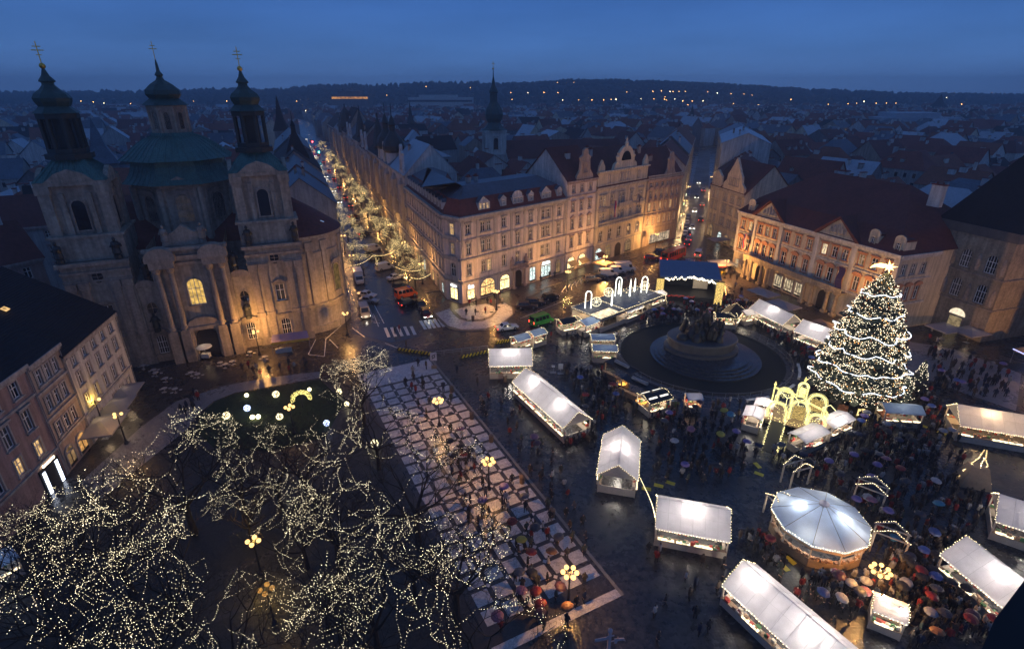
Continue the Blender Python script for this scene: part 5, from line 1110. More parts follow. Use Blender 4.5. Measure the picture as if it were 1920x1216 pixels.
# thin spires, domes and towers rising from the roofs
def spire(label, u, v, Y, htop_, r_, mat, kind=0):
    x = (u - 960) / FOC * (Y * _C + (CAM_H - 25) * _S); t = thing('spire_tower', label, 'tower', (x, Y, 0), rc.random())
    b = MB(); b.prism([(r_ * math.cos(q * math.pi / 2 + .785), r_ * math.sin(q * math.pi / 2 + .785)) for q in range(4)], 0, htop_ * .55); b.done('shaft', MATS['plaster_grey'] if kind else MATS['plaster_dark'], t)
    s = MB()
    if kind == 1: s.lathe([(r_ * 1.1, htop_ * .55), (r_ * .9, htop_ * .62), (r_ * 1.05, htop_ * .7), (r_ * .5, htop_ * .8), (r_ * .4, htop_ * .88), (.1, htop_)], 8)
    else: s.lathe([(r_ * 1.15, htop_ * .55), (r_ * .5, htop_ * .72), (r_ * .3, htop_ * .85), (.08, htop_)], 4, rot=.785)
    s.done('spire_roof', MATS[mat], t)
spire('needle-thin dark spire beyond the avenue roofs', 770, 290, 420, 37, 3.0, 'onion_dark'); spire('small dome tower on the far right roofs', 1225, 240, 700, 27, 5, 'onion_dark', 1)
spire('thin dark spire at the head of the narrow street', 1297, 240, 520, 33, 4.2, 'onion_dark'); spire('dark pointed tower beside the narrow street', 1273, 250, 300, 29, 4.5, 'roof_black'); spire('broad dark tower near the right end of the skyline', 1760, 230, 900, 40, 14, 'roof_black'); spire('square tower with pale steep roof left of the church towers', 185, 260, 210, 35, 6.5, 'slate_blue')
spire('dark gabled tower behind the church on the avenue', 527, 240, 330, 42, 5, 'roof_black')
def hall(label, u, Y, w, d, h, mat, lit=False):
    x = (u - 960) / FOC * (Y * _C + (CAM_H - h) * _S); t = thing('modern_block', label, 'building', (x, Y, 0), 0)
    b = MB(); b.box(-w / 2, w / 2, 0, d, 0, h); b.box(-w / 3, w / 4, 2, d - 2, h, h + 4); b.done('wall', MATS[mat], t)
    s = MB(); s.box(-w / 2, w / 2, -.4, -.1, h - 7, h - 4); s.done('window_band', em('band_amber', (1, .45, .12), .5, .8, .25) if lit else M_pane, t)
hall('flat hotel block with a glowing amber window band', 655, 900, 56, 30, 40, 'plaster_dark', True); hall('pale modern block in front of the hillside', 825, 1000, 110, 40, 34, 'plaster_white'); hall('wide pale hall among far right roofs', 1730, 520, 70, 30, 22, 'sheet_pale')

# ------------------------------------------------------------------ lamps on the far hillside
LAMPPX = [(52, 207), (60, 205), (135, 192), (152, 190), (175, 192), (195, 194), (245, 195), (268, 199), (200, 249), (227, 236), (265, 235), (267, 227), (363, 190), (425, 190), (500, 211), (526, 210), (535, 222), (556, 190), (635, 183), (590, 202), (573, 208), (725, 179), (715, 204), (780, 200), (799, 163), (875, 186), (882, 165), (926, 185), (960, 187), (958, 174), (990, 174), (1020, 174), (1046, 174), (1045, 155), (1076, 155), (1055, 188), (1085, 188), (1110, 188), (1132, 188), (1146, 187), (1155, 187), (1125, 208), (1155, 208), (1176, 206), (1186, 206), (1202, 186), (1226, 186), (1247, 182), (1246, 187), (1250, 188), (1265, 186), (1280, 190), (1290, 197), (1298, 190), (1318, 199), (1318, 190), (1335, 205), (1175, 173), (1224, 172), (1240, 171), (1256, 172), (1262, 172), (1273, 172), (1285, 172), (1327, 173), (1345, 175), (1371, 176), (1395, 177), (1410, 179), (1375, 195), (1404, 198), (1422, 197), (1467, 197), (1490, 197), (1512, 197), (1533, 197), (1553, 196), (1572, 195), (1590, 195), (1606, 194), (1620, 191), (1643, 194), (1662, 194), (1680, 194), (1483, 187), (1775, 184), (1860, 174), (1803, 196)]
b = MB(); b.mi = 0; b.tube([(0, 0, -8), (0, 0, 0)], .15, 4); b.mi = 1; b.ball((0, 0, .4), .7, 6, 4); lm1 = b.mesh('hill_lamp', [M_dark, em('far_amber', (1, .42, .1), 13)]); lm2 = b.mesh('hill_lamp', [M_dark, em('far_pale', (1, .78, .45), 15)])
for i, (u, v) in enumerate(LAMPPX):
    bb = (v - 608) / FOC; p = None
    for step in range(0, 86):                                            # on the slope where that lamp stands
        Y = 900 + step * 10; t_ = Y / (_C - bb * _S); zr_ = CAM_H + t_ * (-_S - bb * _C)
        kk = 0
        for (ya, ka), (yb, kb) in zip(HROWS, HROWS[1:]):
            if ya <= Y <= yb: kk = ka + (kb - ka) * (Y - ya) / (yb - ya)
        p = ((u - 960) / FOC * t_, Y, zr_)
        if zr_ < hz(u) * kk + 17: break
    o = ob('hill_lamp', lm1 if i % 5 else lm2, None, p); s = rc.uniform(.7, 1.25); o.scale = (s, s, s)
    tag(o, 'tiny %s street lamp glowing on the far hillside' % ('amber' if i % 5 else 'pale'), 'street lamp', '%s lamps on the far hillside' % ('amber' if i % 5 else 'pale'))
# ------------------------------------------------------------------ bare trees strung with lights
M_bark = pm('bark', (.03, .022, .018), .9, .3, 3)
def bare_tree(seed, h, spread, levels=5, n0=7):
    r = random.Random(seed); tr = MB(); br = MB(); tips = []
    th = h * .28; tr.tube([(0, 0, -.1), (.05, 0, th * .5), (0, .05, th)], [h * .026, h * .02, h * .017], 7)
    def grow(p, d, ln, rad, lv):
        pts = [p]; q = p.copy(); dd = d.copy()
        for k in range(3):
            dd = (dd + Vector((r.uniform(-.25, .25), r.uniform(-.25, .25), r.uniform(-.05, .22)))).normalized(); q = q + dd * ln / 3; pts.append(q.copy())
        br.tube(pts, [rad, rad * .8, rad * .62, rad * .42], 3 if lv else 5, False); tips.append((pts[-1], lv)); tips.append((pts[2], lv))
        if lv >= levels - 1: return
        for k in range(r.choice([3, 3, 4])):
            ax = Vector((r.gauss(0, 1), r.gauss(0, 1), r.gauss(0, .6))); nd = (dd * .75 + ax.normalized() * .75).normalized(); grow(pts[r.choice([2, 3, 3])], nd, ln * r.uniform(.55, .75), rad * .5, lv + 1)
    for k in range(n0):
        a = k * 2 * math.pi / n0 + r.uniform(-.3, .3); el = r.uniform(.35, 1.1); grow(Vector((0, 0, th * r.uniform(.75, 1))), Vector((math.cos(a) * math.cos(el) * spread, math.sin(a) * math.cos(el) * spread, math.sin(el))).normalized(), h * r.uniform(.26, .34), h * .0105, 0)
    return tr.mesh('trunk', M_bark), br.mesh('crown', M_bark), tips
def light_string(seed, tips, nstr, steps, step, size, mats, reach=2.3):
    """strings of bulbs led from twig to twig through a crown"""
    r = random.Random(seed); b = MB(); T = [p for p, lv in tips if 2 <= lv <= 4]
    for s in range(nstr):
        p = r.choice(T); d = Vector((r.gauss(0, 1), r.gauss(0, 1), r.gauss(0, .7))).normalized(); b.mi = r.choice([0, 0, 1])
        for k in range(r.randint(max(2, steps - 3), steps + 4)):
            best = None; bs = -9
            for c in r.sample(T, min(60, len(T))):
                v = c - p; ln = v.length
                if .5 < ln < reach:
                    sc = v.dot(d) / ln + r.uniform(-.2, .2)
                    if sc > bs: bs, best = sc, c
            if best is None: break
            n = max(2, int((best - p).length / step)); sag = r.uniform(0, .28)
            for i in range(n):
                if r.random() < .05: continue
                f = (i + r.uniform(-.3, .3)) / n; m = p.lerp(best, f); m.z -= sag * 4 * f * (1 - f); j = .025
                b.mi = 0 if r.random() < .72 else 1
                b.octa((m.x + r.uniform(-j, j), m.y + r.uniform(-j, j), m.z + r.uniform(-j, j)), size * r.uniform(.65, 1.25))
            d = ((best - p).normalized() + Vector((r.gauss(0, .33), r.gauss(0, .33), r.gauss(0, .25)))).normalized(); p = best
    return b.mesh('light_string', mats)
TV = [bare_tree(s, h, sp, 6) for s, h, sp in ((1, 13, 1.1), (2, 12, 1.2), (3, 14, 1.0))]
M_park = [em('park_bulb', (1, .86, .55), 5.5), em('park_bulb_dim', (1, .8, .48), 1.2)]; M_av = [em('avenue_bulb', (1, .74, .32), 4.2), em('avenue_bulb_dim', (1, .66, .22), 1.3)]
SV = [light_string(11 + k, TV[k % 3][2], n, 13, .23, .0225, M_park) for k, n in enumerate((12, 11, 12, 15, 14, 14))]
def crown_at(u, v, z): return G(u, v, z)
park = [(672, 712, 1.0, 'at the head of the promenade'), (700, 790, .95, 'second along the promenade'), (775, 905, 1.05, 'third along the promenade'), (850, 1040, 1.1, 'fourth along the promenade'), (900, 1190, 1.0, 'last along the promenade at the bottom edge'), (560, 850, .9, 'behind the lawn ornaments'), (620, 960, 1.0, 'in the middle of the park'), (690, 1100, 1.05, 'right of the park lamp path'), (330, 885, 1.1, 'beside the curving path'), (200, 990, 1.1, 'left of the curving path'), (300, 1060, 1.0, 'left of the lit park lamp'), (90, 1120, 1.05, 'near the lower left corner'), (240, 1200, 1.0, 'at the bottom left edge'), (560, 1225, .8, 'at the bottom edge under the dim lamp'), (440, 880, .85, 'behind the lit park lamp'), (640, 1190, .9, 'at the bottom edge left of the promenade trees'), (770, 1030, .8, 'between the middle and the promenade rows'), (130, 1010, .8, 'at the terrace kerb'), (560, 985, .75, 'just right of the lit park lamp'), (600, 1090, .8, 'beside the dim park lamp'), (510, 870, .8, 'left of the middle of the park'), (40, 1040, .9, 'at the left edge'), (455, 945, .7, 'just left of the lit park lamp'), (420, 1180, .8, 'left of the dim park lamp at the bottom edge')]
for i, (u, v, s, where) in enumerate(park):
    p = crown_at(u, v, 7.5 * s); trm, crm, _ = TV[i % 3]; rz = rnd.uniform(0, 6.28)
    t = thing('bare_tree', 'bare park tree %s' % where, 'tree', (p.x, p.y, 0), rz, 'bare trees in the park'); ob('trunk', trm, t); ob('crown', crm, t)
    for c in t.children: c.scale = (s, s, s)
    o = ob('light_string', SV[i % 3 + (3 if i in (0, 8, 9, 10, 11) else 0)], None, (p.x, p.y, 0), rz); o.scale = (s, s, s); tag(o, 'strings of small warm lights on the bare tree %s' % where, 'string lights', 'string lights in the park trees', 'stuff')
    keepout(p.x, p.y, 0, .5, .5)
# avenue trees
AV = [bare_tree(s, h, sp, 5, 6) for s, h, sp in ((21, 10.5, .9), (22, 11, 1.0))]
AS = [light_string(31 + k, AV[k % 2][2], 27, 12, .28, .034, M_av, 2.0) for k in range(2)]
k = 0
for side, w, ss in ((1, -5.2, [10, 19, 29, 40, 52, 65, 79, 94, 111, 130, 152, 176, 202, 232, 266, 304, 348]), (-1, -15.6, [24, 36, 49, 63, 78, 95, 114, 136, 160, 188, 220, 256, 296, 342])):
    for i, s in enumerate(ss):
        p = st(s, w); trm, crm, _ = AV[k % 2]; sc = rnd.uniform(.85, 1.05) * (.84 if side > 0 else .74)
        lab = '%s bare avenue tree on the %s' % (['nearest', 'second', 'third', 'fourth', 'fifth', 'sixth', 'seventh', 'eighth', 'ninth', 'tenth', 'eleventh', 'twelfth', 'thirteenth', 'fourteenth', 'fifteenth', 'sixteenth', 'farthest'][i if i < len(ss) - 1 else 16], 'house side' if side > 0 else 'church side')
        rz = rnd.uniform(0, 6.28); t = thing('bare_tree', lab, 'tree', (p[0], p[1], 0), rz, 'trees along the avenue'); ob('trunk', trm, t); ob('crown', crm, t)
        for c in t.children: c.scale = (sc, sc, sc)
        o = ob('light_string', AS[k % 2], None, (p[0], p[1], 0), rz); f = max(1, math.hypot(*p) / 170); o.scale = (sc, sc, sc); tag(o, 'warm light strings on the ' + lab, 'string lights', 'string lights along the avenue', 'stuff')
        k += 1
# swags of lights across the avenue mouth
b = MB(); rs = random.Random(8)
for (u0, v0), (u1, v1) in (((655, 498), (700, 478)), ((700, 478), (742, 468)), ((742, 500), (790, 505)), ((770, 520), (808, 512)), ((720, 440), (800, 470))):
    a, c = G(u0, v0, 6), G(u1, v1, 6)
    for i in range(46): f = i / 46; m = a.lerp(c, f); b.octa((m.x + rs.uniform(-.1, .1), m.y, m.z - 1.2 * 4 * f * (1 - f) * .6), .05)
tag(b.done('light_string', M_av), 'swags of lights hanging at the mouth of the avenue', 'string lights', kind='stuff')

# ------------------------------------------------------------------ the great Christmas tree
def xmas_tree():
    base = Vector((53.4, 72.8, 0)); Ht = 20.5; t = thing('christmas_tree', 'giant conifer covered in thousands of warm lights', 'tree', base)
    r = random.Random(4); b = MB(); b.tube([(0, 0, 0), (0, 0, Ht * .5), (0, 0, Ht)], [.5, .32, .08], 8); b.done('trunk', M_bark, t)
    c = MB(); bulbs = MB(); hot = MB()
    def rad(z, a=0): f = (z - 1.2) / (Ht - 1.2); return 6.6 * (1 - f) ** .62 * (1 - .12 * (1 - f) ** 6) * (.35 + .65 * min(1, f * 9 + .4)) * (1 + .07 * math.sin(a * 5 + z * 1.9) + .05 * math.sin(a * 11 - z * 4.3) + .05 * math.sin(z * 5.1))
    for i in range(2600):
        f = r.random() ** 1.35; z = 1.3 + (Ht - 1.6) * f; a = r.uniform(0, 6.283); R1 = rad(z, a) * r.uniform(.78, 1.08); ca_, sa_ = math.cos(a), math.sin(a)
        z2 = z - r.uniform(.2, .7); w = .28 + .25 * R1 / 6; R0 = R1 * r.uniform(.25, .6); tw = r.uniform(-.3, .3)
        c.add([(R0 * ca_, R0 * sa_, z + .2), (R1 * ca_ - w * sa_, R1 * sa_ + w * ca_, z2 + tw), (R1 * 1.08 * ca_, R1 * 1.08 * sa_, z2 - .12), (R1 * ca_ + w * sa_, R1 * sa_ - w * ca_, z2 - tw), (R1 * .9 * ca_, R1 * .9 * sa_, z2 - .55)], [(0, 1, 2), (0, 2, 3), (1, 4, 2), (2, 4, 3)])
    for i in range(12500):
        z = 1.2 + (Ht - 1.4) * r.random()
        while r.random() > rad(z) / 6.6: z = 1.2 + (Ht - 1.4) * r.random()
        a = r.uniform(0, 6.283); R1 = rad(z, a) * r.uniform(.84, 1.09)
        (hot if r.random() < .1 else bulbs).octa((R1 * math.cos(a), R1 * math.sin(a), z - .3 + r.uniform(-.3, .3)), r.choice([.028, .036, .045, .06]))
    c.done('crown', pm('needles', (.06, .075, .05), .8, .5, 2), t)
    o = bulbs.done('fairy_lights', em('tree_bulb', (1, .86, .6), 4.5), None, loc=base); tag(o, 'countless warm fairy lights all over the giant conifer', 'string lights', kind='stuff')
    # ornaments a little bigger and redder
    orn = MB()
    for i in range(240):
        f = r.random() ** 1.35; z = 1.5 + (Ht - 3) * f; R1 = rad(z) * 1.02; a = r.uniform(0, 6.283); orn.ball((R1 * math.cos(a), R1 * math.sin(a), z - .3), .14, 6, 4)
    o = orn.done('baubles', pm('bauble', (.55, .16, .05), .25, .3, 3, metal=.6), None, loc=base); tag(o, 'copper coloured baubles scattered over the giant conifer', 'baubles', kind='stuff')
    o = hot.done('fairy_lights', em('tree_bulb_gold', (1, .5, .15), 6), None, loc=base); tag(o, 'scattered deep gold lights among the white ones on the giant conifer', 'string lights', kind='stuff')
    M_gar = em('garland_white', (.78, .86, 1), 2.6)
    for k, (z, ph) in enumerate(((3.4, 0), (6.1, .9), (8.6, .4), (11.2, 1.2), (14.2, .2), (17.2, .6))):
        g = MB(); pts = []; n = 72
        for i in range(n + 1):
            a = 2 * math.pi * i / n; sw = abs(math.sin(a * 3.5 + ph)); zz = z + (1.1 - k * .12) * (1 - sw) * .55 - .25 * math.sin(a) + .12 * math.sin(a * 7 + k) + .1 * math.sin(a * 2.3 + k * 2); R1 = rad(zz, a) * 1.05 + .1; pts.append((R1 * math.cos(a), R1 * math.sin(a), zz))
        g.tube(pts, .062, 5); o = g.done('light_garland', M_gar, None, loc=base); tag(o, '%s cool white garland swagged round the giant conifer' % ['lowest', 'second lowest', 'third lowest', 'fourth lowest', 'second highest', 'highest'][k], 'garland', 'garlands round the conifer')
    s = MB(); pts = []
    for i in range(16): rr = (1.05 if i % 4 == 0 else .78) if i % 2 == 0 else .34; a = math.pi * i / 8 + .2; pts.append((rr * math.cos(a), rr * math.sin(a)))
    for y0 in (-.14, .14): s.add([(x, 0, z) for x, z in pts] + [(0, y0 * 2, 0)], [(i, (i + 1) % 16, 16) for i in range(16)])
    s.slab([(-.3, .3), (-1.1, .38), (-1.9, .02), (-2.25, -.5), (-1.5, -.2), (-.6, -.25)], -.1, .1)
    so = s.done('star', em('star_gold', (1, .62, .22), 5.5), None, loc=(base.x, base.y, Ht + .7), rz=R(-35)); tag(so, 'glowing golden comet star on top of the giant conifer', 'star')
    plight(so, (0, -.9, 0), 260, (1, .65, .3), .3)
    for a in range(5): plight(t, (7.4 * math.cos(a * 1.257 - 2.2), 7.4 * math.sin(a * 1.257 - 2.2), 4.5), 160, (1, .84, .6), .5)
    # low fence and presents round the foot
    keepout(base.x, base.y, 0, 6.2, 6.2)
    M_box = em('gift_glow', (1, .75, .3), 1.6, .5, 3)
    for k in range(7):
        a = -2.3 + k * .42; q = MB(); q.box(-.6, .6, -.6, .6, 0, 1.1); q.box(-.64, .64, -.12, .12, 1.1, 1.16); q.box(-.12, .12, -.64, .64, 1.1, 1.17); q.octa((0, 0, 1.3), .25)
        o = q.done('gift_box', M_box if k % 2 else pm('gift_dark', (.3, .12, .06), .5), None, loc=(base.x + 6.3 * math.cos(a), base.y + 6.3 * math.sin(a), 0), rz=a); tag(o, '%s gift box at the foot of the giant conifer' % ('glowing gold' if k % 2 else 'dark wrapped'), 'gift box', 'gift boxes under the conifer %s' % ('gold' if k % 2 else 'dark'))
    for (u, v, s_) in ((1555, 728, .9), (1718, 730, 1.2), (1572, 742, .7), (1700, 745, .8)):
        p = G(u, v); tt = thing('small_conifer', 'small lit fir standing %s' % {1555: 'left of the giant conifer', 1718: 'right of the giant conifer', 1572: 'in front left of the giant conifer', 1700: 'in front right of the giant conifer'}[u], 'tree', (p.x, p.y, 0), 0, 'small firs round the conifer'); q = MB(); lb = MB()
        for i in range(260):
            z = r.uniform(.3, 4.2) * s_; R1 = (1.5 * (1 - z / (4.6 * s_)) + .1) * s_ * r.uniform(.7, 1.05); a = r.uniform(0, 6.28); w = .22
            q.add([(0, 0, z + .3), (R1 * math.cos(a) - w * math.sin(a), R1 * math.sin(a) + w * math.cos(a), z - .2), (R1 * math.cos(a) + w * math.sin(a), R1 * math.sin(a) - w * math.cos(a), z - .2)], [(0, 1, 2)])
            if i % 2: lb.octa((R1 * math.cos(a), R1 * math.sin(a), z - .15), .05)
        q.tube([(0, 0, 0), (0, 0, 3.5 * s_)], .1, 5); q.done('crown', MATS['needles'], tt); tag(lb.done('light_string', MATS['tree_bulb'], None, loc=(p.x, p.y, 0)), 'warm light chain on the small fir %s' % {1555: 'left of the giant conifer', 1718: 'right of the giant conifer', 1572: 'in front left of the giant conifer', 1700: 'in front right of the giant conifer'}[u], 'string lights', kind='stuff')
xmas_tree()
# ------------------------------------------------------------------ market stalls
M_tent = cloth('tent_white', (.82, .8, .87), .5); M_tentb = cloth('tent_blue', (.3, .42, .62), .3); M_board = pm('stall_board', (.5, .42, .34), .7, .2, 2); M_black = pm('black_roof', (.015, .015, .018), .5, .3, 2)
M_bulbs = em('stall_bulb', (1, .8, .45), 6); M_goods = pm('goods', (.6, .35, .2), .6, .9, 9); M_count = em('counter_glow', (1, .86, .6), 1.5, .7, 3.5)
def bulbs_along(b, pts, step, size, r, jit=.05):
    for a, c in zip(pts, pts[1:]):
        a, c = Vector(a), Vector(c); n = max(1, int((c - a).length / step))
        for i in range(n):
            m = a.lerp(c, (i + .5) / n); b.octa((m.x + r.uniform(-jit, jit), m.y + r.uniform(-jit, jit), m.z + r.uniform(-jit, jit)), size * r.uniform(.8, 1.2))
def stall(label, cx, cy, ang_, L, Wd, ze=2.6, zr=4.4, watts=110, nl=1, roof=None, wallh=1.05, bulbs=True, name='market_stall', open_end=False, off=0, col=(1, .9, .76), gables=True):
    """gabled market stall, ridge along local x"""
    t = thing(name, label, 'stall', (cx, cy, 0), ang_, 'market stalls'); r = random.Random(int(abs(cx * 31 + cy * 17))); hl, hw = L / 2, Wd / 2; mt = roof or M_tent
    rb = MB()
    for s in (-1, 1):
        rb.add([(-hl, s * hw, ze), (hl, s * hw, ze), (hl, 0, zr), (-hl, 0, zr)], [(0, 1, 2, 3)]); rb.quad((-hl, s * hw, ze), (hl, s * hw, ze), (hl, s * hw, ze - .22), (-hl, s * hw, ze - .22))
    rf = rb.done('roof', mt, t)
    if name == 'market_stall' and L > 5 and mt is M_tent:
        sm = MB(); ns = int(L / 1.2)  # thin grey strips along the seams, standing in for rafter shadows on the cloth
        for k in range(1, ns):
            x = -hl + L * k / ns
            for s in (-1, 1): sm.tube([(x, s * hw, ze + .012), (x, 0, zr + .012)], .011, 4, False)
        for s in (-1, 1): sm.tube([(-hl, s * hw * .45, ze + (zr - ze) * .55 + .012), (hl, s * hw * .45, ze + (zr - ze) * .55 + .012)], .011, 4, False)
        sm.done('rafter_shade_seams', pm('rafter_shade_grey', (.5, .49, .54), .7), t)['kind'] = 'stuff'
    dc = MB(); rr_ = random.Random(int(abs(cx * 7 + cy * 3)))  # added glowing boxes on the counters, standing in for brightly lit goods
    for s in (-1, 1):
        x = -hl + .4
        while x < hl - 1.2:
            w_ = rr_.uniform(.9, 1.8); x1 = min(hl - .3, x + w_)
            if rr_.random() < .7: dc.box(x, x1, s * (hw - .12) - .14, s * (hw - .12) + .14, wallh + .07, wallh + .2)
            x = x1 + rr_.uniform(.1, .5)
    if dc.v: dc.done('goods_glow_box', em('goods_glow', (1, .84, .55), 2.0, .6, 4), t)['kind'] = 'stuff'
    fb = MB(); n = max(2, int(L / 1.5))
    for k in range(n + 1):
        x = -hl + .12 + (L - .24) * k / n
        for s in (-1, 1): fb.tube([(x, s * (hw - .1), ze - .03), (x, 0, zr - .12)], .035, 4)
    for s in (-1, 1):
        fb.tube([(-hl + .1, s * hw * .5, (ze + zr) / 2 - .1), (hl - .1, s * hw * .5, (ze + zr) / 2 - .1)], .03, 4)
    fb.tube([(-hl + .1, 0, zr - .13), (hl - .1, 0, zr - .13)], .04, 4); fb.done('rafters', M_wood, t)
    pst = MB()
    for x in (-hl + .15, hl - .15):
        for s in (-1, 1):
            pb = MB(); pb.box(x - .07, x + .07, s * (hw - .25) - .07, s * (hw - .25) + .07, 0, ze + .05); pb.done('post', M_board, t)
    cb = MB(); cb.mi = 0
    for s in (-1, 1): cb.box(-hl + .2, hl - .2, s * (hw - .3) - .06, s * (hw - .3) + .06, 0, wallh)
    for x in (-hl + .2, hl - .2): cb.box(x - .05, x + .05, -hw + .3, hw - .3, 0, wallh)
    cb.mi = 1
    for s in (-1, 1): cb.box(-hl + .15, hl - .15, s * (hw - .3) - .3, s * (hw - .3) + .3, wallh, wallh + .06)
    cb.done('counter', [M_board, M_wood], t)
    if gables:
        for s in (-1, 1):
            gb_ = MB(); gb_.add([(s * (hl - .06), -hw + .1, ze), (s * (hl - .06), hw - .1, ze), (s * (hl - .06), 0, zr - .08)], [(0, 1, 2)]); gb_.done('gable_board', M_board, t)
    gd = MB()
    for k in range(int(L * 7)):
        x = r.uniform(-hl + .4, hl - .4); s = r.choice([-1, 1]); w = r.uniform(.08, .22); h = r.uniform(.08, .4); y = s * (hw - .3) + r.uniform(-.2, .2); gd.mi = r.randint(0, 3); gd.box(x - w, x + w, y - w * .7, y + w * .7, wallh + .06, wallh + .06 + h)
    for k in range(int(L * 3)):
        x = r.uniform(-hl + .4, hl - .4); s = r.choice([-1, 1]); gd.mi = r.randint(0, 3); gd.box(x - .1, x + .1, s * (hw - .5) - .1, s * (hw - .5) + .1, ze - .75, ze - .3)
    g = gd.done('goods', [M_goods, pm('goods_red', (.5, .06, .04), .6), pm('goods_cream', (.75, .66, .5), .6), pm('goods_green', (.08, .22, .08), .6)], t); g['kind'] = 'stuff'
    if bulbs:
        lb = MB()
        for s in (-1, 1): bulbs_along(lb, [(-hl, s * (hw + .04), ze - .12), (hl, s * (hw + .04), ze - .12)], .26, .045, r)
        for x in (-hl - .03, hl + .03): bulbs_along(lb, [(x, -hw, ze), (x, 0, zr + .03), (x, hw, ze)], .26, .045, r)
        o = lb.done('light_string', M_bulbs, t); o['kind'] = 'stuff'
    for k in range(nl):
        x = -hl + L * (k + .5) / nl + off; lm = MB(); lm.ball((0, 0, 0), .1, 8, 5); lo = lm.done('lamp', em('stall_lamp', (1, .85, .6), 20), t, loc=(x, 0, zr - .75)); plight(lo, (0, 0, -.2), watts * 2.4, col, .12)
    nf = max(2, int(L / 2.6))
    for k in range(nf): plight(t, (-hl + L * (k + .5) / nf, 0, 1.75), watts * 4.0 * nl / nf, col, .3)  # extra low fill lights without lamp bodies, added to even out the canvas glow
    keepout(cx, cy, ang_, hl + .2, hw + .2)
    return t
def rs(A, B, wd): return ((A[0] + B[0]) / 2, (A[1] + B[1]) / 2, math.atan2(B[1] - A[1], B[0] - A[0]), math.dist(A, B), wd)
def st2(label, A, B, wd, **k): cx, cy_, a, L, w = rs(A, B, wd); return stall(label, cx, cy_, a, L, w, **k)
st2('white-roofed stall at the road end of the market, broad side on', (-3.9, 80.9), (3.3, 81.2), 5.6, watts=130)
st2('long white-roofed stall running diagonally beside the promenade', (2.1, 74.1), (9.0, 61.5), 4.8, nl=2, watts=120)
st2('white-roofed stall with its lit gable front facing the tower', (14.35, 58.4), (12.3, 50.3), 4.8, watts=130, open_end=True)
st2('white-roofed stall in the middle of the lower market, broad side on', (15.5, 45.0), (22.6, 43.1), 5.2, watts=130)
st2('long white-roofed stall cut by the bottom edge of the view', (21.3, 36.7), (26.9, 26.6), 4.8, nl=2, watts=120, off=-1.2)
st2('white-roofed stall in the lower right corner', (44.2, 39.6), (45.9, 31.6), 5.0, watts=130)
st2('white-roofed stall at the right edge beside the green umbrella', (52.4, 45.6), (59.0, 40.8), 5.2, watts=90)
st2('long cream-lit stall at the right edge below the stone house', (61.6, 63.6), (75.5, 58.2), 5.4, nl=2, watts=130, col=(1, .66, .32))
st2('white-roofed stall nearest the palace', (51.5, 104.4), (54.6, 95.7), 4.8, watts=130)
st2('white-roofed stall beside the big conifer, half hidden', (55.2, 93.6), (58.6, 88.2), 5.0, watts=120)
st2('long stall roof seen edge-on left of the palace stalls', (47.0, 104.5), (43.6, 99.6), 3.6, roof=M_black, watts=40, ze=2.4, zr=3.4)
# small blue-roofed stalls
def hut(label, u, v, L, Wd, ang_, roofm, watts=25, h=2.5, zr=3.0, bulbs=True, col=(1, .85, .6)):
    p = G(u, v); return stall(label, p.x, p.y, R(ang_), L, Wd, h, zr, watts, 1, roofm, 1.0, bulbs, col=col)
hut('blue-roofed hut by the road, left of the pair', 976, 655, 3.2, 2.6, 35, M_tentb); hut('blue-roofed hut by the road, right of the pair', 1006, 645, 3.2, 2.6, 35, M_tentb)
hut('blue-lit hut at the railing, upper of the two', 1128, 654, 4.4, 2.8, 0, M_tentb, 18); hut('darker blue hut at the railing, lower of the two', 1132, 675, 4.4, 2.6, -4, M_tentb, 18)
sh_ = hut('black-roofed hut with striped light panels by the railing', 1224, 768, 4.2, 3.4, 25, M_black, 70, 2.5, 3.1)
for x_, s_ in ((-1.0, -1), (1.0, -1), (-1.0, 1), (1.0, 1)):
    b = MB(); b.add([(x_ - .75, s_ * .75, 2.86), (x_ + .75, s_ * .75, 2.86), (x_ + .75, s_ * 1.05, 2.76), (x_ - .75, s_ * 1.05, 2.76)], [(0, 1, 2, 3)]); b.done('light_panel', em('hut_panel', (1, .95, .85), 1.6), sh_)
hut('tiny blue-roofed kiosk below the monument railing', 1297, 768, 2.4, 1.9, 0, M_tentb, 30, 2.4, 2.8, False, (1, .55, .3))
hut('blue-roofed double hut in front of the big conifer', 1680, 792, 5.2, 2.8, -8, M_tentb, 25, 2.5, 3.1, False)
hut('small lit kiosk with two bright spotlights in the lower market', 1655, 1172, 2.6, 2.4, -32, M_tent, 22, 2.4, 2.9)
hut('dark-roofed hut behind the green van', 1062, 622, 3.6, 3.0, 25, M_black, 40); hut('cream-lit hut right of the green van', 1098, 612, 4.6, 2.8, 38, cloth('tent_cream', (.7, .5, .32), .5), 60)
hut('dark lit hut behind the monument railing', 1357, 612, 4.2, 2.6, -8, M_black, 50)
hut('small white parasol-roofed hut behind the monument railing', 1397, 606, 2.6, 2.4, 20, M_tent, 30, bulbs=False)
p = G(1692, 1144)
for du, dv, nm in ((0, 0, 'upper'), (32, 24, 'right')):
    q = G(1655 + du, 1118 + dv, 2.6); b = MB(); b.box(-.12, .12, -.12, .12, -.1, .1); o = thing('spotlight', '%s bright spotlight on the small lower kiosk' % nm, 'lamp', (q.x, q.y, 2.75)); b.done('housing', M_dark, o); c = MB(); c.ball((0, -.1, 0), .13, 8, 5); c.done('lens', em('spot_white', (1, .95, .85), 60), o); plight(o, (0, -.3, -.1), 60, (1, .93, .8), .1)

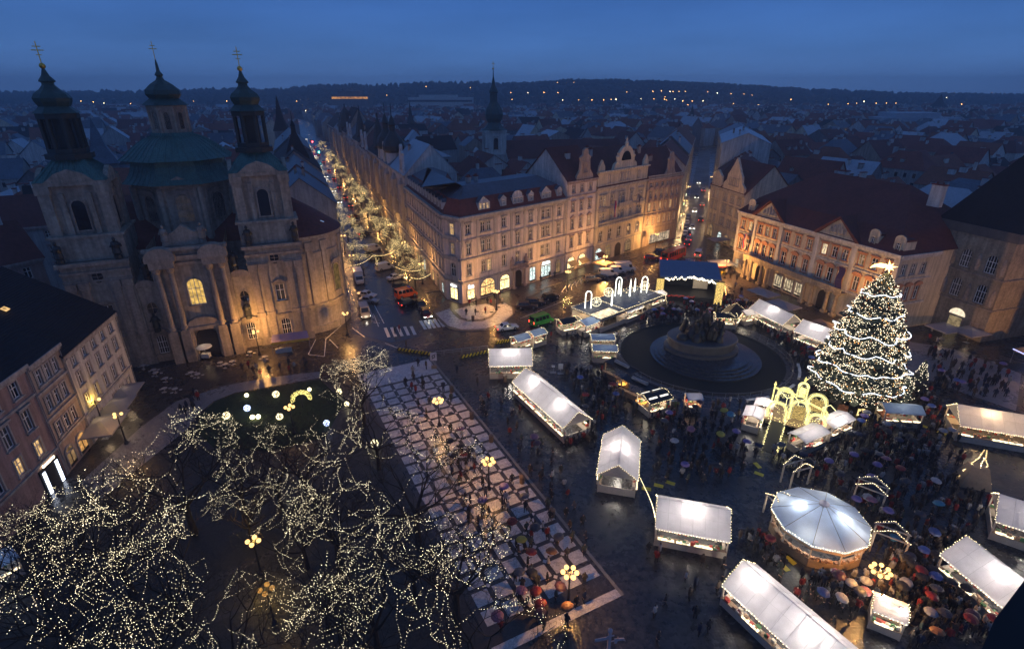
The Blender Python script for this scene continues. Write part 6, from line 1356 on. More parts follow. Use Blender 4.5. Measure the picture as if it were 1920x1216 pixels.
# grill stands with black hoods along the railing
for (u, v, a, lab) in ((1162, 712, -52, 'upper black-hooded grill stand along the monument railing'), (1195, 745, -48, 'lower black-hooded grill stand along the monument railing')):
    p = G(u, v); t = thing('grill_stand', lab, 'stall', (p.x, p.y, 0), R(a), 'grill stands'); keepout(p.x, p.y, R(a), 3, 1.6)
    b = MB(); b.box(-2.8, 2.8, -.9, 1.3, 2.5, 2.62); b.box(-2.8, 2.8, .9, 1.3, 2.62, 2.75); b.done('roof', M_black, t)
    b = MB(); b.lathe([(.5, 0), (.5, .9)], 8, 0, 0); b.M = None; c = MB(); c.tube([(-1.4, .2, 2.95), (1.4, .2, 2.95)], .3, 8); c.done('chimney_hood', M_zinc, t)
    b = MB(); b.box(-2.8, 2.8, -1.35, -.75, .9, 1.05); b.box(-2.7, 2.7, -1.2, -1.1, 0, .9); b.done('counter', M_wood, t)
    for x in (-2.6, 2.6): b = MB(); b.box(x - .08, x + .08, -.9, -.74, 0, 2.5); b.done('post', M_wood, t)
    f = MB(); f.lathe([(.05, .92), (.75, .95), (.85, 1.05), (.8, 1.1)], 12, 2.0, -1.9); f.tube([(2, -1.9, 0), (2, -1.9, .92)], .1, 6); f.done('fire_bowl', em('ember', (1, .45, .08), 2.2, .8, 5), t)
    plight(t, (1.2, -.4, 2.2), 45, (1, .55, .2), .12); plight(t, (-1.5, -.3, 2.2), 25, (1, .75, .45), .1)

# cluster of stalls under the tall light arches
def arch_cluster():
    base = G(1165, 585); a = math.atan2(G(1220, 527).y - G(1112, 590).y, G(1220, 527).x - G(1112, 590).x); org = Vector((22.8, 106.5, 0))
    t = thing('food_court', 'flat-roofed food court with glowing arches and candles on top', 'stall', org, R(40)); keepout(org.x, org.y, R(40), 11.5, 5.2)
    b = MB(); b.box(-10.5, 10.5, -4, 4, 2.9, 3.05); b.box(-10.5, 10.5, -4.05, -3.95, 2.5, 3.25); b.box(-10.5, 10.5, 3.95, 4.05, 2.5, 3.25)
    for k in range(22): x = -10.4 + k * .99; b.box(x - .04, x + .04, -3.9, 3.9, 3.05, 3.12)
    b.done('roof', pm('court_roof', (.2, .2, .21), .5, .2, 1), t)
    for k in range(5): q = MB(); q.box(-10.4 + k * 1.15, -10.4 + k * 1.15 + 1.05, -3.9, -1.2, 3.06, 3.16); q.done('skylight', em('court_skylight', (1, .82, .55), 1.3, .4, 1.5), t)
    for x in (-10.2, -5, 0, 5, 10.2):
        for y in (-3.8, 3.8): q = MB(); q.box(x - .09, x + .09, y - .09, y + .09, 0, 2.9); q.done('post', M_board, t)
    q = MB(); q.box(-10.3, 10.3, -3.9, -3.8, 0, 1.0); q.box(-10.3, 10.3, 3.8, 3.9, 0, 2.6); q.box(-10.3, -10.2, -3.8, 3.8, 0, 1); q.done('counter', M_board, t)
    lb = MB(); r = random.Random(6)
    bulbs_along(lb, [(-10.5, -4.1, 3.2), (10.5, -4.1, 3.2), (10.5, 4.1, 3.2), (-10.5, 4.1, 3.2), (-10.5, -4.1, 3.2)], .22, .045, r); bulbs_along(lb, [(-3, -4, 3.2), (-3, 4, 3.2)], .2, .045, r); bulbs_along(lb, [(10.5, -4.1, 3.2), (11.0, -4.6, 1)], .25, .045, r)
    for k in range(40): lb.octa((r.uniform(4, 9), r.uniform(1.5, 3.6), 3.3 + r.uniform(0, .5)), .05)
    lb.done('light_string', M_bulbs, t)['kind'] = 'stuff'
    for x in (-8, -3, 3, 8): plight(t, (x, -2.2, 2.4), 70, WARM, .15)
    gl = em('arch_white', (1, 1, .88), 3.2)
    for k, (x, y, h) in enumerate(((-8.0, 1.6, 3.7), (2.2, 2.2, 4.3), (8.4, 0, 3.7))):
        tt = thing('light_arch', '%s tall glowing arch on the food court roof' % ['left', 'middle', 'right'][k], 'light arch', (*onf(org, R(40), x, y), 3.06), R(0), 'glowing arches'); q = MB()
        q.tube([(-.6, 0, 0), (-.6, 0, h - .8)] + [(-.6 * math.cos(math.pi * i / 8), 0, h - .8 + .8 * math.sin(math.pi * i / 8)) for i in range(1, 8)] + [(.6, 0, h - .8), (.6, 0, 0)], .1, 6); q.done('arch_tube', gl, tt); plight(tt, (0, -.7, 1.8), 70, (1, .97, .85), .25)
    for k, (x, y, h) in enumerate(((-3.2, -.6, 3.4), (4.2, .6, 4.0), (3.4, 3.0, 3.2), (7.4, 1.8, 3.2))):
        q = MB(); q.lathe([(.14, 0), (.18, .3), (.15, h * .7), (.06, h * .9), (.02, h)], 8); o = q.done('light_candle', gl, None, loc=(*onf(org, R(40), x, y), 3.06)); tag(o, '%s glowing candle on the food court roof' % ['leftmost', 'tallest', 'farthest', 'rightmost'][k], 'light candle', 'glowing candles')
    for k, (x, y) in enumerate(((-6.2, 1.0), (.2, 3.2), (9.6, .8))):
        q = MB(); M = Matrix.Rotation(0, 4, 'Z')
        q.tube([(1.0 * math.cos(2 * math.pi * i / 20), 0, 1.1 + 1.0 * math.sin(2 * math.pi * i / 20)) for i in range(21)], .06, 5)
        for i in range(8): q.tube([(0, 0, 1.1), (math.cos(i * .785), 0, 1.1 + math.sin(i * .785))], .035, 4)
        for i in range(40): rr, aa = r.uniform(.1, .95), r.uniform(0, 6.28); q.octa((rr * math.cos(aa), 0, 1.1 + rr * math.sin(aa)), .05)
        o = q.done('glow_wheel', em('wheel_warm', (1, .9, .62), 2.2), None, loc=(*onf(org, R(40), x, y), 3.08)); tag(o, '%s round glowing wheel ornament on the food court roof' % ['left', 'middle', 'right'][k], 'light wheel', 'glowing wheels')
arch_cluster()
for (u, v, a, lab) in ((1105, 622, 40, 'blue-roofed counter stall at the near end of the food court'), (1225, 572, 40, 'cream-awning stall at the far end of the food court'), (1180, 597, 40, 'white counter stall along the side of the food court')):
    p = G(u, v); stall(lab, p.x, p.y, R(a), 5.5, 3, 2.5, 3.1, 60, 1, M_tentb if u == 1105 else M_tent, 1.0, True)

# stage
def stage():
    org = Vector((40.6, 117.5, 0)); t = thing('stage', 'concert stage under a blue roof with glowing garlands and gold side panels', 'stage', org, R(-12)); keepout(org.x, org.y, R(-12), 7.5, 6)
    b = MB(); b.box(-6, 6, -3.5, 4.5, 0, 1.3); b.done('platform', M_dark, t)
    for k in range(4): q = MB(); q.box(1.5, 5.5, -3.5 - .35 * (4 - k), -3.5 - .35 * (3 - k), 0, .3 * (k + 1)); q.done('step', M_dark, t)
    b = MB(); b.add([(-6.6, -4.2, 6.0), (6.6, -4.2, 6.0), (6.6, 5, 7.2), (-6.6, 5, 7.2), (-6.6, -4.2, 5.7), (6.6, -4.2, 5.7), (6.6, 5, 6.9), (-6.6, 5, 6.9)], [(0, 1, 2, 3), (4, 7, 6, 5), (0, 4, 5, 1), (1, 5, 6, 2), (2, 6, 7, 3), (3, 7, 4, 0)]); b.done('roof', pm('stage_blue', (.1, .16, .26), .5, .2, 1), t)
    b = MB(); b.box(-6.4, -6.2, -4, 4.8, 0, 5.9); b.box(-6.2, 6.2, 4.6, 4.8, 0, 6.8); b.box(6.2, 6.4, -2, 4.8, 0, 6); b.done('drape', pm('stage_drape', (.015, .015, .017), .9), t)
    for s in (-1, 1):
        q = MB(); q.box(s * 6.4 - .8, s * 6.4 + .8, -4.7, -4.45, .2, 5.4); q.done('gold_panel', em('gold_panel', (1, .68, .2), .9, .85, 6), t); q = MB(); q.box(s * 6.4 - .9, s * 6.4 + .9, -4.45, -4.2, 0, 5.6); q.done('speaker_tower', M_dark, t)
    g = MB(); r = random.Random(2)
    for k in range(26): x = -5.4 + k * .43; g.octa((x, -4.4 + r.uniform(-.1, .1), 5.2 + .7 * math.sin((x + 5.4) / 10.8 * math.pi) + r.uniform(-.35, .35)), r.uniform(.15, .34))
    g.done('light_garland', em('stage_garland', (1, .88, .65), 4), t)['kind'] = 'stuff'
    f = MB()
    for k in range(22): f.octa((-5.6 + k * .33, -3.9 + r.uniform(-.2, .2), 1.2 + r.uniform(0, .4)), .22)
    f.done('flower_row', pm('poinsettia', (.5, .04, .03), .7), t)['kind'] = 'stuff'
    for x in (-4, 0, 4): plight(t, (x, -3.2, 4.6), 330, (1, .86, .64), .2)
    q = MB(); q.box(1.5, 4.8, 2, 2.2, 1.5, 4.2); q.done('screen', pm('stage_screen', (.5, .42, .33), .6), t)
stage()

# ten-sided pavilion
def pavilion():
    c = G(1545, 972, 3.0); org = Vector((32.4, 43.6, 0)); t = thing('pavilion', 'ten-sided food pavilion with glowing blue-white canvas roof', 'pavilion', org, R(18)); keepout(org.x, org.y, 0, 5, 5)
    n = 10; rr = 4.7; ze, zr, zt = 3.0, 4.7, 4.9
    b = MB(); P = lambda r_, k, z: (r_ * math.cos(2 * math.pi * k / n), r_ * math.sin(2 * math.pi * k / n), z)
    for k in range(n):
        q = MB(); q.poly([P(rr, k, ze), P(rr, k + 1, ze), P(.45, k + 1, zr), P(.45, k, zr)]); q.quad(P(rr, k, ze), P(rr, k + 1, ze), P(rr, k + 1, ze - .3), P(rr, k, ze - .3)); q.done('roof_panel', cloth('pavilion_cloth', (.56, .7, .95), .5) if 'pavilion_cloth' not in MATS else MATS['pavilion_cloth'], t)
        s = MB(); s.tube([P(rr, k, ze + .02), P(.4, k, zr + .02)], .025, 5); s.done('rib', M_zinc, t)
        s = MB(); s.tube([P(rr - .3, k, 0), P(rr - .3, k, ze)], .07, 6); s.done('post', M_board, t)
    q = MB(); q.lathe([(.5, zr), (.5, zt), (.02, zt + .3)], n); q.done('roof_cap', M_tent, t)
    q = MB(); q.lathe([(rr - .2, 0), (rr - .2, 1.0), (rr - .75, 1.0), (rr - .75, 0)], n); q.lathe([(rr + .02, ze - .32), (rr + .02, ze - .6)], n); q.done('counter', M_wood, t)
    g = MB(); r = random.Random(3)
    for k in range(160): a = r.uniform(0, 6.28); w = r.uniform(.06, .18); x, y = (rr - .48) * math.cos(a), (rr - .48) * math.sin(a); g.box(x - w, x + w, y - w, y + w, 1.0, 1.0 + r.uniform(.1, .4))
    g.done('goods', M_goods, t)['kind'] = 'stuff'
    lb = MB(); bulbs_along(lb, [P(rr + .06, k, ze - .1) for k in range(n + 1)], .2, .045, r); lb.done('light_string', M_bulbs, t)['kind'] = 'stuff'
    for x, y in ((-1.5, 1.2), (1.0, -1.6)): plight(t, (x, y, 3.5), 190, (1, .96, .88), .18)
    for a in range(4): plight(t, (3.4 * math.cos(a * 1.57 + .5), 3.4 * math.sin(a * 1.57 + .5), 2.2), 120, (1, .86, .64), .15)
    # open timber gateways on its corners
    for k, (u, v, a, lab) in enumerate(((1488, 905, 20, 'upper left'), (1625, 945, -40, 'upper right'), (1660, 1035, -35, 'lower right'), (1455, 975, 100, 'left'))):
        p = G(u, v); w = thing('timber_gate', 'open timber gateway with bulbs at the %s of the pavilion' % lab, 'gate', (p.x, p.y, 0), R(a), 'timber gateways of the pavilion')
        for x in (-1.4, 1.4):
            for y in (-.7, .7): q = MB(); q.box(x - .08, x + .08, y - .08, y + .08, 0, 2.6); q.done('post', M_board, w)
        q = MB()
        for y in (-.7, .7): q.tube([(-1.6, y, 2.55), (0, y, 3.5)], .08, 4); q.tube([(1.6, y, 2.55), (0, y, 3.5)], .08, 4); q.box(-1.5, 1.5, y - .06, y + .06, 2.5, 2.62)
        q.done('roof_frame', M_board, w); lb = MB()
        for y in (-.78, .78): bulbs_along(lb, [(-1.6, y, 2.6), (0, y, 3.6), (1.6, y, 2.6)], .22, .045, r)
        lb.done('light_string', M_bulbs, w)['kind'] = 'stuff'
pavilion()

# yellow light gate with its ramp
def light_gate():
    org = Vector((40.6, 65.2, 0)); a = R(-32); t = thing('light_gate', 'fairytale gate of glowing yellow arches on a viewing platform', 'gate', org, a); t.scale = (.78, .78, .82); keepout(org.x, org.y, a, 5.5, 4.2)
    Y = em('gate_yellow', (1, .88, .3), 1.7, .5, 5); D_ = em('gate_lattice', (.9, .62, .2), .55, .9, 7)
    def arch(x, z, w, h, y, name='arch', rad=.16):
        q = MB(); q.tube([(x - w / 2, y, z), (x - w / 2, y, z + h - w / 2)] + [(x - w / 2 * math.cos(math.pi * i / 10), y, z + h - w / 2 + w / 2 * math.sin(math.pi * i / 10)) for i in range(1, 10)] + [(x + w / 2, y, z + h - w / 2), (x + w / 2, y, z)], rad, 6); q.done(name, Y, t)
    b = MB(); b.box(-5, 5, -3, 3, 1.0, 1.25); b.done('platform', M_wood, t)
    for x in (-4.6, 0, 4.6):
        for y in (-2.7, 2.7): q = MB(); q.box(x - .1, x + .1, y - .1, y + .1, 0, 1); q.done('post', M_dark, t)
    arch(-3.0, 1.25, 3.0, 3.3, -2.2); arch(.4, 1.25, 2.8, 4.0, -1.0); arch(3.4, 1.25, 2.6, 2.9, -2.2); arch(-2.4, 2.4, 2.4, 3.0, 2.2); arch(2.9, 2.2, 2.8, 3.6, 2.0); arch(.2, 5.0, 1.5, 3.0, .6, 'spire_arch', .1)
    for x, z0, z1, y in ((-4.4, 1.2, 6.6, 1.6), (4.7, 1.2, 4.6, -1.2), (.2, 7.8, 9.2, .6)): q = MB(); q.lathe([(.12, z0), (.12, z1 - .8), (.24, z1 - .7), (.02, z1)], 6, x, y); q.done('pinnacle', Y, t)
    for (x0, z0), (x1, z1), y in (((-4.4, 5.6), (-.4, 5.1), .9), ((.9, 5.0), (4.7, 3.9), -.2)):
        for d in (0, .22): q = MB(); q.tube([(x0, y, z0 + d), (x1, y, z1 + d)], .07, 5); q.done('rail', Y, t)
    for x, z, w, h, y in ((.4, 1.5, 2.0, 2.6, -.8), (2.9, 2.4, 2.0, 2.4, 2.1), (.2, 5.1, 1.0, 1.9, .7)):
        q = MB(); q.box(x - w / 2, x + w / 2, y, y + .05, z, z + h); q.done('lattice', D_ if z < 5 else Y, t)
    r = random.Random(12); fil = MB()
    for x, z, w, h, y in ((-3.0, 1.25, 3.0, 3.3, -2.2), (.4, 1.25, 2.8, 4.0, -1.0), (3.4, 1.25, 2.6, 2.9, -2.2), (-2.4, 2.4, 2.4, 3.0, 2.2), (2.9, 2.2, 2.8, 3.6, 2.0), (.2, 5.0, 1.5, 3.0, .6)):
        for kk in (.78, 1.2):                                           # inner and outer bulb rows of every arch
            for i in range(26): a_ = math.pi * i / 25; fil.octa((x - w / 2 * kk * math.cos(a_), y + .05, z + h - w / 2 + w / 2 * kk * math.sin(a_)), .055)
            for i in range(8): fil.octa((x - w / 2 * kk, y + .05, z + (h - w / 2) * i / 8), .05); fil.octa((x + w / 2 * kk, y + .05, z + (h - w / 2) * i / 8), .05)
        for i in range(40): fil.octa((x + r.uniform(-w / 2, w / 2) * .8, y + .3, z + h * r.uniform(.3, .8)), r.uniform(.03, .07))
    for k in range(5): x = -4 + 2 * k; fil.tube([(x, 2.9, 1.3), (x, 2.9, 3.2), (x + 1, 2.9, 4.0), (x + 2, 2.9, 3.2)], .05, 4)
    fil.done('bulb_rows', em('gate_rows', (1, .9, .4), 3.2), t)['kind'] = 'stuff'
    # ramp down towards the lower market with lit railings
    q = MB(); q.add([(-3.6, -3, 1.25), (-1.4, -3, 1.25), (-1.4, -11.5, .05), (-3.6, -11.5, .05), (-3.6, -3, 0), (-1.4, -3, 0)], [(0, 1, 2, 3), (0, 3, 4), (1, 5, 2)]); q.done('ramp', M_dark, t)
    lb = MB()
    for x in (-3.7, -1.3):
        rb = MB(); rb.tube([(x, -3, 2.2), (x, -11.5, 1.0)], .06, 5)
        for k in range(9): y = -3 - k * 1.06; z = 1.25 - 1.2 * k / 8; rb.tube([(x, y, z), (x, y, z + .95)], .04, 4)
        rb.done('railing', M_board, t)
        for k in range(90): f = r.random(); lb.octa((x + r.uniform(-.1, .1), -3 - 8.5 * f, 2.2 - 1.2 * f - r.uniform(0, .6)), r.uniform(.05, .1))
    for k in range(160): x = r.uniform(-5, 5); lb.octa((x, r.choice([-3, 3]) + r.uniform(-.1, .1), r.uniform(1.3, 2.1)), .05)
    lb.done('light_string', em('gate_bulbs', (1, .86, .35), 4), t)['kind'] = 'stuff'
    plight(t, (0, -3.4, 3.4), 120, (1, .85, .35), .4); plight(t, (0, 0, 4.4), 60, (1, .85, .35), .3)
light_gate()
for (u, v, a, L, lab) in ((1408, 800, 58, 3.2, 'small white tent left of the light gate, near its ramp'), (1428, 782, 58, 2.6, 'small white tent left of the light gate, far one'), (1510, 838, 28, 5.2, 'white flat-roofed booth right of the ramp of the light gate'), (1560, 812, 28, 5.0, 'white flat-roofed booth at the far right of the light gate')):
    p = G(u, v); stall(lab, p.x, p.y, R(a), L, 2.6, 2.4, 2.75, 45, 1, M_tent, 1.0, False, gables=False)
p = G(1575, 790, 2.5); o = thing('spotlight', 'bright spotlight on the booth right of the light gate', 'lamp', (p.x, p.y, 3.0)); c = MB(); c.ball((0, 0, 0), .2, 8, 5); c.done('lens', MATS['spot_white'], o); c = MB(); c.tube([(0, .1, -3), (0, .1, .2)], .05, 5); c.done('pole', M_dark, o); plight(o, (0, -.4, 0), 90, (1, .93, .8), .1)

# flat light tree figure over a wooden hut on the right
p = G(1822, 905); t = thing('light_figure_hut', 'wooden hut topped by a curly tree outline of bulbs', 'light figure', (p.x, p.y, 0), R(-20)); keepout(p.x, p.y, 0, 1.6, 1.6)
b = MB(); b.frus((-1.6, 1.6, -1.3, 1.3), 0, (-.9, .9, -.6, .6), 2.6); b.done('hut_body', M_wood, t); lb = MB(); rs_ = random.Random(5)
for s in (-1, 1):
    pts = []
    for lv in range(4): z = 4.9 - lv * 1.2; w = .25 + lv * .42; pts += [(s * w * .45, 0, z), (s * w * 1.25, 0, z - .95)]
    bulbs_along(lb, pts, .16, .06, rs_, .02); q = MB(); q.tube(pts, .06, 5); q.done('outline', em('outline_gold', (1, .7, .3), 1.2), t)
bulbs_along(lb, [(0, -.7, .6), (.1, -.7, 1.8), (-.1, -.4, 3), (.1, -.2, 4)], .14, .06, rs_); lb.done('light_string', M_bulbs, t)['kind'] = 'stuff'

# light chain between two stalls and tapes on the ground
b = MB(); a, c = Vector((15.0, 50.2, 2.6)), Vector((15.1, 43.8, 2.7)); rs_ = random.Random(9)
for i in range(44): f = i / 44; m = a.lerp(c, f); b.octa((m.x + .5 * math.sin(f * 3.1), m.y, m.z - .7 * 4 * f * (1 - f)), .05)
tag(b.done('light_string', M_bulbs), 'chain of bulbs hanging between two white stalls', 'string lights', kind='stuff')
M_yel = pm('tape_yellow', (.65, .52, .04), .5, .25, 2)
for k, (u, v) in enumerate(((1212, 916), (1235, 910), (1257, 905), (1423, 888), (1710, 794), (1735, 800), (1766, 812), (1482, 1050), (1470, 1062), (1420, 872))):
    q = G(u, v); b = MB(); b.box(-.55, .55, -.28, .28, 0, .05); o = b.done('cable_ramp', M_yel, None, loc=(q.x, q.y, .002), rz=R(-15 - k * 7)); tag(o, 'yellow cable ramp on the cobbles %s' % ['near the gable-front stall, left', 'near the gable-front stall, middle', 'near the gable-front stall, right', 'below the light gate', 'beside the blue double hut, left', 'beside the blue double hut, middle', 'beside the blue double hut, right', 'under the pavilion edge', 'left under the pavilion edge', 'above the lower ramp end'][k], 'cable ramp', 'yellow cable ramps')

# ------------------------------------------------------------------ monument
def monument():
    c = Vector((34.2, 87.2, 0)); t = thing('monument', 'dark bronze figure group on a round stepped stone base', 'monument', c); keepout(c.x, c.y, 0, 14.6, 14.6); OBS.append((c.x, c.y, .7071, .7071, 14.6, 10))
    GR = MATS['granite']
    b = MB(); b.lathe([(14.2, 0), (14.2, .1), (13.6, .1), (13.6, .03), (.1, .03)], 56); b.done('bed', pm('flower_bed', (.012, .014, .012), .8, .4, 2, bump=.5), t)
    for k, (r0, z) in enumerate(((9.6, .35), (8.9, .6), (8.2, .85), (7.5, 1.1))):
        b = MB(); b.lathe([(r0, 0), (r0, z), (.1, z)], 48, .6, -.4); b.done('step', MATS['wet_granite'], t)
    b = MB(); prof = [(5.9, 1.1), (5.9, 1.6), (5.3, 1.8), (5.2, 3.0), (5.6, 3.2), (5.5, 3.5), (.1, 3.6)]
    b.lathe(prof, 32); b.v = [(x * 1.12 + .2, y * .86 + .8, z) for x, y, z in b.v]; b.done('plinth', GR, t)
    r = random.Random(15); rk = MB()
    for k in range(30):
        a, rr = r.uniform(0, 6.28), r.uniform(0, 3.9); h = r.uniform(1.0, 3.0) * (1 - rr / 6); x, y = rr * math.cos(a) * 1.15, rr * math.sin(a) * .8 + .8
        rk.lathe([(r.uniform(.8, 1.3), 3.4), (r.uniform(.7, 1.1), 3.5 + h * .4), (r.uniform(.4, .8), 3.5 + h * .8), (.1, 3.6 + h)], 7, x, y, rot=r.random())
    rk.done('rock', MATS['bronze_dark'], t, smooth=True)['kind'] = 'stuff'
    def figure(x, y, z, h, lean=0, rz=0):
        f = MB(); s = h / 1.8
        f.lathe([(.42 * s, 0), (.36 * s, .5 * s), (.24 * s, .95 * s), (.3 * s, 1.3 * s), (.26 * s, 1.42 * s), (.08 * s, 1.5 * s), (.12 * s, 1.6 * s), (.13 * s, 1.7 * s), (.02, 1.82 * s)], 10)
        f.tube([(.24 * s, 0, 1.36 * s), (.42 * s, -.1 * s, 1.05 * s), (.3 * s, -.35 * s, .95 * s)], [.09 * s, .08 * s, .05 * s], 6); f.tube([(-.24 * s, 0, 1.36 * s), (-.4 * s, -.05 * s, 1.02 * s), (-.25 * s, -.3 * s, 1.1 * s)], [.09 * s, .08 * s, .05 * s], 6)
        o = f.done('figure', MATS['bronze_dark'], t, True, (x, y, z), rz); o.rotation_euler = (lean, 0, rz)
    figure(.4, .8, 4.3, 4.4, 0, .2)
    for k in range(16):
        a = r.uniform(0, 6.28); rr = r.uniform(1.4, 3.8); figure(rr * math.cos(a) * 1.15, rr * math.sin(a) * .8 + .8, 3.5 + r.uniform(0, .9), r.uniform(2.0, 3.2), r.uniform(-.4, .4), r.uniform(0, 6.28))
    # railing ring: crowd barriers
    n = 48
    b = MB(); b.tube([(-1.0, 0, 1.05), (1.0, 0, 1.05)], .025, 5); b.tube([(-1.0, 0, .2), (1.0, 0, .2)], .025, 5)
    for x in (-1.0, 1.0): b.tube([(x, 0, 0), (x, 0, 1.05)], .025, 5); b.box(x - .04, x + .04, -.3, .3, 0, .04)
    for k in range(11): b.tube([(-.9 + k * .18, 0, .2), (-.9 + k * .18, 0, 1.05)], .012, 4, False)
    bm = b.mesh('crowd_barrier', pm('barrier_steel', (.3, .3, .32), .35, .1, 2, metal=.7))
    for k in range(n):
        a = 2 * math.pi * k / n; o = ob('crowd_barrier', bm, None, (c.x + 15.2 * math.cos(a), c.y + 15.2 * math.sin(a), 0), a + math.pi / 2); tag(o, 'steel crowd barrier in the ring round the monument', 'barrier', 'barriers round the monument')
    # white benches along the ring
    for k, a in enumerate((-18, -24, -31, -48, -60, -72, -80, 150, 158, 168, 190)):
        a_ = R(a); q = MB(); q.box(-.9, .9, -.22, .22, .4, .5); q.box(-.8, -.7, -.2, .2, 0, .4); q.box(.7, .8, -.2, .2, 0, .4)
        o = q.done('bench', pm('bench_white', (.5, .5, .52), .5), None, loc=(c.x + 16.2 * math.cos(a_), c.y + 16.2 * math.sin(a_), 0), rz=a_ + math.pi / 2); tag(o, 'backless white bench outside the monument barriers', 'bench', 'white benches round the monument')
pm('wet_granite', (.045, .05, .06), .2, .25, .8, spec=.6)
monument()

hut('small blue-lit tent among the branches at the left edge', 6, 1085, 3, 2.6, 60, M_tentb, 10, 2.4, 3.2, False, (.6, .75, 1))
# ------------------------------------------------------------------ street lamps
def lamp_meshes(n, h, rg=.2, ring=.55):
    b = MB(); b.lathe([(.28, 0), (.28, .25), (.16, .45), (.1, .9), (.075, h - .5), (.12, h - .4), (.06, h)], 8)
    post = b.mesh('post', M_dark); a = MB()
    for k in range(n): q = 2 * math.pi * k / n; a.tube([(0, 0, h - .35), (ring * .6 * math.cos(q), ring * .6 * math.sin(q), h - .45), (ring * math.cos(q), ring * math.sin(q), h - .18)], .03, 5)
    arms = a.mesh('arms', M_dark); g = MB(); g.ball((0, 0, 0), rg, 10, 6); c = MB(); c.lathe([(.12, .02), (.14, -.02), (.04, -.1)], 6); c.v = [(x, y, z - rg * .9) for x, y, z in c.v]
    return post, arms, g.mesh('globe', M_globe), n, h, ring
LM5 = lamp_meshes(6, 4.1, .23, .62); LM4 = lamp_meshes(4, 4.3, .23, .5); LM2 = lamp_meshes(2, 5.2, .22, .5); LM3 = lamp_meshes(3, 4.6, .2, .5); LM8 = lamp_meshes(8, 4.3, .2, .75)
def street_lamp(label, p, L, watts, group='candelabra lamps', col=AMBER, z=0):
    post, arms, g, n, h, ring = L; t = thing('street_lamp', label, 'street lamp', (p[0], p[1], z), rnd.uniform(0, 1), group); ob('post', post, t); ob('arms', arms, t)
    for k in range(n):
        q = 2 * math.pi * k / n; gl_ = ob('globe', g, t, (ring * math.cos(q), ring * math.sin(q), h))
        if watts < 200: gl_.material_slots[0].link = 'OBJECT'; gl_.material_slots[0].material = em('dim_globe', (1, .5, .12), .7)
    plight(t, (0, 0, h + .05), watts, col, .16); keepout(p[0], p[1], 0, .3, .3); return t
LW = 3200
street_lamp('six-globe lamp at the far end of the promenade', G(824, 797)[:2], LM5, LW * .5, z=.03); street_lamp('six-globe lamp halfway down the promenade', G(917, 917)[:2], LM5, LW * .5, z=.03); street_lamp('six-globe lamp at the near end of the promenade', G(1065, 1133)[:2], LM5, LW * .5, z=.03)
street_lamp('eight-globe lamp in the crowd by the pavilion', G(1628, 1132)[:2], LM8, LW * .8)
street_lamp('four-globe lamp lit yellow among the park trees', G(490, 1075)[:2], LM4, LW * .22, col=(1, .6, .12)); street_lamp('dim four-globe lamp under the bare branches', G(515, 1168)[:2], LM4, LW * .05, col=(1, .55, .12)); street_lamp('lamp half hidden behind the lawn ornaments', G(552, 812)[:2], LM4, LW * .08)
street_lamp('lamp glaring before the right wing of the church', G(487, 665)[:2], LM3, LW * .9); street_lamp('lamp at the corner of the church apse by the road', G(652, 628)[:2], LM3, LW * 1.0)
street_lamp('lamp on the mosaic island before the corner house', G(931, 582)[:2], LM4, LW * 1.3, z=.14); street_lamp('lamp on the pavement before the narrow rose house', G(1064, 541)[:2], LM4, LW * 1.5); street_lamp('lamp beside the parasol before the ochre palace', G(1133, 510)[:2], LM4, LW * 1.5); street_lamp('lamp before the beige house at the narrow street', (43.6, 158.6), LM3, LW * 1.8)
street_lamp('lamp burning before the left end of the palace', (54.6, 131), LM3, LW * 2.4); street_lamp('lamp behind the big conifer before the palace portal', (66.5, 98), LM3, LW * 1.3)
street_lamp('lamp in the alley right of the stone house', (93.5, 96.5), LM2, LW * 1.2); street_lamp('lamp at the right edge before the awning house', (92.6, 77), LM3, LW * 1.6)
street_lamp('amber lamp on the corner of the white house', (-57.2, 63.2), LM2, LW * .07, col=(1, .6, .1))
street_lamp('lamp among the terrace tables on the left', (-52.5, 60.5), LM3, LW * .13)
for i, (s, w) in enumerate([(12, -3), (34, -3), (57, -3), (84, -3), (118, -3), (160, -3), (210, -3), (270, -3), (340, -3)]): street_lamp('%s twin lamp on the house side of the avenue' % ['nearest', 'second', 'third', 'fourth', 'fifth', 'sixth', 'seventh', 'eighth', 'farthest'][i], st(s, w), LM2, LW * .42, 'avenue lamps', z=.12)
for i, (s, w) in enumerate([(26, -18), (48, -18), (72, -18), (102, -18), (140, -18), (188, -18), (250, -18)]): street_lamp('%s twin lamp on the church side of the avenue' % ['nearest', 'second', 'third', 'fourth', 'fifth', 'sixth', 'farthest'][i], st(s, w), LM2, LW * .34, 'avenue lamps', z=.12)
for i, (s, w) in enumerate([(14, 1.2), (40, 1.2), (75, 1.2), (30, 10.6), (60, 10.6), (110, 10.6)]): street_lamp('%s twin lamp in the narrow street beside the palace' % ['nearest left', 'middle left', 'farthest left', 'nearest right', 'middle right', 'farthest right'][i], ts(s, w), LM2, LW * .6, 'narrow street lamps', col=(1, .6, .25))

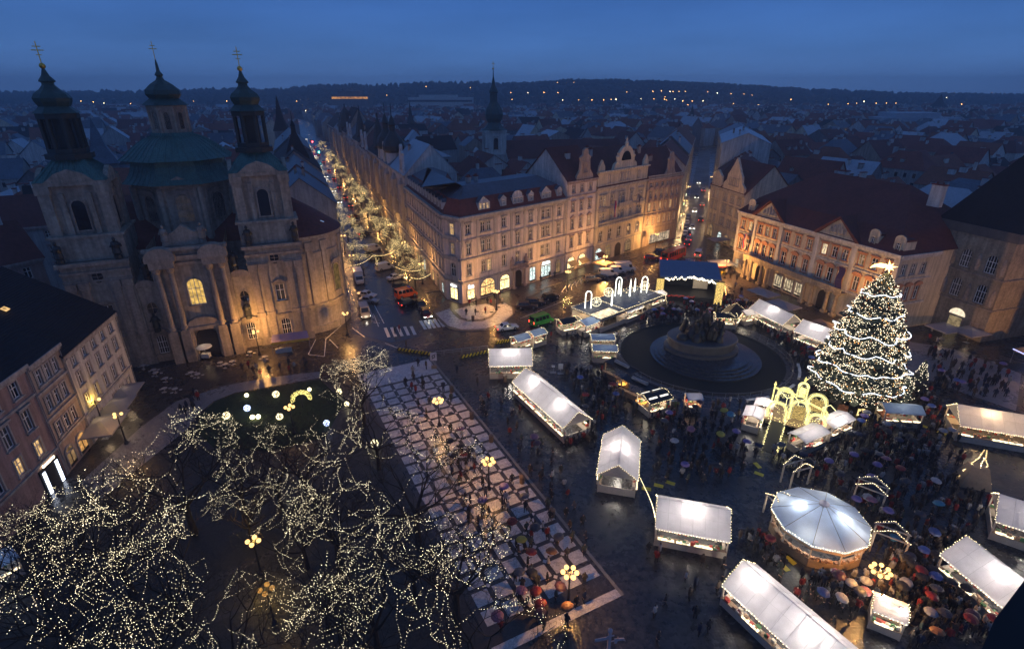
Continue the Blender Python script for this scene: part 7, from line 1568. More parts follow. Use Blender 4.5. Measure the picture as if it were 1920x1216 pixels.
# ------------------------------------------------------------------ glowing ornaments on the lawn
def orb(label, u, v, r_, col, strength, solid):
    r_ *= .82
    p = G(u, v, r_ + .1); t = thing('light_sphere', label, 'light sphere', (p.x, p.y, r_ + .05), 0, 'glowing spheres on the lawn'); b = MB(); q = random.Random(u)
    if solid: b.ball((0, 0, 0), r_, 14, 8); b.done('globe', em('orb_%d' % u, col, strength), t)
    else:
        f = MB()
        for k in range(6): f.tube([(r_ * .96 * math.sin(math.pi * i / 8) * math.cos(k * math.pi / 3), r_ * .96 * math.sin(math.pi * i / 8) * math.sin(k * math.pi / 3), r_ * .96 * math.cos(math.pi * i / 8)) for i in range(9)], .02, 4, False)
        f.done('frame', M_dark, t)
        for k in range(150): a, z = q.uniform(0, 6.28), q.uniform(-1, 1); s = math.sqrt(1 - z * z); b.octa((r_ * s * math.cos(a), r_ * s * math.sin(a), r_ * z), .05)
        b.done('bulbs', em('orbulb_%.1f' % col[0], col, strength), t)['kind'] = 'stuff'
    c = MB(); c.tube([(0, 0, -r_ - .05), (0, 0, -r_ * .8)], .08, 5); c.done('foot', M_dark, t)
    plight(t, (0, 0, r_ + .25), 9, col, .1)
WW, BB = (1, .86, .5), (.55, .65, 1)
for a in (('plain round glowing sphere at the back left of the lawn', 462, 740, .38, WW, 5, True), ('wire light sphere at the back middle of the lawn', 517, 738, .6, WW, 3.5, False), ('plain glowing sphere right of the crescent', 580, 729, .36, WW, 5, True), ('blue-white light sphere left of the pair', 463, 764, .55, BB, 4, False), ('warm wire sphere at the left end of the lawn', 424, 778, .6, WW, 3.2, False), ('left glowing sphere of the touching pair', 473, 781, .4, WW, 7, True), ('right glowing sphere of the touching pair', 484, 780, .4, WW, 7, True), ('dim wire sphere near the amber lamp', 524, 780, .55, WW, 1.5, False), ('blue-white light ball right of the amber lamp', 612, 792, .5, BB, 4.5, False), ('wire sphere under the first promenade tree', 636, 733, .5, WW, 3, False), ('small glowing sphere below the first promenade tree', 650, 756, .42, WW, 4, False), ('wire light sphere among the promenade trees', 702, 830, .6, (1, .85, .4), 3, False)): orb(*a)
p = G(568, 765); t = thing('light_crescent', 'yellow crescent moon figure covered in bulbs on the lawn', 'light figure', (p.x, p.y, 0), R(20)); b = MB(); q = random.Random(1)
for k in range(420):
    a = q.uniform(-1.9, 1.9); f = q.random(); rr = 1.5 - f * .75 * math.cos(a / 2.4); b.octa((rr * math.sin(a) * 1.0, q.uniform(-.1, .1), 1.7 + rr * math.cos(a)), .04)
b.done('bulbs', em('crescent_bulb', (1, .85, .25), 2.6), t)['kind'] = 'stuff'
f = MB(); f.tube([(1.5 * math.sin(a / 8), .12, 1.7 + 1.5 * math.cos(a / 8)) for a in range(-15, 16)], .05, 5); f.tube([(0, .12, 0), (0, .12, 3.2)], .06, 5); f.done('frame', M_dark, t)

# ------------------------------------------------------------------ barriers, signs, bins, parasols
M_blk = pm('stripe_black', (.02, .02, .02), .6)
def striped(label, a, c, n, h=.55):
    a, c = G(*a), G(*c); d = c - a; L = d.length; t = thing('striped_barrier', label, 'barrier', (a.x, a.y, 0), math.atan2(d.y, d.x), 'yellow and black barriers')
    for k in range(n):
        b = MB(); x0, x1 = L * k / n, L * (k + 1) / n - .01; b.slab([(x0, .05), (x1, .05), (x1 + .3, h), (x0 + .3, h)], -.12, .12); b.done('stripe', M_yel if k % 2 else M_blk, t)
striped('yellow and black striped barrier at the left of the crossing', (744, 656), (812, 666), 22); striped('striped barrier left of the broadside white stall', (862, 672), (915, 661), 16); striped('striped barrier behind the broadside white stall', (928, 645), (957, 640), 12); striped('short striped barrier by the terrace left of the palace', (1335, 519), (1360, 510), 8)
b = MB(); a, c = G(816, 667), G(915, 656); b.tube([(a.x, a.y, .9), (c.x, c.y, .9)], .06, 6); b.tube([(a.x, a.y, .5), (c.x, c.y, .5)], .03, 6)
for k in range(7): m = a.lerp(c, k / 6); b.tube([(m.x, m.y, 0), (m.x, m.y, .9)], .04, 5)
tag(b.done('guard_rail', M_zinc), 'pale metal rail between the sign board and the white stall', 'railing')
p = G(814, 690); t = thing('sign_board', 'white sign board with a dark ring emblem by the barrier', 'sign', (p.x, p.y, 0), R(5)); b = MB(); b.box(-.55, .55, -.05, .05, 1.5, 3.0); b.done('board', pm('sign_pale', (.55, .5, .52), .6), t)
b = MB(); b.tube([(.22 * math.cos(k * .524), -.07, 2.3 + .26 * math.sin(k * .524)) for k in range(13)], .07, 6); b.tube([(.16, -.07, 2.5), (.36, -.07, 2.85)], .05, 5); b.tube([(-.15, -.07, 2.05), (-.3, -.07, 1.7)], .05, 5); b.done('emblem', M_blk, t)
for x in (-.35, .35): b = MB(); b.box(x - .05, x + .05, -.04, .04, 0, 1.5); b.done('leg', M_zinc, t)
b = MB(); b.box(-.45, .45, -.25, .25, 0, .5); b.done('base_box', pm('crate_tan', (.3, .2, .12), .8), t)
p = G(1140, 1222); t = thing('signpost', 'pale wooden signpost with pointing arms at the bottom edge', 'signpost', (p.x, p.y, 0), R(12)); b = MB(); b.box(-.12, .12, -.12, .12, 0, 2.6); b.lathe([(.2, 2.6), (.22, 2.75), (.05, 3.0)], 6); b.done('post', pm('signpost_pale', (.45, .38, .4), .7), t)
b = MB(); b.box(-1.3, -.12, -.05, .05, 1.7, 1.98); b.done('arm', MATS['signpost_pale'], t); b = MB(); b.box(-.32, .32, -.2, -.14, 2.2, 2.3); b.done('arm', MATS['signpost_pale'], t)
b = MB(); b.slab([(.5, 1.0), (.7, 1.0), (.75, 1.25), (1.2, 1.25), (1.5, 1.02), (1.35, 1.4), (.85, 1.5), (.78, 1.75), (.7, 1.5), (.45, 1.55), (.5, 1.3)], -.05, .05); b.box(.12, .6, -.03, .03, 1.28, 1.36); b.done('cut_out_figure', MATS['signpost_pale'], t)
# litter bins
b = MB(); b.lathe([(.3, 0), (.33, .1), (.33, .95), (.38, 1.0), (.3, 1.1), (.05, 1.15)], 10); binm = b.mesh('litter_bin', pm('bin_brown', (.14, .09, .06), .6))
for i, (u, v, lab) in enumerate(((847, 735, 'brown litter bin first along the promenade edge'), (885, 785, 'brown litter bin second along the promenade edge'), (921, 828, 'brown litter bin third along the promenade edge'), (979, 905, 'brown litter bin fourth along the promenade edge'), (1035, 968, 'brown litter bin fifth along the promenade edge'), (947, 715, 'orange litter bin by the long diagonal stall'), (887, 602, 'dark litter bin on the mosaic island'))):
    p = G(u, v); tag(ob('litter_bin', binm, None, (p.x, p.y, .14 if u == 887 else .03)), lab, 'litter bin', 'litter bins')
# waste containers
for k, (u, lab) in enumerate(((1259, 'left grey waste container by the monument railing'), (1267, 'right green waste container by the monument railing'))):
    p = G(u, 762); t = thing('waste_container', lab, 'waste bin', (p.x, p.y, 0), 0, 'waste containers'); b = MB(); b.frus((-.3, .3, -.35, .35), .1, (-.36, .36, -.42, .42), 1.1); b.done('body', pm('bin_%d' % k, (.04, .12, .05) if k else (.08, .09, .1), .5), t); b = MB(); b.box(-.38, .38, -.44, .44, 1.1, 1.18); b.done('lid', pm('bin_lid', (.1, .14, .18), .5), t)
# standing menu boards
for u, v, lab in ((1051, 700, 'white menu board on a stand in the open cobbles'), (1046, 698, 'small white price board beside the menu board')):
    p = G(u, v); t = thing('menu_board', lab, 'sign', (p.x + (0 if u == 1051 else -.8), p.y, 0)); b = MB(); b.box(-.4, .4, -.03, .03, .9, 1.9) if u == 1051 else b.box(-.25, .25, -.03, .03, 1, 1.4); b.done('board', pm('board_white', (.5, .5, .52), .6), t); b = MB(); b.tube([(0, 0, 0), (0, 0, .9)], .04, 5); b.box(-.5, .5, -.3, .3, 0, .05); b.done('stand', M_zinc, t)
# tent for tours beside the church
p = G(548, 655); t = thing('tour_kiosk', 'kiosk tent with yellow fascia and violet canopy beside the church', 'stall', (p.x, p.y, 0), R(20)); b = MB(); b.add([(-3.3, -1.2, 2.3), (3.3, -1.2, 2.3), (3.0, 1, 3.0), (-3.0, 1, 3.0)], [(0, 1, 2, 3)]); b.done('canopy', cloth('violet_cloth', (.3, .25, .42), .3), t)
b = MB(); b.box(-3.3, 3.3, -1.3, -1.22, 2.0, 2.45); b.done('fascia', pm('fascia_yellow', (.6, .36, .05), .6), t)
for x in (-3.2, 3.2): b = MB(); b.box(x - .04, x + .04, -1.24, -1.16, 0, 2.3); b.done('post', M_zinc, t)
b = MB(); b.box(-2.8, 0, -.9, -.4, 0, .9); b.done('counter', pm('counter_grey', (.3, .32, .36), .6), t); keepout(p.x, p.y, R(20), 3.5, 1.8)
# lit white cart by the church door and small tables
p = G(388, 672); t = thing('drinks_cart', 'small white lit cart with round roof before the church door', 'cart', (p.x, p.y, 0)); b = MB(); b.lathe([(1.3, 2.3), (1.2, 2.5), (.5, 2.75), (.02, 2.8)], 12); b.done('roof', M_tent, t); b = MB(); b.box(-.7, .7, -.4, .4, .3, 1.1); b.done('body', pm('cart_white', (.5, .5, .48), .5), t); b = MB(); b.tube([(0, 0, 1.1), (0, 0, 2.4)], .05, 5); b.done('pole', M_zinc, t); plight(t, (0, -.2, 2.15), 18, WARM, .08)
b = MB(); b.lathe([(.45, .74), (.45, .78), (.02, .78)], 10); b.tube([(0, 0, 0), (0, 0, .74)], .04, 5); b.lathe([(.25, 0), (.25, .03), (.02, .04)], 8)
for k in range(3): a = k * 2.1; b.box(.75 * math.cos(a) - .2, .75 * math.cos(a) + .2, .75 * math.sin(a) - .2, .75 * math.sin(a) + .2, .42, .46)
tb = b.mesh('cafe_table', pm('table_grey', (.35, .35, .36), .4))
for u, v in ((294, 705), (312, 716), (270, 692), (360, 705), (372, 708), (415, 686), (423, 690), (436, 684), (497, 675), (470, 666), (330, 736), (290, 700), (310, 735)):
    p = G(u, v); tag(ob('cafe_table', tb, None, (p.x, p.y, 0), rnd.uniform(0, 3)), 'small grey cafe table on the dark paving before the church', 'table', 'cafe tables before the church')
# awnings, parasols
def parasol(label, u, v, w, d, ang_, mat, h=2.8, watts=0, group='square parasols'):
    p = G(u, v); t = thing('parasol', label, 'parasol', (p.x, p.y, 0), R(ang_), group); b = MB(); b.add([(-w / 2, -d / 2, h - .6), (w / 2, -d / 2, h - .6), (w / 2, d / 2, h - .6), (-w / 2, d / 2, h - .6), (0, 0, h)], [(0, 1, 4), (1, 2, 4), (2, 3, 4), (3, 0, 4)])
    for s in (-1, 1): b.quad((-w / 2, s * d / 2, h - .6), (w / 2, s * d / 2, h - .6), (w / 2, s * d / 2, h - .8), (-w / 2, s * d / 2, h - .8)); b.quad((s * w / 2, -d / 2, h - .6), (s * w / 2, d / 2, h - .6), (s * w / 2, d / 2, h - .8), (s * w / 2, -d / 2, h - .8))
    b.done('canopy', mat, t); c = MB(); c.tube([(0, 0, 0), (0, 0, h)], .05, 6); c.box(-.4, .4, -.4, .4, 0, .1); c.done('pole', M_zinc, t)
    if watts: plight(t, (.3, 0, h - .7), watts, (1, .7, .4), .12)
    keepout(p.x, p.y, 0, w * .3, d * .3)
PG_, PC_ = cloth('parasol_grey', (.3, .3, .34), .2), cloth('parasol_cream', (.6, .45, .3), .45)
parasol('cream parasol before the ochre palace', 1130, 508, 4.5, 4.5, 48, PC_, 3.0, 90); parasol('grey parasol before the arcade house', 1346, 462, 6, 4, 20, PG_, 3.0, 30); parasol('white parasol over a terrace left of the palace', 1352, 508, 6, 5, 10, cloth('parasol_white', (.6, .6, .62), .4), 3.0, 40)
parasol('red parasol over the terrace left of the palace', 1345, 510, 3.5, 3.5, 0, cloth('parasol_red', (.4, .05, .04), .3), 2.6)
parasol('grey parasol before the stone house, left', 1765, 635, 5, 4.4, 15, PG_, 3.0, 35); parasol('grey parasol before the stone house, right', 1812, 642, 5, 4.4, 15, PG_, 3.0, 35)
parasol('grey canopy below the palace portal, left', 1465, 590, 6, 4, -65, PG_, 3.0); parasol('grey canopy below the palace portal, right', 1428, 566, 6, 4, -65, PG_, 3.0)
parasol('brown canopy at the palace portal near the conifer', 1542, 632, 6, 4.5, -68, cloth('parasol_brown', (.3, .2, .16), .2), 3.0)
parasol('grey terrace canopy before the white house, upper', 238, 760, 5.5, 4.2, 105, PG_, 3.0, 60); parasol('grey terrace canopy before the white house, middle', 222, 786, 5.5, 4.2, 105, PG_, 3.0, 60); parasol('grey terrace canopy before the beige house, lower', 198, 822, 6.5, 5, 105, PG_, 3.0, 80)
# long awning with blue light edge at the right
t = thing('terrace_awning', 'long cream awning edged with blue lights at the right edge', 'awning', (93.4, 85, 0), R(-85)); b = MB(); b.add([(0, 0, 3.4), (18, 0, 3.4), (18, -5.5, 2.6), (0, -5.5, 2.6), (0, -5.5, 2.3), (18, -5.5, 2.3)], [(0, 1, 2, 3), (3, 2, 5, 4)]); b.done('canopy', PC_, t); b = MB(); b.tube([(0, -5.55, 2.6), (18, -5.55, 2.6)], .05, 5); b.done('light_edge', em('blue_edge', (.35, .4, 1), 4), t)
for x in (.2, 6, 12): b = MB(); b.tube([(x, -5.3, 0), (x, -5.3, 2.6)], .05, 5); b.done('post', M_zinc, t)
for x in (2, 8): plight(t, (x, -2.5, 2.3), 60, (1, .6, .3), .12)
keepout(91, 78, R(-85), 9, 3)
# shop signs glowing along the narrow street
for k in range(9):
    q = ts(12 + k * 11, .6 if k % 2 else 11.2); b = MB(); b.box(-.08, .08, -.7, .7, 2.6, 3.4); o = b.done('street_sign', em('sign_a' if k % 3 else 'sign_b', (1, .9, .7) if k % 3 else (.7, 1, .6), 3), None, loc=(q[0], q[1], 0), rz=-TA); tag(o, 'small glowing shop sign in the narrow street beside the palace', 'sign', 'shop signs in the narrow street')
# traffic lights far down the avenue
for k, (s, col, nm) in enumerate(((300, (.1, .9, .7), 'green'), (390, (1, .08, .1), 'red'))):
    q = st(s, -10); t = thing('traffic_light', '%s traffic light glowing far down the avenue' % nm, 'traffic light', (q[0], q[1], 0)); b = MB(); b.tube([(0, 0, 0), (0, 0, 4.2)], .1, 5); b.box(-.4, .4, -.3, .3, 4, 6); b.done('post', M_dark, t); b = MB(); b.ball((0, -.4, 5), .6, 8, 5); b.done('signal', em('signal_' + nm, col, 14), t)
# parapet of the viewing tower itself, a dark corner of stone
def near(u, v, t): a, c = (u - 960) / FOC, (v - 608) / FOC; return Vector((a * t, (_C - c * _S) * t, CAM_H + t * (-_S - c * _C)))
tri = [near(1838, 1222, 2.3), near(1865, 1160, 2.3), near(1932, 1072, 2.3), near(1975, 1240, 2.3)]; b = MB()
b.add([tuple(p) for p in tri] + [tuple(p + Vector((.1, .05, -.6))) for p in tri], [(0, 1, 2, 3), (4, 7, 6, 5), (0, 4, 5, 1), (1, 5, 6, 2), (2, 6, 7, 3), (3, 7, 4, 0)])
o = b.done('tower_parapet', pm('parapet_stone', (.03, .028, .03), .9), None); tag(o, 'dark stone corner of the viewing tower parapet', 'parapet')
# ------------------------------------------------------------------ vehicles
_pc = {}
def paint(name, col): 
    if name not in _pc: _pc[name] = pm('paint_' + name, col, .22, .08, 1, spec=.6)
    return _pc[name]
M_tyre = pm('tyre', (.012, .012, .012), .8); M_rim = pm('rim', (.35, .35, .36), .35, metal=.7); M_tail = em('tail_red', (1, .05, .03), 5); M_taild = pm('tail_dark', (.25, .01, .01), .3); M_head = em('head_white', (1, .93, .8), 14); M_headd = pm('head_clear', (.5, .5, .52), .15); M_cglass = glass('car_glass', (.01, .012, .015), .05)
wb = MB(); wb.mi = 0; wb.M = Matrix.Rotation(math.pi / 2, 4, 'X'); wb.lathe([(.2, -.1), (.33, -.1), (.34, -.06), (.34, .06), (.33, .1), (.2, .1)], 14); WHEEL = wb.mesh('tyre', M_tyre)
rb_ = MB(); rb_.M = Matrix.Rotation(math.pi / 2, 4, 'X'); rb_.lathe([(.01, -.08), (.21, -.09), (.21, .09), (.01, .08)], 10); RIM = rb_.mesh('rim', M_rim)
def loft(b, secs):
    """body sections along x: (x, half width, z low, z high), edges rounded"""
    vs = []; n = 8
    for x, w, z0, z1 in secs:
        c = min(.12, w * .3, (z1 - z0) * .3)
        vs += [(x, -w + c, z0), (x, w - c, z0), (x, w, z0 + c), (x, w, z1 - c), (x, w - c, z1), (x, -w + c, z1), (x, -w, z1 - c), (x, -w, z0 + c)]
    k = len(secs); fs = [(i * n + j, i * n + (j + 1) % n, (i + 1) * n + (j + 1) % n, (i + 1) * n + j) for i in range(k - 1) for j in range(n)] + [tuple(range(n - 1, -1, -1)), tuple(range((k - 1) * n, k * n))]
    b.add(vs, fs)
SPEC = {  # length, width, belt height, roof height, hood end x, cabin base x0,x1, roof x0,x1, wheelbase ends, side windows
    'saloon': (4.6, 1.78, .88, 1.42, (-1.55, 1.0), (-.85, .25), (-1.35, 1.42), 2), 'hatch': (4.2, 1.76, .92, 1.5, (-1.95, .95), (-1.6, .25), (-1.25, 1.3), 2), 'estate': (4.7, 1.8, .92, 1.52, (-2.2, .95), (-1.9, .3), (-1.4, 1.42), 3), 'suv': (4.6, 1.86, 1.02, 1.7, (-2.15, .9), (-1.85, .3), (-1.35, 1.38), 3),
    'van': (5.0, 1.95, 1.1, 2.0, (-2.42, 1.75), (-2.36, .95), (-1.55, 1.55), 1), 'bus_van': (5.2, 1.98, 1.15, 2.25, (-2.52, 1.9), (-2.46, 1.3), (-1.6, 1.65), 4), 'bus': (10.5, 2.5, 1.3, 3.1, (-5.15, 5.12), (-5.1, 4.85), (-3.2, 3.3), 7), 'tall_van': (6.0, 2.05, 1.2, 2.6, (-2.9, 2.2), (-2.85, 1.5), (-1.9, 1.95), 0)}
def vehicle(kind, label, cat, p, rz, pname, col, tail=False, head=False, extra=None, group='vehicles'):
    L, Wd, zb, zr, cb, rfx, wx, nw = SPEC[kind]; name = {'bus': 'bus', 'van': 'van', 'bus_van': 'minibus', 'tall_van': 'van'}.get(kind, 'car')
    t = thing(name, label, cat, (p[0], p[1], .012), rz, group); P = paint(pname, col); hl, hw = L / 2, Wd / 2; z0 = .24
    b = MB(); box = kind in ('van', 'bus_van', 'bus', 'tall_van')
    if box: loft(b, [(-hl, hw * .95, z0 + .1, zb - .02), (-hl + .06, hw, z0, zb), (hl - .5, hw, z0, zb), (hl - .12, hw * .96, z0, zb - (.28 if kind != 'bus' else .02)), (hl, hw * .9, z0 + .1, zb - (.42 if kind != 'bus' else .1))])
    else: loft(b, [(-hl, hw * .86, z0 + .15, zb - .12), (-hl + .14, hw * .95, z0, zb - .03), (-hl + .8, hw, z0 - .04, zb), (0, hw, z0 - .05, zb), (1.1, hw, z0 - .04, zb - .02), (hl - .55, hw * .97, z0, zb - .14), (hl - .12, hw * .9, z0, zb - .24), (hl, hw * .78, z0 + .12, zb - .36)])
    w1 = hw * (.93 if box else .96); w2 = hw * (.9 if box else .76)
    b.frus((cb[0], cb[1], -w1, w1), zb - .06, (rfx[0], rfx[1], -w2, w2), zr); b.done('body', P, t, smooth=False)
    def onface(q, o, nm='window', mat=M_cglass):
        g = MB(); n = (Vector(q[1]) - Vector(q[0])).cross(Vector(q[3]) - Vector(q[0])).normalized()
        if n.dot(Vector(q[0]) - Vector((0, 0, 1))) < 0: n = -n
        g.quad(*[tuple(Vector(v) + n * .012) for v in q]); return g.done(nm, mat, t)
    def lerp(a, c, f): return tuple(a[i] + (c[i] - a[i]) * f for i in range(3))
    def patch(A, B, C, D, u0, u1, v0, v1, nm='window', mat=M_cglass):
        bl = lambda u, v: lerp(lerp(A, B, u), lerp(D, C, u), v); onface([bl(u0, v0), bl(u1, v0), bl(u1, v1), bl(u0, v1)], 0, nm, mat)
    lo = lambda x, s: (x, s * w1, zb - .06); hi = lambda x, s: (x, s * w2, zr)
    patch(lo(cb[1], -1), lo(cb[1], 1), hi(rfx[1], 1), hi(rfx[1], -1), .08, .92, .14, .88, 'windscreen'); patch(lo(cb[0], -1), lo(cb[0], 1), hi(rfx[0], 1), hi(rfx[0], -1), .1, .9, .25, .85, 'rear_window')
    for s in (-1, 1):
        if kind == 'van': patch(lo(cb[0], s), lo(cb[1], s), hi(rfx[1], s), hi(rfx[0], s), .74, .95, .2, .82)
        elif kind == 'tall_van': patch(lo(cb[0], s), lo(cb[1], s), hi(rfx[1], s), hi(rfx[0], s), .8, .96, .1, .6)
        else:
            for k in range(nw): patch(lo(cb[0], s), lo(cb[1], s), hi(rfx[1], s), hi(rfx[0], s), .06 + .88 * k / nw + .015, .06 + .88 * (k + 1) / nw - .015, .16, .84)
        for x in wx: sc = 1.5 if kind == 'bus' else (1.12 if box else 1); w = ob('wheel', WHEEL, t, (x, s * (hw - .08), .34 * sc)); w.scale = (sc, 1.2, sc); r_ = ob('rim', RIM, w)
        q = MB(); q.box(hl - .16, hl - .02, s * hw * .72 - .2, s * hw * .72 + .2, zb - (.42 if not box else .62), zb - (.28 if not box else .44)); q.done('headlight', M_head if head else M_headd, t)
        q = MB(); q.box(-hl - .015, -hl + .1, s * hw * .8 - .13, s * hw * .8 + .13, zb - .32, zb - (.14 if not box else -.05)); q.done('tail_light', M_tail if tail else M_taild, t)
        if not box or kind != 'bus': q = MB(); q.box(cb[1] - .5, cb[1] - .3, s * (hw + .04) - .09, s * (hw + .04) + .09, zb + .02, zb + .16); q.done('mirror', P, t)
    if head: plight(t, (hl + .3, 0, .7), 25, (1, .93, .8), .12)
    q = MB(); q.box(hl - .03, hl + .004, -.3, .3, .38, .5); q.box(-hl - .006, -hl + .03, -.26, .26, .5, .62); q.done('number_plate', pm('plate', (.5, .5, .48), .5), t)
    keepout(p[0], p[1], rz, hl + .2, hw + .2)
    return t
def VP(u, v): return G(u, v)[:2]
SA_ = math.atan2(SDIR.y, SDIR.x); FA_ = math.atan2(FD.y, FD.x); TA_ = math.atan2(TD.y, TD.x)
# box truck coming down the avenue
p = VP(673, 528); t = thing('box_truck', 'white box truck on the church side of the avenue', 'truck', (p[0], p[1], .012), SA_ + math.pi, 'vehicles'); b = MB(); b.box(-3.3, 1.1, -1.05, 1.05, .75, 3.0); b.done('cargo_box', paint('white', (.6, .6, .6)), t); b = MB(); loft(b, [(1.2, 1.0, .45, 2.2), (2.2, 1.0, .4, 2.15), (2.75, .95, .4, 1.35), (3.1, .9, .45, 1.15)]); b.done('cab', paint('white', (.6, .6, .6)), t); b = MB(); b.quad((2.26, -.85, 2.08), (2.26, .85, 2.08), (2.79, .8, 1.38), (2.79, -.8, 1.38)); b.done('windscreen', M_cglass, t)
b = MB(); b.box(-3.3, 2.9, -.5, .5, .4, .75); b.done('chassis', M_dark, t)
for x in (-2.2, 2.2):
    for s in (-1, 1): w = ob('wheel', WHEEL, t, (x, s * .92, .4)); w.scale = (1.2, 1.5, 1.2); ob('rim', RIM, w)
for s in (-1, 1): b = MB(); b.box(3.0, 3.12, s * .65 - .15, s * .65 + .15, .8, .98); b.done('headlight', M_headd, t)
keepout(p[0], p[1], SA_, 3.6, 1.3)
white, black, silver, red, dark = (.62, .62, .62), (.012, .012, .014), (.32, .33, .35), (.3, .02, .015), (.03, .032, .036)
V = vehicle
V('saloon', 'white car parked beside a silver one near the church apse', 'car', VP(688, 556), SA_ - 2.2, 'white', white); V('saloon', 'silver car in front of the apse, nose to the kerb', 'car', VP(692, 566), SA_ - 2.2, 'silver', silver)
b_ = V('bus_van', 'cream minibus with headlights on by the apse', 'minibus', VP(684, 590), SA_ + math.pi, 'cream', (.3, .26, .2), head=True)
V('van', 'white delivery van parked under the avenue trees', 'van', VP(722, 505), SA_ - 1.25, 'white', white); V('saloon', 'white saloon parked across from the apse', 'car', VP(742, 523), SA_ - 1.25, 'white', white)
t = V('bus_van', 'orange ambulance van with light bar beside the road', 'van', VP(762, 556), SA_ - 1.3, 'orange', (.75, .12, .02)); b = MB(); b.box(.6, 1.0, -.7, .7, 2.25, 2.4); b.done('light_bar', pm('beacon_blue', (.05, .08, .4), .2), t); b = MB(); b.box(-2.3, -1.5, -.86, -.84, 1.4, 2.0); b.done('side_panel', paint('white', white), t)
V('suv', 'black car with headlights on in front of the orange ambulance', 'car', VP(768, 572), SA_ - 1.3, 'black', black, head=True, tail=True); V('hatch', 'dark car half hidden behind the orange ambulance', 'car', VP(752, 540), SA_ - 1.25, 'dark', dark)
V('hatch', 'dark red car with headlights on by the crossing', 'car', VP(799, 592), SA_ + math.pi, 'darkred', (.12, .012, .012), head=True); V('estate', 'black car behind the dark red one by the crossing', 'car', VP(790, 576), SA_ + math.pi, 'black', black)
V('van', 'pale van further up the avenue', 'van', VP(700, 470), SA_ - 1.25, 'white', (.4, .38, .36)); V('saloon', 'dark car parked beside the pale van on the avenue', 'car', VP(706, 485), SA_ - 1.25, 'black', black)
V('saloon', 'dark car with red tail lights on the avenue', 'car', VP(684, 440), SA_ - 1.25, 'dark', dark, tail=True); V('hatch', 'red-brown car parked higher up the avenue', 'car', VP(664, 408), SA_ - 1.25, 'darkred', (.14, .02, .015), tail=True); V('hatch', 'grey car parked higher up the avenue', 'car', VP(668, 420), SA_ - 1.25, 'silver', silver)
for k, s in enumerate((120, 140, 170, 200, 235, 280, 330, 390, 460)): V('saloon', '%s car driving away down the avenue with red tail lights' % ['nearest', 'second', 'third', 'fourth', 'fifth', 'sixth', 'seventh', 'eighth', 'farthest'][k], 'car', st(s, -8.8), SA_, 'dark', dark, tail=True, group='cars driving away')
for k, s in enumerate((130, 160, 210, 260, 320, 400, 480)): V('saloon', '%s car coming up the avenue with white headlights' % ['nearest', 'second', 'third', 'fourth', 'fifth', 'sixth', 'farthest'][k], 'car', st(s, -12.2), SA_ + math.pi, 'silver', silver, head=True, group='oncoming cars')
# on the square side
V('saloon', 'white car driving round the mosaic island', 'car', VP(951, 617), R(22), 'white', (.66, .66, .68), tail=True); V('bus_van', 'bright green minibus with dark windows by the stalls', 'minibus', VP(1015, 607), R(30) + .1, 'green', (.05, .3, .04), tail=True)
V('estate', 'dark brown estate car parked behind the mosaic island', 'car', VP(988, 577), FA_ - .75, 'brown', (.05, .03, .025)); V('estate', 'dark estate parked right of the brown one behind the mosaic island', 'car', VP(1003, 570), FA_ - .75, 'dark', dark); V('hatch', 'black small car parked at the kerb before the corner house', 'car', VP(1032, 560), FA_ - .2, 'black', black)
V('estate', 'tan estate car first in the parked row before the ochre palace', 'car', VP(1110, 526), FA_ - .6, 'tan', (.16, .13, .1)); V('saloon', 'dark saloon second in the parked row', 'car', VP(1122, 522), FA_ - .6, 'dark', dark); V('van', 'white van third in the parked row', 'van', VP(1140, 517), FA_ - .6, 'white', white); V('van', 'white van fourth in the parked row', 'van', VP(1155, 512), FA_ - .6, 'white', white); V('tall_van', 'white box van last in the parked row', 'van', VP(1170, 508), FA_ - .6, 'white', white)
V('hatch', 'red car before the beige house', 'car', VP(1222, 486), FA_ - 1.0, 'red', red, tail=True); V('hatch', 'dark car behind the red one before the beige house', 'car', VP(1240, 474), FA_ - 1.0, 'dark', dark)
V('bus', 'red coach turning into the square behind the stage', 'bus', VP(1262, 486), TA_ - .45, 'coachred', (.35, .05, .03), tail=True)
V('van', 'silver van with tail lights waiting right of the coach', 'van', VP(1309, 480), TA_ - .1, 'silver', silver, tail=True)
for k, (u, v, tl, c, nm) in enumerate(((1288, 458, 1, dark, 'first'), (1291, 450, 1, silver, 'second'), (1290, 440, 1, dark, 'third'))): V('saloon', '%s car queueing with red lights beside the coach' % nm, 'car', VP(u, v), TA_, 'q%d' % k, c, tail=True, group='queueing cars')
for k, s in enumerate((16, 30, 46, 60, 78, 98, 122)): V('saloon', '%s car in the narrow street beside the palace' % ['nearest', 'second', 'third', 'fourth', 'fifth', 'sixth', 'farthest'][k], 'car', ts(s, 7.6 if k % 2 else 5.0), TA_ + (math.pi if k % 2 == 0 else 0), 'n%d' % (k % 3), (silver, dark, white)[k % 3], tail=k % 2 == 1, head=k % 2 == 0, group='cars in the narrow street')
for k in range(7): V('hatch', '%s parked car along the left kerb of the narrow street' % ['first', 'second', 'third', 'fourth', 'fifth', 'sixth', 'seventh'][k], 'car', ts(1 + k * 5.4, 3.0), TA_, 'k%d' % (k % 3), (dark, silver, black)[k % 3], group='parked cars in the narrow street')
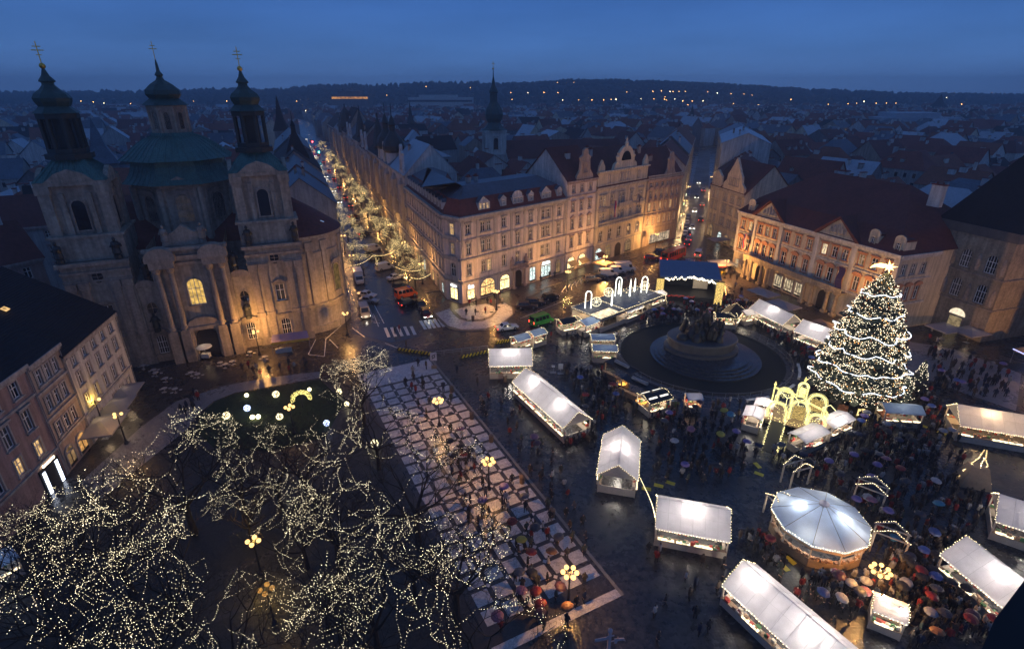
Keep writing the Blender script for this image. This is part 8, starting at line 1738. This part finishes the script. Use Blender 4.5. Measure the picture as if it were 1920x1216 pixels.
# ------------------------------------------------------------------ people
M_coat = pm('coat', (1, 1, 1), .8, .2, 4, objcol=True); M_trou = pm('trousers', (.02, .02, .025), .85, .3, 4); M_skin = pm('skin', (.45, .28, .2), .6, .1, 6); M_hair = pm('hair', (.03, .02, .015), .7, .3, 6); M_shoe = pm('shoes', (.012, .011, .01), .5)
DG = None
def body(seed, stride, raise_r, bag=False):
    r = random.Random(seed); V_ = []; E_ = []; Rd = []
    def vx(x, y, z, rad, par=None):
        V_.append((x, y, z)); Rd.append(rad); i = len(V_) - 1
        if par is not None: E_.append((par, i))
        return i
    pel = vx(0, 0, .95, .165); wa = vx(0, -.01, 1.12, .17, pel); chn = vx(0, -.01, 1.32, .185, wa); nk = vx(0, -.02, 1.49, .075, chn); hd = vx(0, -.04, 1.6, .105, nk); tp = vx(0, -.03, 1.73, .085, hd)
    for s in (-1, 1):
        hip = vx(s * .1, 0, .86, .12, pel); kn = vx(s * .11, -.06 * stride * s - .02, .5, .075, hip); an = vx(s * .11, (.16 * stride * s) + .04, .1, .05, kn); vx(s * .12, .16 * stride * s - .12, .05, .045, an)
        sh = vx(s * .2, 0, 1.42, .085, chn)
        if s == 1 and raise_r:
            el = vx(s * .27, -.12, 1.16, .06, sh); wr = vx(s * .2, -.3, 1.32, .045, el); d = Vector((-.02, -.05, .07))
        else:
            el = vx(s * .29, .02 + .06 * stride * s, 1.14, .06, sh); wr = vx(s * .27, -.1 + .05 * stride * s, .92, .045, el); d = Vector((0, -.03, -.08))
        w = Vector(V_[wr]); pa = vx(*(w + d), .038, wr); pw = Vector(V_[pa])
        for k in range(4):
            o = Vector((s * -.006, (k - 1.5) * .02, 0)); f1 = vx(*(pw + d * .45 + o), .0115, pa); vx(*(pw + d * (.85 + (.1 if k in (1, 2) else 0)) + o * 1.1 + Vector((-s * .02, 0, 0))), .009, f1)
        th = vx(*(w + d * .5 + Vector((-s * .02, -.045, 0))), .0115, wr); vx(*(w + d * 1.0 + Vector((-s * .035, -.06, 0))), .009, th)
    me = bpy.data.meshes.new('person'); me.from_pydata(V_, E_, []); o = bpy.data.objects.new('tmp', me); COL.objects.link(o)
    o.modifiers.new('s', 'SKIN'); sk = me.skin_vertices[0].data
    for i, rr in enumerate(Rd): sk[i].radius = (rr, rr * (.78 if i in (1, 2) else 1)); sk[i].use_root = (i == 0)
    sb = o.modifiers.new('d', 'SUBSURF'); sb.levels = 1; sb.render_levels = 1
    dg = bpy.context.evaluated_depsgraph_get(); m2 = bpy.data.meshes.new_from_object(o.evaluated_get(dg)); bpy.data.objects.remove(o)
    # hem of the coat flares, face and hair, shoes
    m2.materials.clear()
    for m in (M_coat, M_trou, M_skin, M_hair, M_shoe): m2.materials.append(m)
    for v in m2.vertices:
        if .72 < v.co.z < 1.0 and abs(v.co.x) < .24: v.co.x *= 1.16; v.co.y *= 1.16
    for p in m2.polygons:
        c = p.center; z = c.z
        if z < .09: k = 4
        elif z < .74: k = 1
        elif z > 1.53: k = 2 if (c.y < -.075 and z < 1.69) else 3
        elif abs(c.x) > .17 and ((z < .93) or (raise_r and c.x > .1 and c.y < -.27 and z > 1.3)): k = 2
        else: k = 0
        p.material_index = k; p.use_smooth = True
    m2.name = 'person'; return m2
BODY = [body(1, .2, False), body(2, 1, False), body(3, -1, False), body(4, .5, False)]; BODYU = [body(5, .3, True), body(6, 1, True)]
def umb_mesh():
    b = MB(); n = 8
    prof = [(.03, .28), (.3, .24), (.48, .15), (.6, .0)]
    b.lathe(prof, n); can = b.mesh('canopy', pm('umbrella_cloth', (1, 1, 1), .5, .08, 5, objcol=True)); s = MB(); s.tube([(0, 0, .36), (0, 0, -.75)], .012, 5); s.tube([(0, 0, -.75), (.0, 0, -.8), (.04, 0, -.84), (.08, 0, -.8)], .014, 5); return can, s.mesh('shaft', M_dark)
UC, US = umb_mesh()
pr_ = random.Random(42)
COATS = [((.012, .012, .015), 'black'), ((.02, .022, .03), 'dark'), ((.03, .03, .04), 'dark'), ((.06, .04, .03), 'brown'), ((.018, .03, .06), 'navy'), ((.15, .012, .012), 'red'), ((.35, .33, .32), 'pale'), ((.05, .06, .05), 'dark green'), ((.012, .014, .02), 'black'), ((.022, .02, .02), 'dark'), ((.1, .1, .11), 'grey')]
UMB = [((.16, .014, .012), 'red'), ((.04, .07, .2), 'blue'), ((.035, .16, .24), 'turquoise'), ((.12, .09, .24), 'violet'), ((.3, .25, .03), 'yellow'), ((.17, .07, .025), 'orange'), ((.012, .012, .014), 'black'), ((.02, .02, .03), 'black'), ((.05, .02, .035), 'maroon'), ((.3, .29, .3), 'white'), ((.22, .09, .13), 'pink'), ((.07, .07, .08), 'grey'), ((.03, .03, .04), 'black'), ((.012, .012, .016), 'black'), ((.05, .05, .06), 'grey')]
NP = [0]; FARP = 74
cb_ = MB(); far_people = []
def crowd_figure(x, y, z, rz, mi):
    """one of the small far figures of the crowd: coat, legs, head in low relief"""
    cb_.M = Matrix.Translation((x, y, z)) @ Matrix.Rotation(rz, 4, 'Z'); cb_.mi = mi
    cb_.lathe([(.2, .72), (.2, 1.0), (.23, 1.32), (.16, 1.46), (.06, 1.5)], 6); cb_.tube([(.24, 0, 1.38), (.3, -.05, .85)], .06, 4); cb_.tube([(-.24, 0, 1.38), (-.3, -.05, .85)], .06, 4)
    cb_.mi = 0
    for s in (-1, 1): cb_.tube([(s * .1, 0, .76), (s * .11, .05 * s, .02)], [.09, .06], 4)
    cb_.mi = 5; cb_.ball((0, -.02, 1.62), .11, 6, 4); cb_.M = None
def person(x, y, zone, rz=None, coat=None, umb=None, z=0.0):
    if math.hypot(x, y) > FARP or NP[0] >= 298:
        crowd_figure(x, y, z, pr_.uniform(0, 6.28), pr_.choice([0, 0, 1, 2, 3, 4])); return
    c, cn = coat or pr_.choice(COATS); rz = pr_.uniform(0, 6.28) if rz is None else rz; s = pr_.uniform(.9, 1.06)
    o = ob('person', pr_.choice(BODYU if umb else BODY), None, (x, y, z), rz); o.color = (*c, 1); o.scale = (s, s, s)
    if umb:
        uc, un = umb; tag(o, 'person in %s coat under a %s umbrella %s' % (cn, un, zone), 'person', 'people %s, %s coats under %s umbrellas' % (zone, cn, un))
        dx, dy = .2 * s, -.36 * s; ux, uy = x + dx * math.cos(rz) - dy * math.sin(rz), y + dx * math.sin(rz) + dy * math.cos(rz)
        t = thing('umbrella', '%s umbrella held open %s' % (un, zone), 'umbrella', (ux, uy, z + 2.08 * s), pr_.uniform(0, 6), '%s umbrellas %s' % (un, zone)); t.rotation_euler.x = pr_.uniform(-.22, .22); t.rotation_euler.y = pr_.uniform(-.22, .22)
        q = ob('canopy', UC, t); q.color = (*uc, 1); ob('shaft', US, t)
    else: tag(o, 'person in %s coat %s' % (cn, zone), 'person', 'people %s in %s coats' % (zone, cn))
    NP[0] += 1
placed = []
def crowd(n, poly, zone, pu, mind=.55, z=0.0, wpoly=None, rz=None):
    P = wpoly or px(*poly); xs = [p[0] for p in P]; ys = [p[1] for p in P]; k = 0; tries = 0
    while k < n and tries < n * 60:
        tries += 1; x, y = pr_.uniform(min(xs), max(xs)), pr_.uniform(min(ys), max(ys))
        if not inpoly(x, y, P) or blocked(x, y) or any((x - a) ** 2 + (y - b_) ** 2 < mind * mind for a, b_ in placed[-160:]): continue
        placed.append((x, y)); person(x, y, zone, umb=pr_.choice(UMB) if pr_.random() < pu * .6 else None, z=z, rz=rz); k += 1
crowd(58, ((800, 820), (880, 800), (1010, 960), (1120, 1120), (1040, 1190), (960, 1150)), 'on the promenade', .35, .7, .03)
for u, v, un in ((1000, 1130, 0), (1020, 1180, 8), (1062, 1175, 5), (955, 1000, 0), (905, 968, 3), (873, 940, 9), (848, 872, 9), (940, 1185, 10), (974, 1130, 10), (1005, 1105, 6), (985, 960, 11)):
    p = G(u, v); person(p.x, p.y, 'on the promenade', umb=UMB[un], z=.03)
crowd(14, ((735, 690), (800, 680), (850, 760), (800, 800)), 'at the far end of the promenade', .1, .8, .03)
crowd(14, ((880, 720), (960, 730), (1000, 830), (930, 840)), 'beside the diagonal stall', .05, .8)
crowd(26, ((960, 820), (1040, 840), (1130, 1060), (1060, 1040)), 'in the open lane', .2, 1.4)
crowd(26, ((1060, 690), (1150, 700), (1190, 770), (1110, 790)), 'beside the railing', .3, .6)
crowd(24, ((1090, 780), (1290, 780), (1380, 840), (1240, 900), (1200, 830)), 'around the gable-front stall', .35, .7)
crowd(36, ((1210, 790), (1390, 760), (1420, 880), (1330, 920), (1220, 900)), 'in the middle of the market', .35, .7)
crowd(46, ((1430, 860), (1640, 830), (1760, 880), (1780, 1010), (1650, 1000), (1500, 890)), 'above the pavilion', .4, .55)
crowd(40, ((1560, 760), (1740, 740), (1800, 840), (1700, 880), (1580, 860)), 'in front of the giant conifer', .35, .55)
crowd(40, ((1640, 1030), (1760, 1000), (1860, 1180), (1700, 1216), (1560, 1140)), 'below the pavilion', .45, .6)
crowd(26, ((1390, 1010), (1500, 1030), (1620, 1150), (1560, 1200), (1450, 1080)), 'beside the long lower stall', .4, .6)
crowd(16, ((1200, 1020), (1370, 1050), (1400, 1200), (1230, 1216)), 'in the lower market', .25, 1.0)
crowd(40, ((1265, 560), (1345, 555), (1420, 590), (1390, 598), (1300, 600)), 'in the crowd before the stage', .15, .5)
crowd(24, ((1180, 590), (1260, 575), (1290, 600), (1190, 622)), 'along the food court', .2, .55)
crowd(14, ((1395, 592), (1480, 625), (1540, 660), (1500, 670), (1450, 640)), 'along the palace-side stalls', .3, .6)
crowd(14, ((1010, 640), (1100, 620), (1140, 640), (1060, 690)), 'near the blue huts by the road', .25, .7)
crowd(12, ((850, 570), (935, 560), (950, 580), (880, 600)), 'on the mosaic island', .15, .9, .15)
crowd(14, ((440, 690), (600, 680), (590, 700), (450, 715)), 'on the path before the church', .03, .7)
crowd(10, ((330, 770), (370, 740), (380, 765), (350, 800)), 'on the curving path', .0, .6, .02)
crowd(16, ((1710, 600), (1860, 690), (1850, 740), (1740, 720)), 'on the paving right of the conifer', .2, .9)
crowd(12, ((1330, 470), (1375, 490), (1400, 560), (1350, 545), (1310, 500)), 'on the terrace left of the palace', .1, .8)
crowd(10, ((1720, 700), (1800, 690), (1850, 740), (1760, 780)), 'above the cream-lit stall', .5, .7)
for u, v, un in ((749, 622, 0), (741, 626, 10), (762, 652, 1), (857, 700, 3)):
    p = G(u, v); person(p.x, p.y, 'near the zebra crossing', umb=UMB[un])
crowd(6, ((900, 540), (1040, 505), (1045, 520), (940, 560)), 'on the pavement before the shops', .1, .8, .14)

def throng(n, poly, mind=.5):
    P = px(*poly); xs = [p[0] for p in P]; ys = [p[1] for p in P]; k = tries = 0
    while k < n and tries < n * 40:
        tries += 1; x, y = pr_.uniform(min(xs), max(xs)), pr_.uniform(min(ys), max(ys))
        if not inpoly(x, y, P) or blocked(x, y, .25) or any((x - a) ** 2 + (y - b_) ** 2 < mind * mind for a, b_ in placed): continue
        placed.append((x, y)); crowd_figure(x, y, 0, pr_.uniform(0, 6.28), pr_.choice([0, 0, 0, 0, 1, 2, 2, 3, 4])); k += 1
        if pr_.random() < .13:
            cb_.mi = pr_.choice([0, 0, 6, 7, 8, 9, 1]); cb_.lathe([(.03, 2.3), (.3, 2.26), (.48, 2.17), (.58, 2.02)], 8, x + .2, y)
throng(120, ((1265, 556), (1345, 552), (1440, 590), (1480, 628), (1400, 605), (1300, 604))); throng(60, ((1150, 600), (1260, 575), (1290, 605), (1170, 632))); throng(90, ((1390, 592), (1480, 625), (1560, 690), (1540, 720), (1450, 640)))
throng(150, ((1430, 850), (1640, 820), (1800, 850), (1860, 960), (1780, 1040), (1640, 1000), (1500, 890))); throng(110, ((1560, 750), (1740, 720), (1800, 830), (1700, 880), (1560, 850))); throng(110, ((1620, 1030), (1780, 1000), (1880, 1190), (1700, 1216), (1540, 1120)))
throng(60, ((1210, 780), (1390, 750), (1430, 860), (1330, 920), (1220, 890))); throng(60, ((1050, 690), (1150, 690), (1200, 780), (1110, 800))); throng(60, ((1740, 660), (1900, 700), (1900, 750), (1760, 740))); throng(50, ((1000, 760), (1110, 790), (1120, 830), (1060, 840))); throng(40, ((1380, 1010), (1460, 1010), (1560, 1110), (1480, 1080)))
tag(cb_.done('crowd', [M_trou, pm('crowd_navy', (.018, .025, .05), .8), pm('crowd_brown', (.06, .04, .03), .8), pm('crowd_red', (.22, .02, .02), .8), pm('crowd_pale', (.25, .24, .24), .8), M_hair, pm('crowd_umbrella_blue', (.05, .09, .28), .5), pm('crowd_umbrella_violet', (.14, .1, .26), .5), pm('crowd_umbrella_grey', (.2, .2, .22), .5), pm('crowd_umbrella_red', (.18, .015, .015), .5)]), 'dense crowd thronging between the stage and the stalls', 'crowd', kind='stuff')
# ------------------------------------------------------------------ damp evening air
b = MB(); b.box(-2500, 2500, -250, 2250, -2.5, 92); hz_ = b.done('haze', None if False else [], None)
m, n, l, o = _new('evening_haze'); v = n.new('ShaderNodeVolumePrincipled'); v.inputs['Color'].default_value = (.74, .86, 1, 1); v.inputs['Density'].default_value = HAZE; v.inputs['Anisotropy'].default_value = .1; l.new(v.outputs[0], o.inputs['Volume'])
hz_.data.materials.append(m); m.cycles.homogeneous_volume = True; tag(hz_, 'thin blue evening haze over the town', 'haze', kind='stuff')
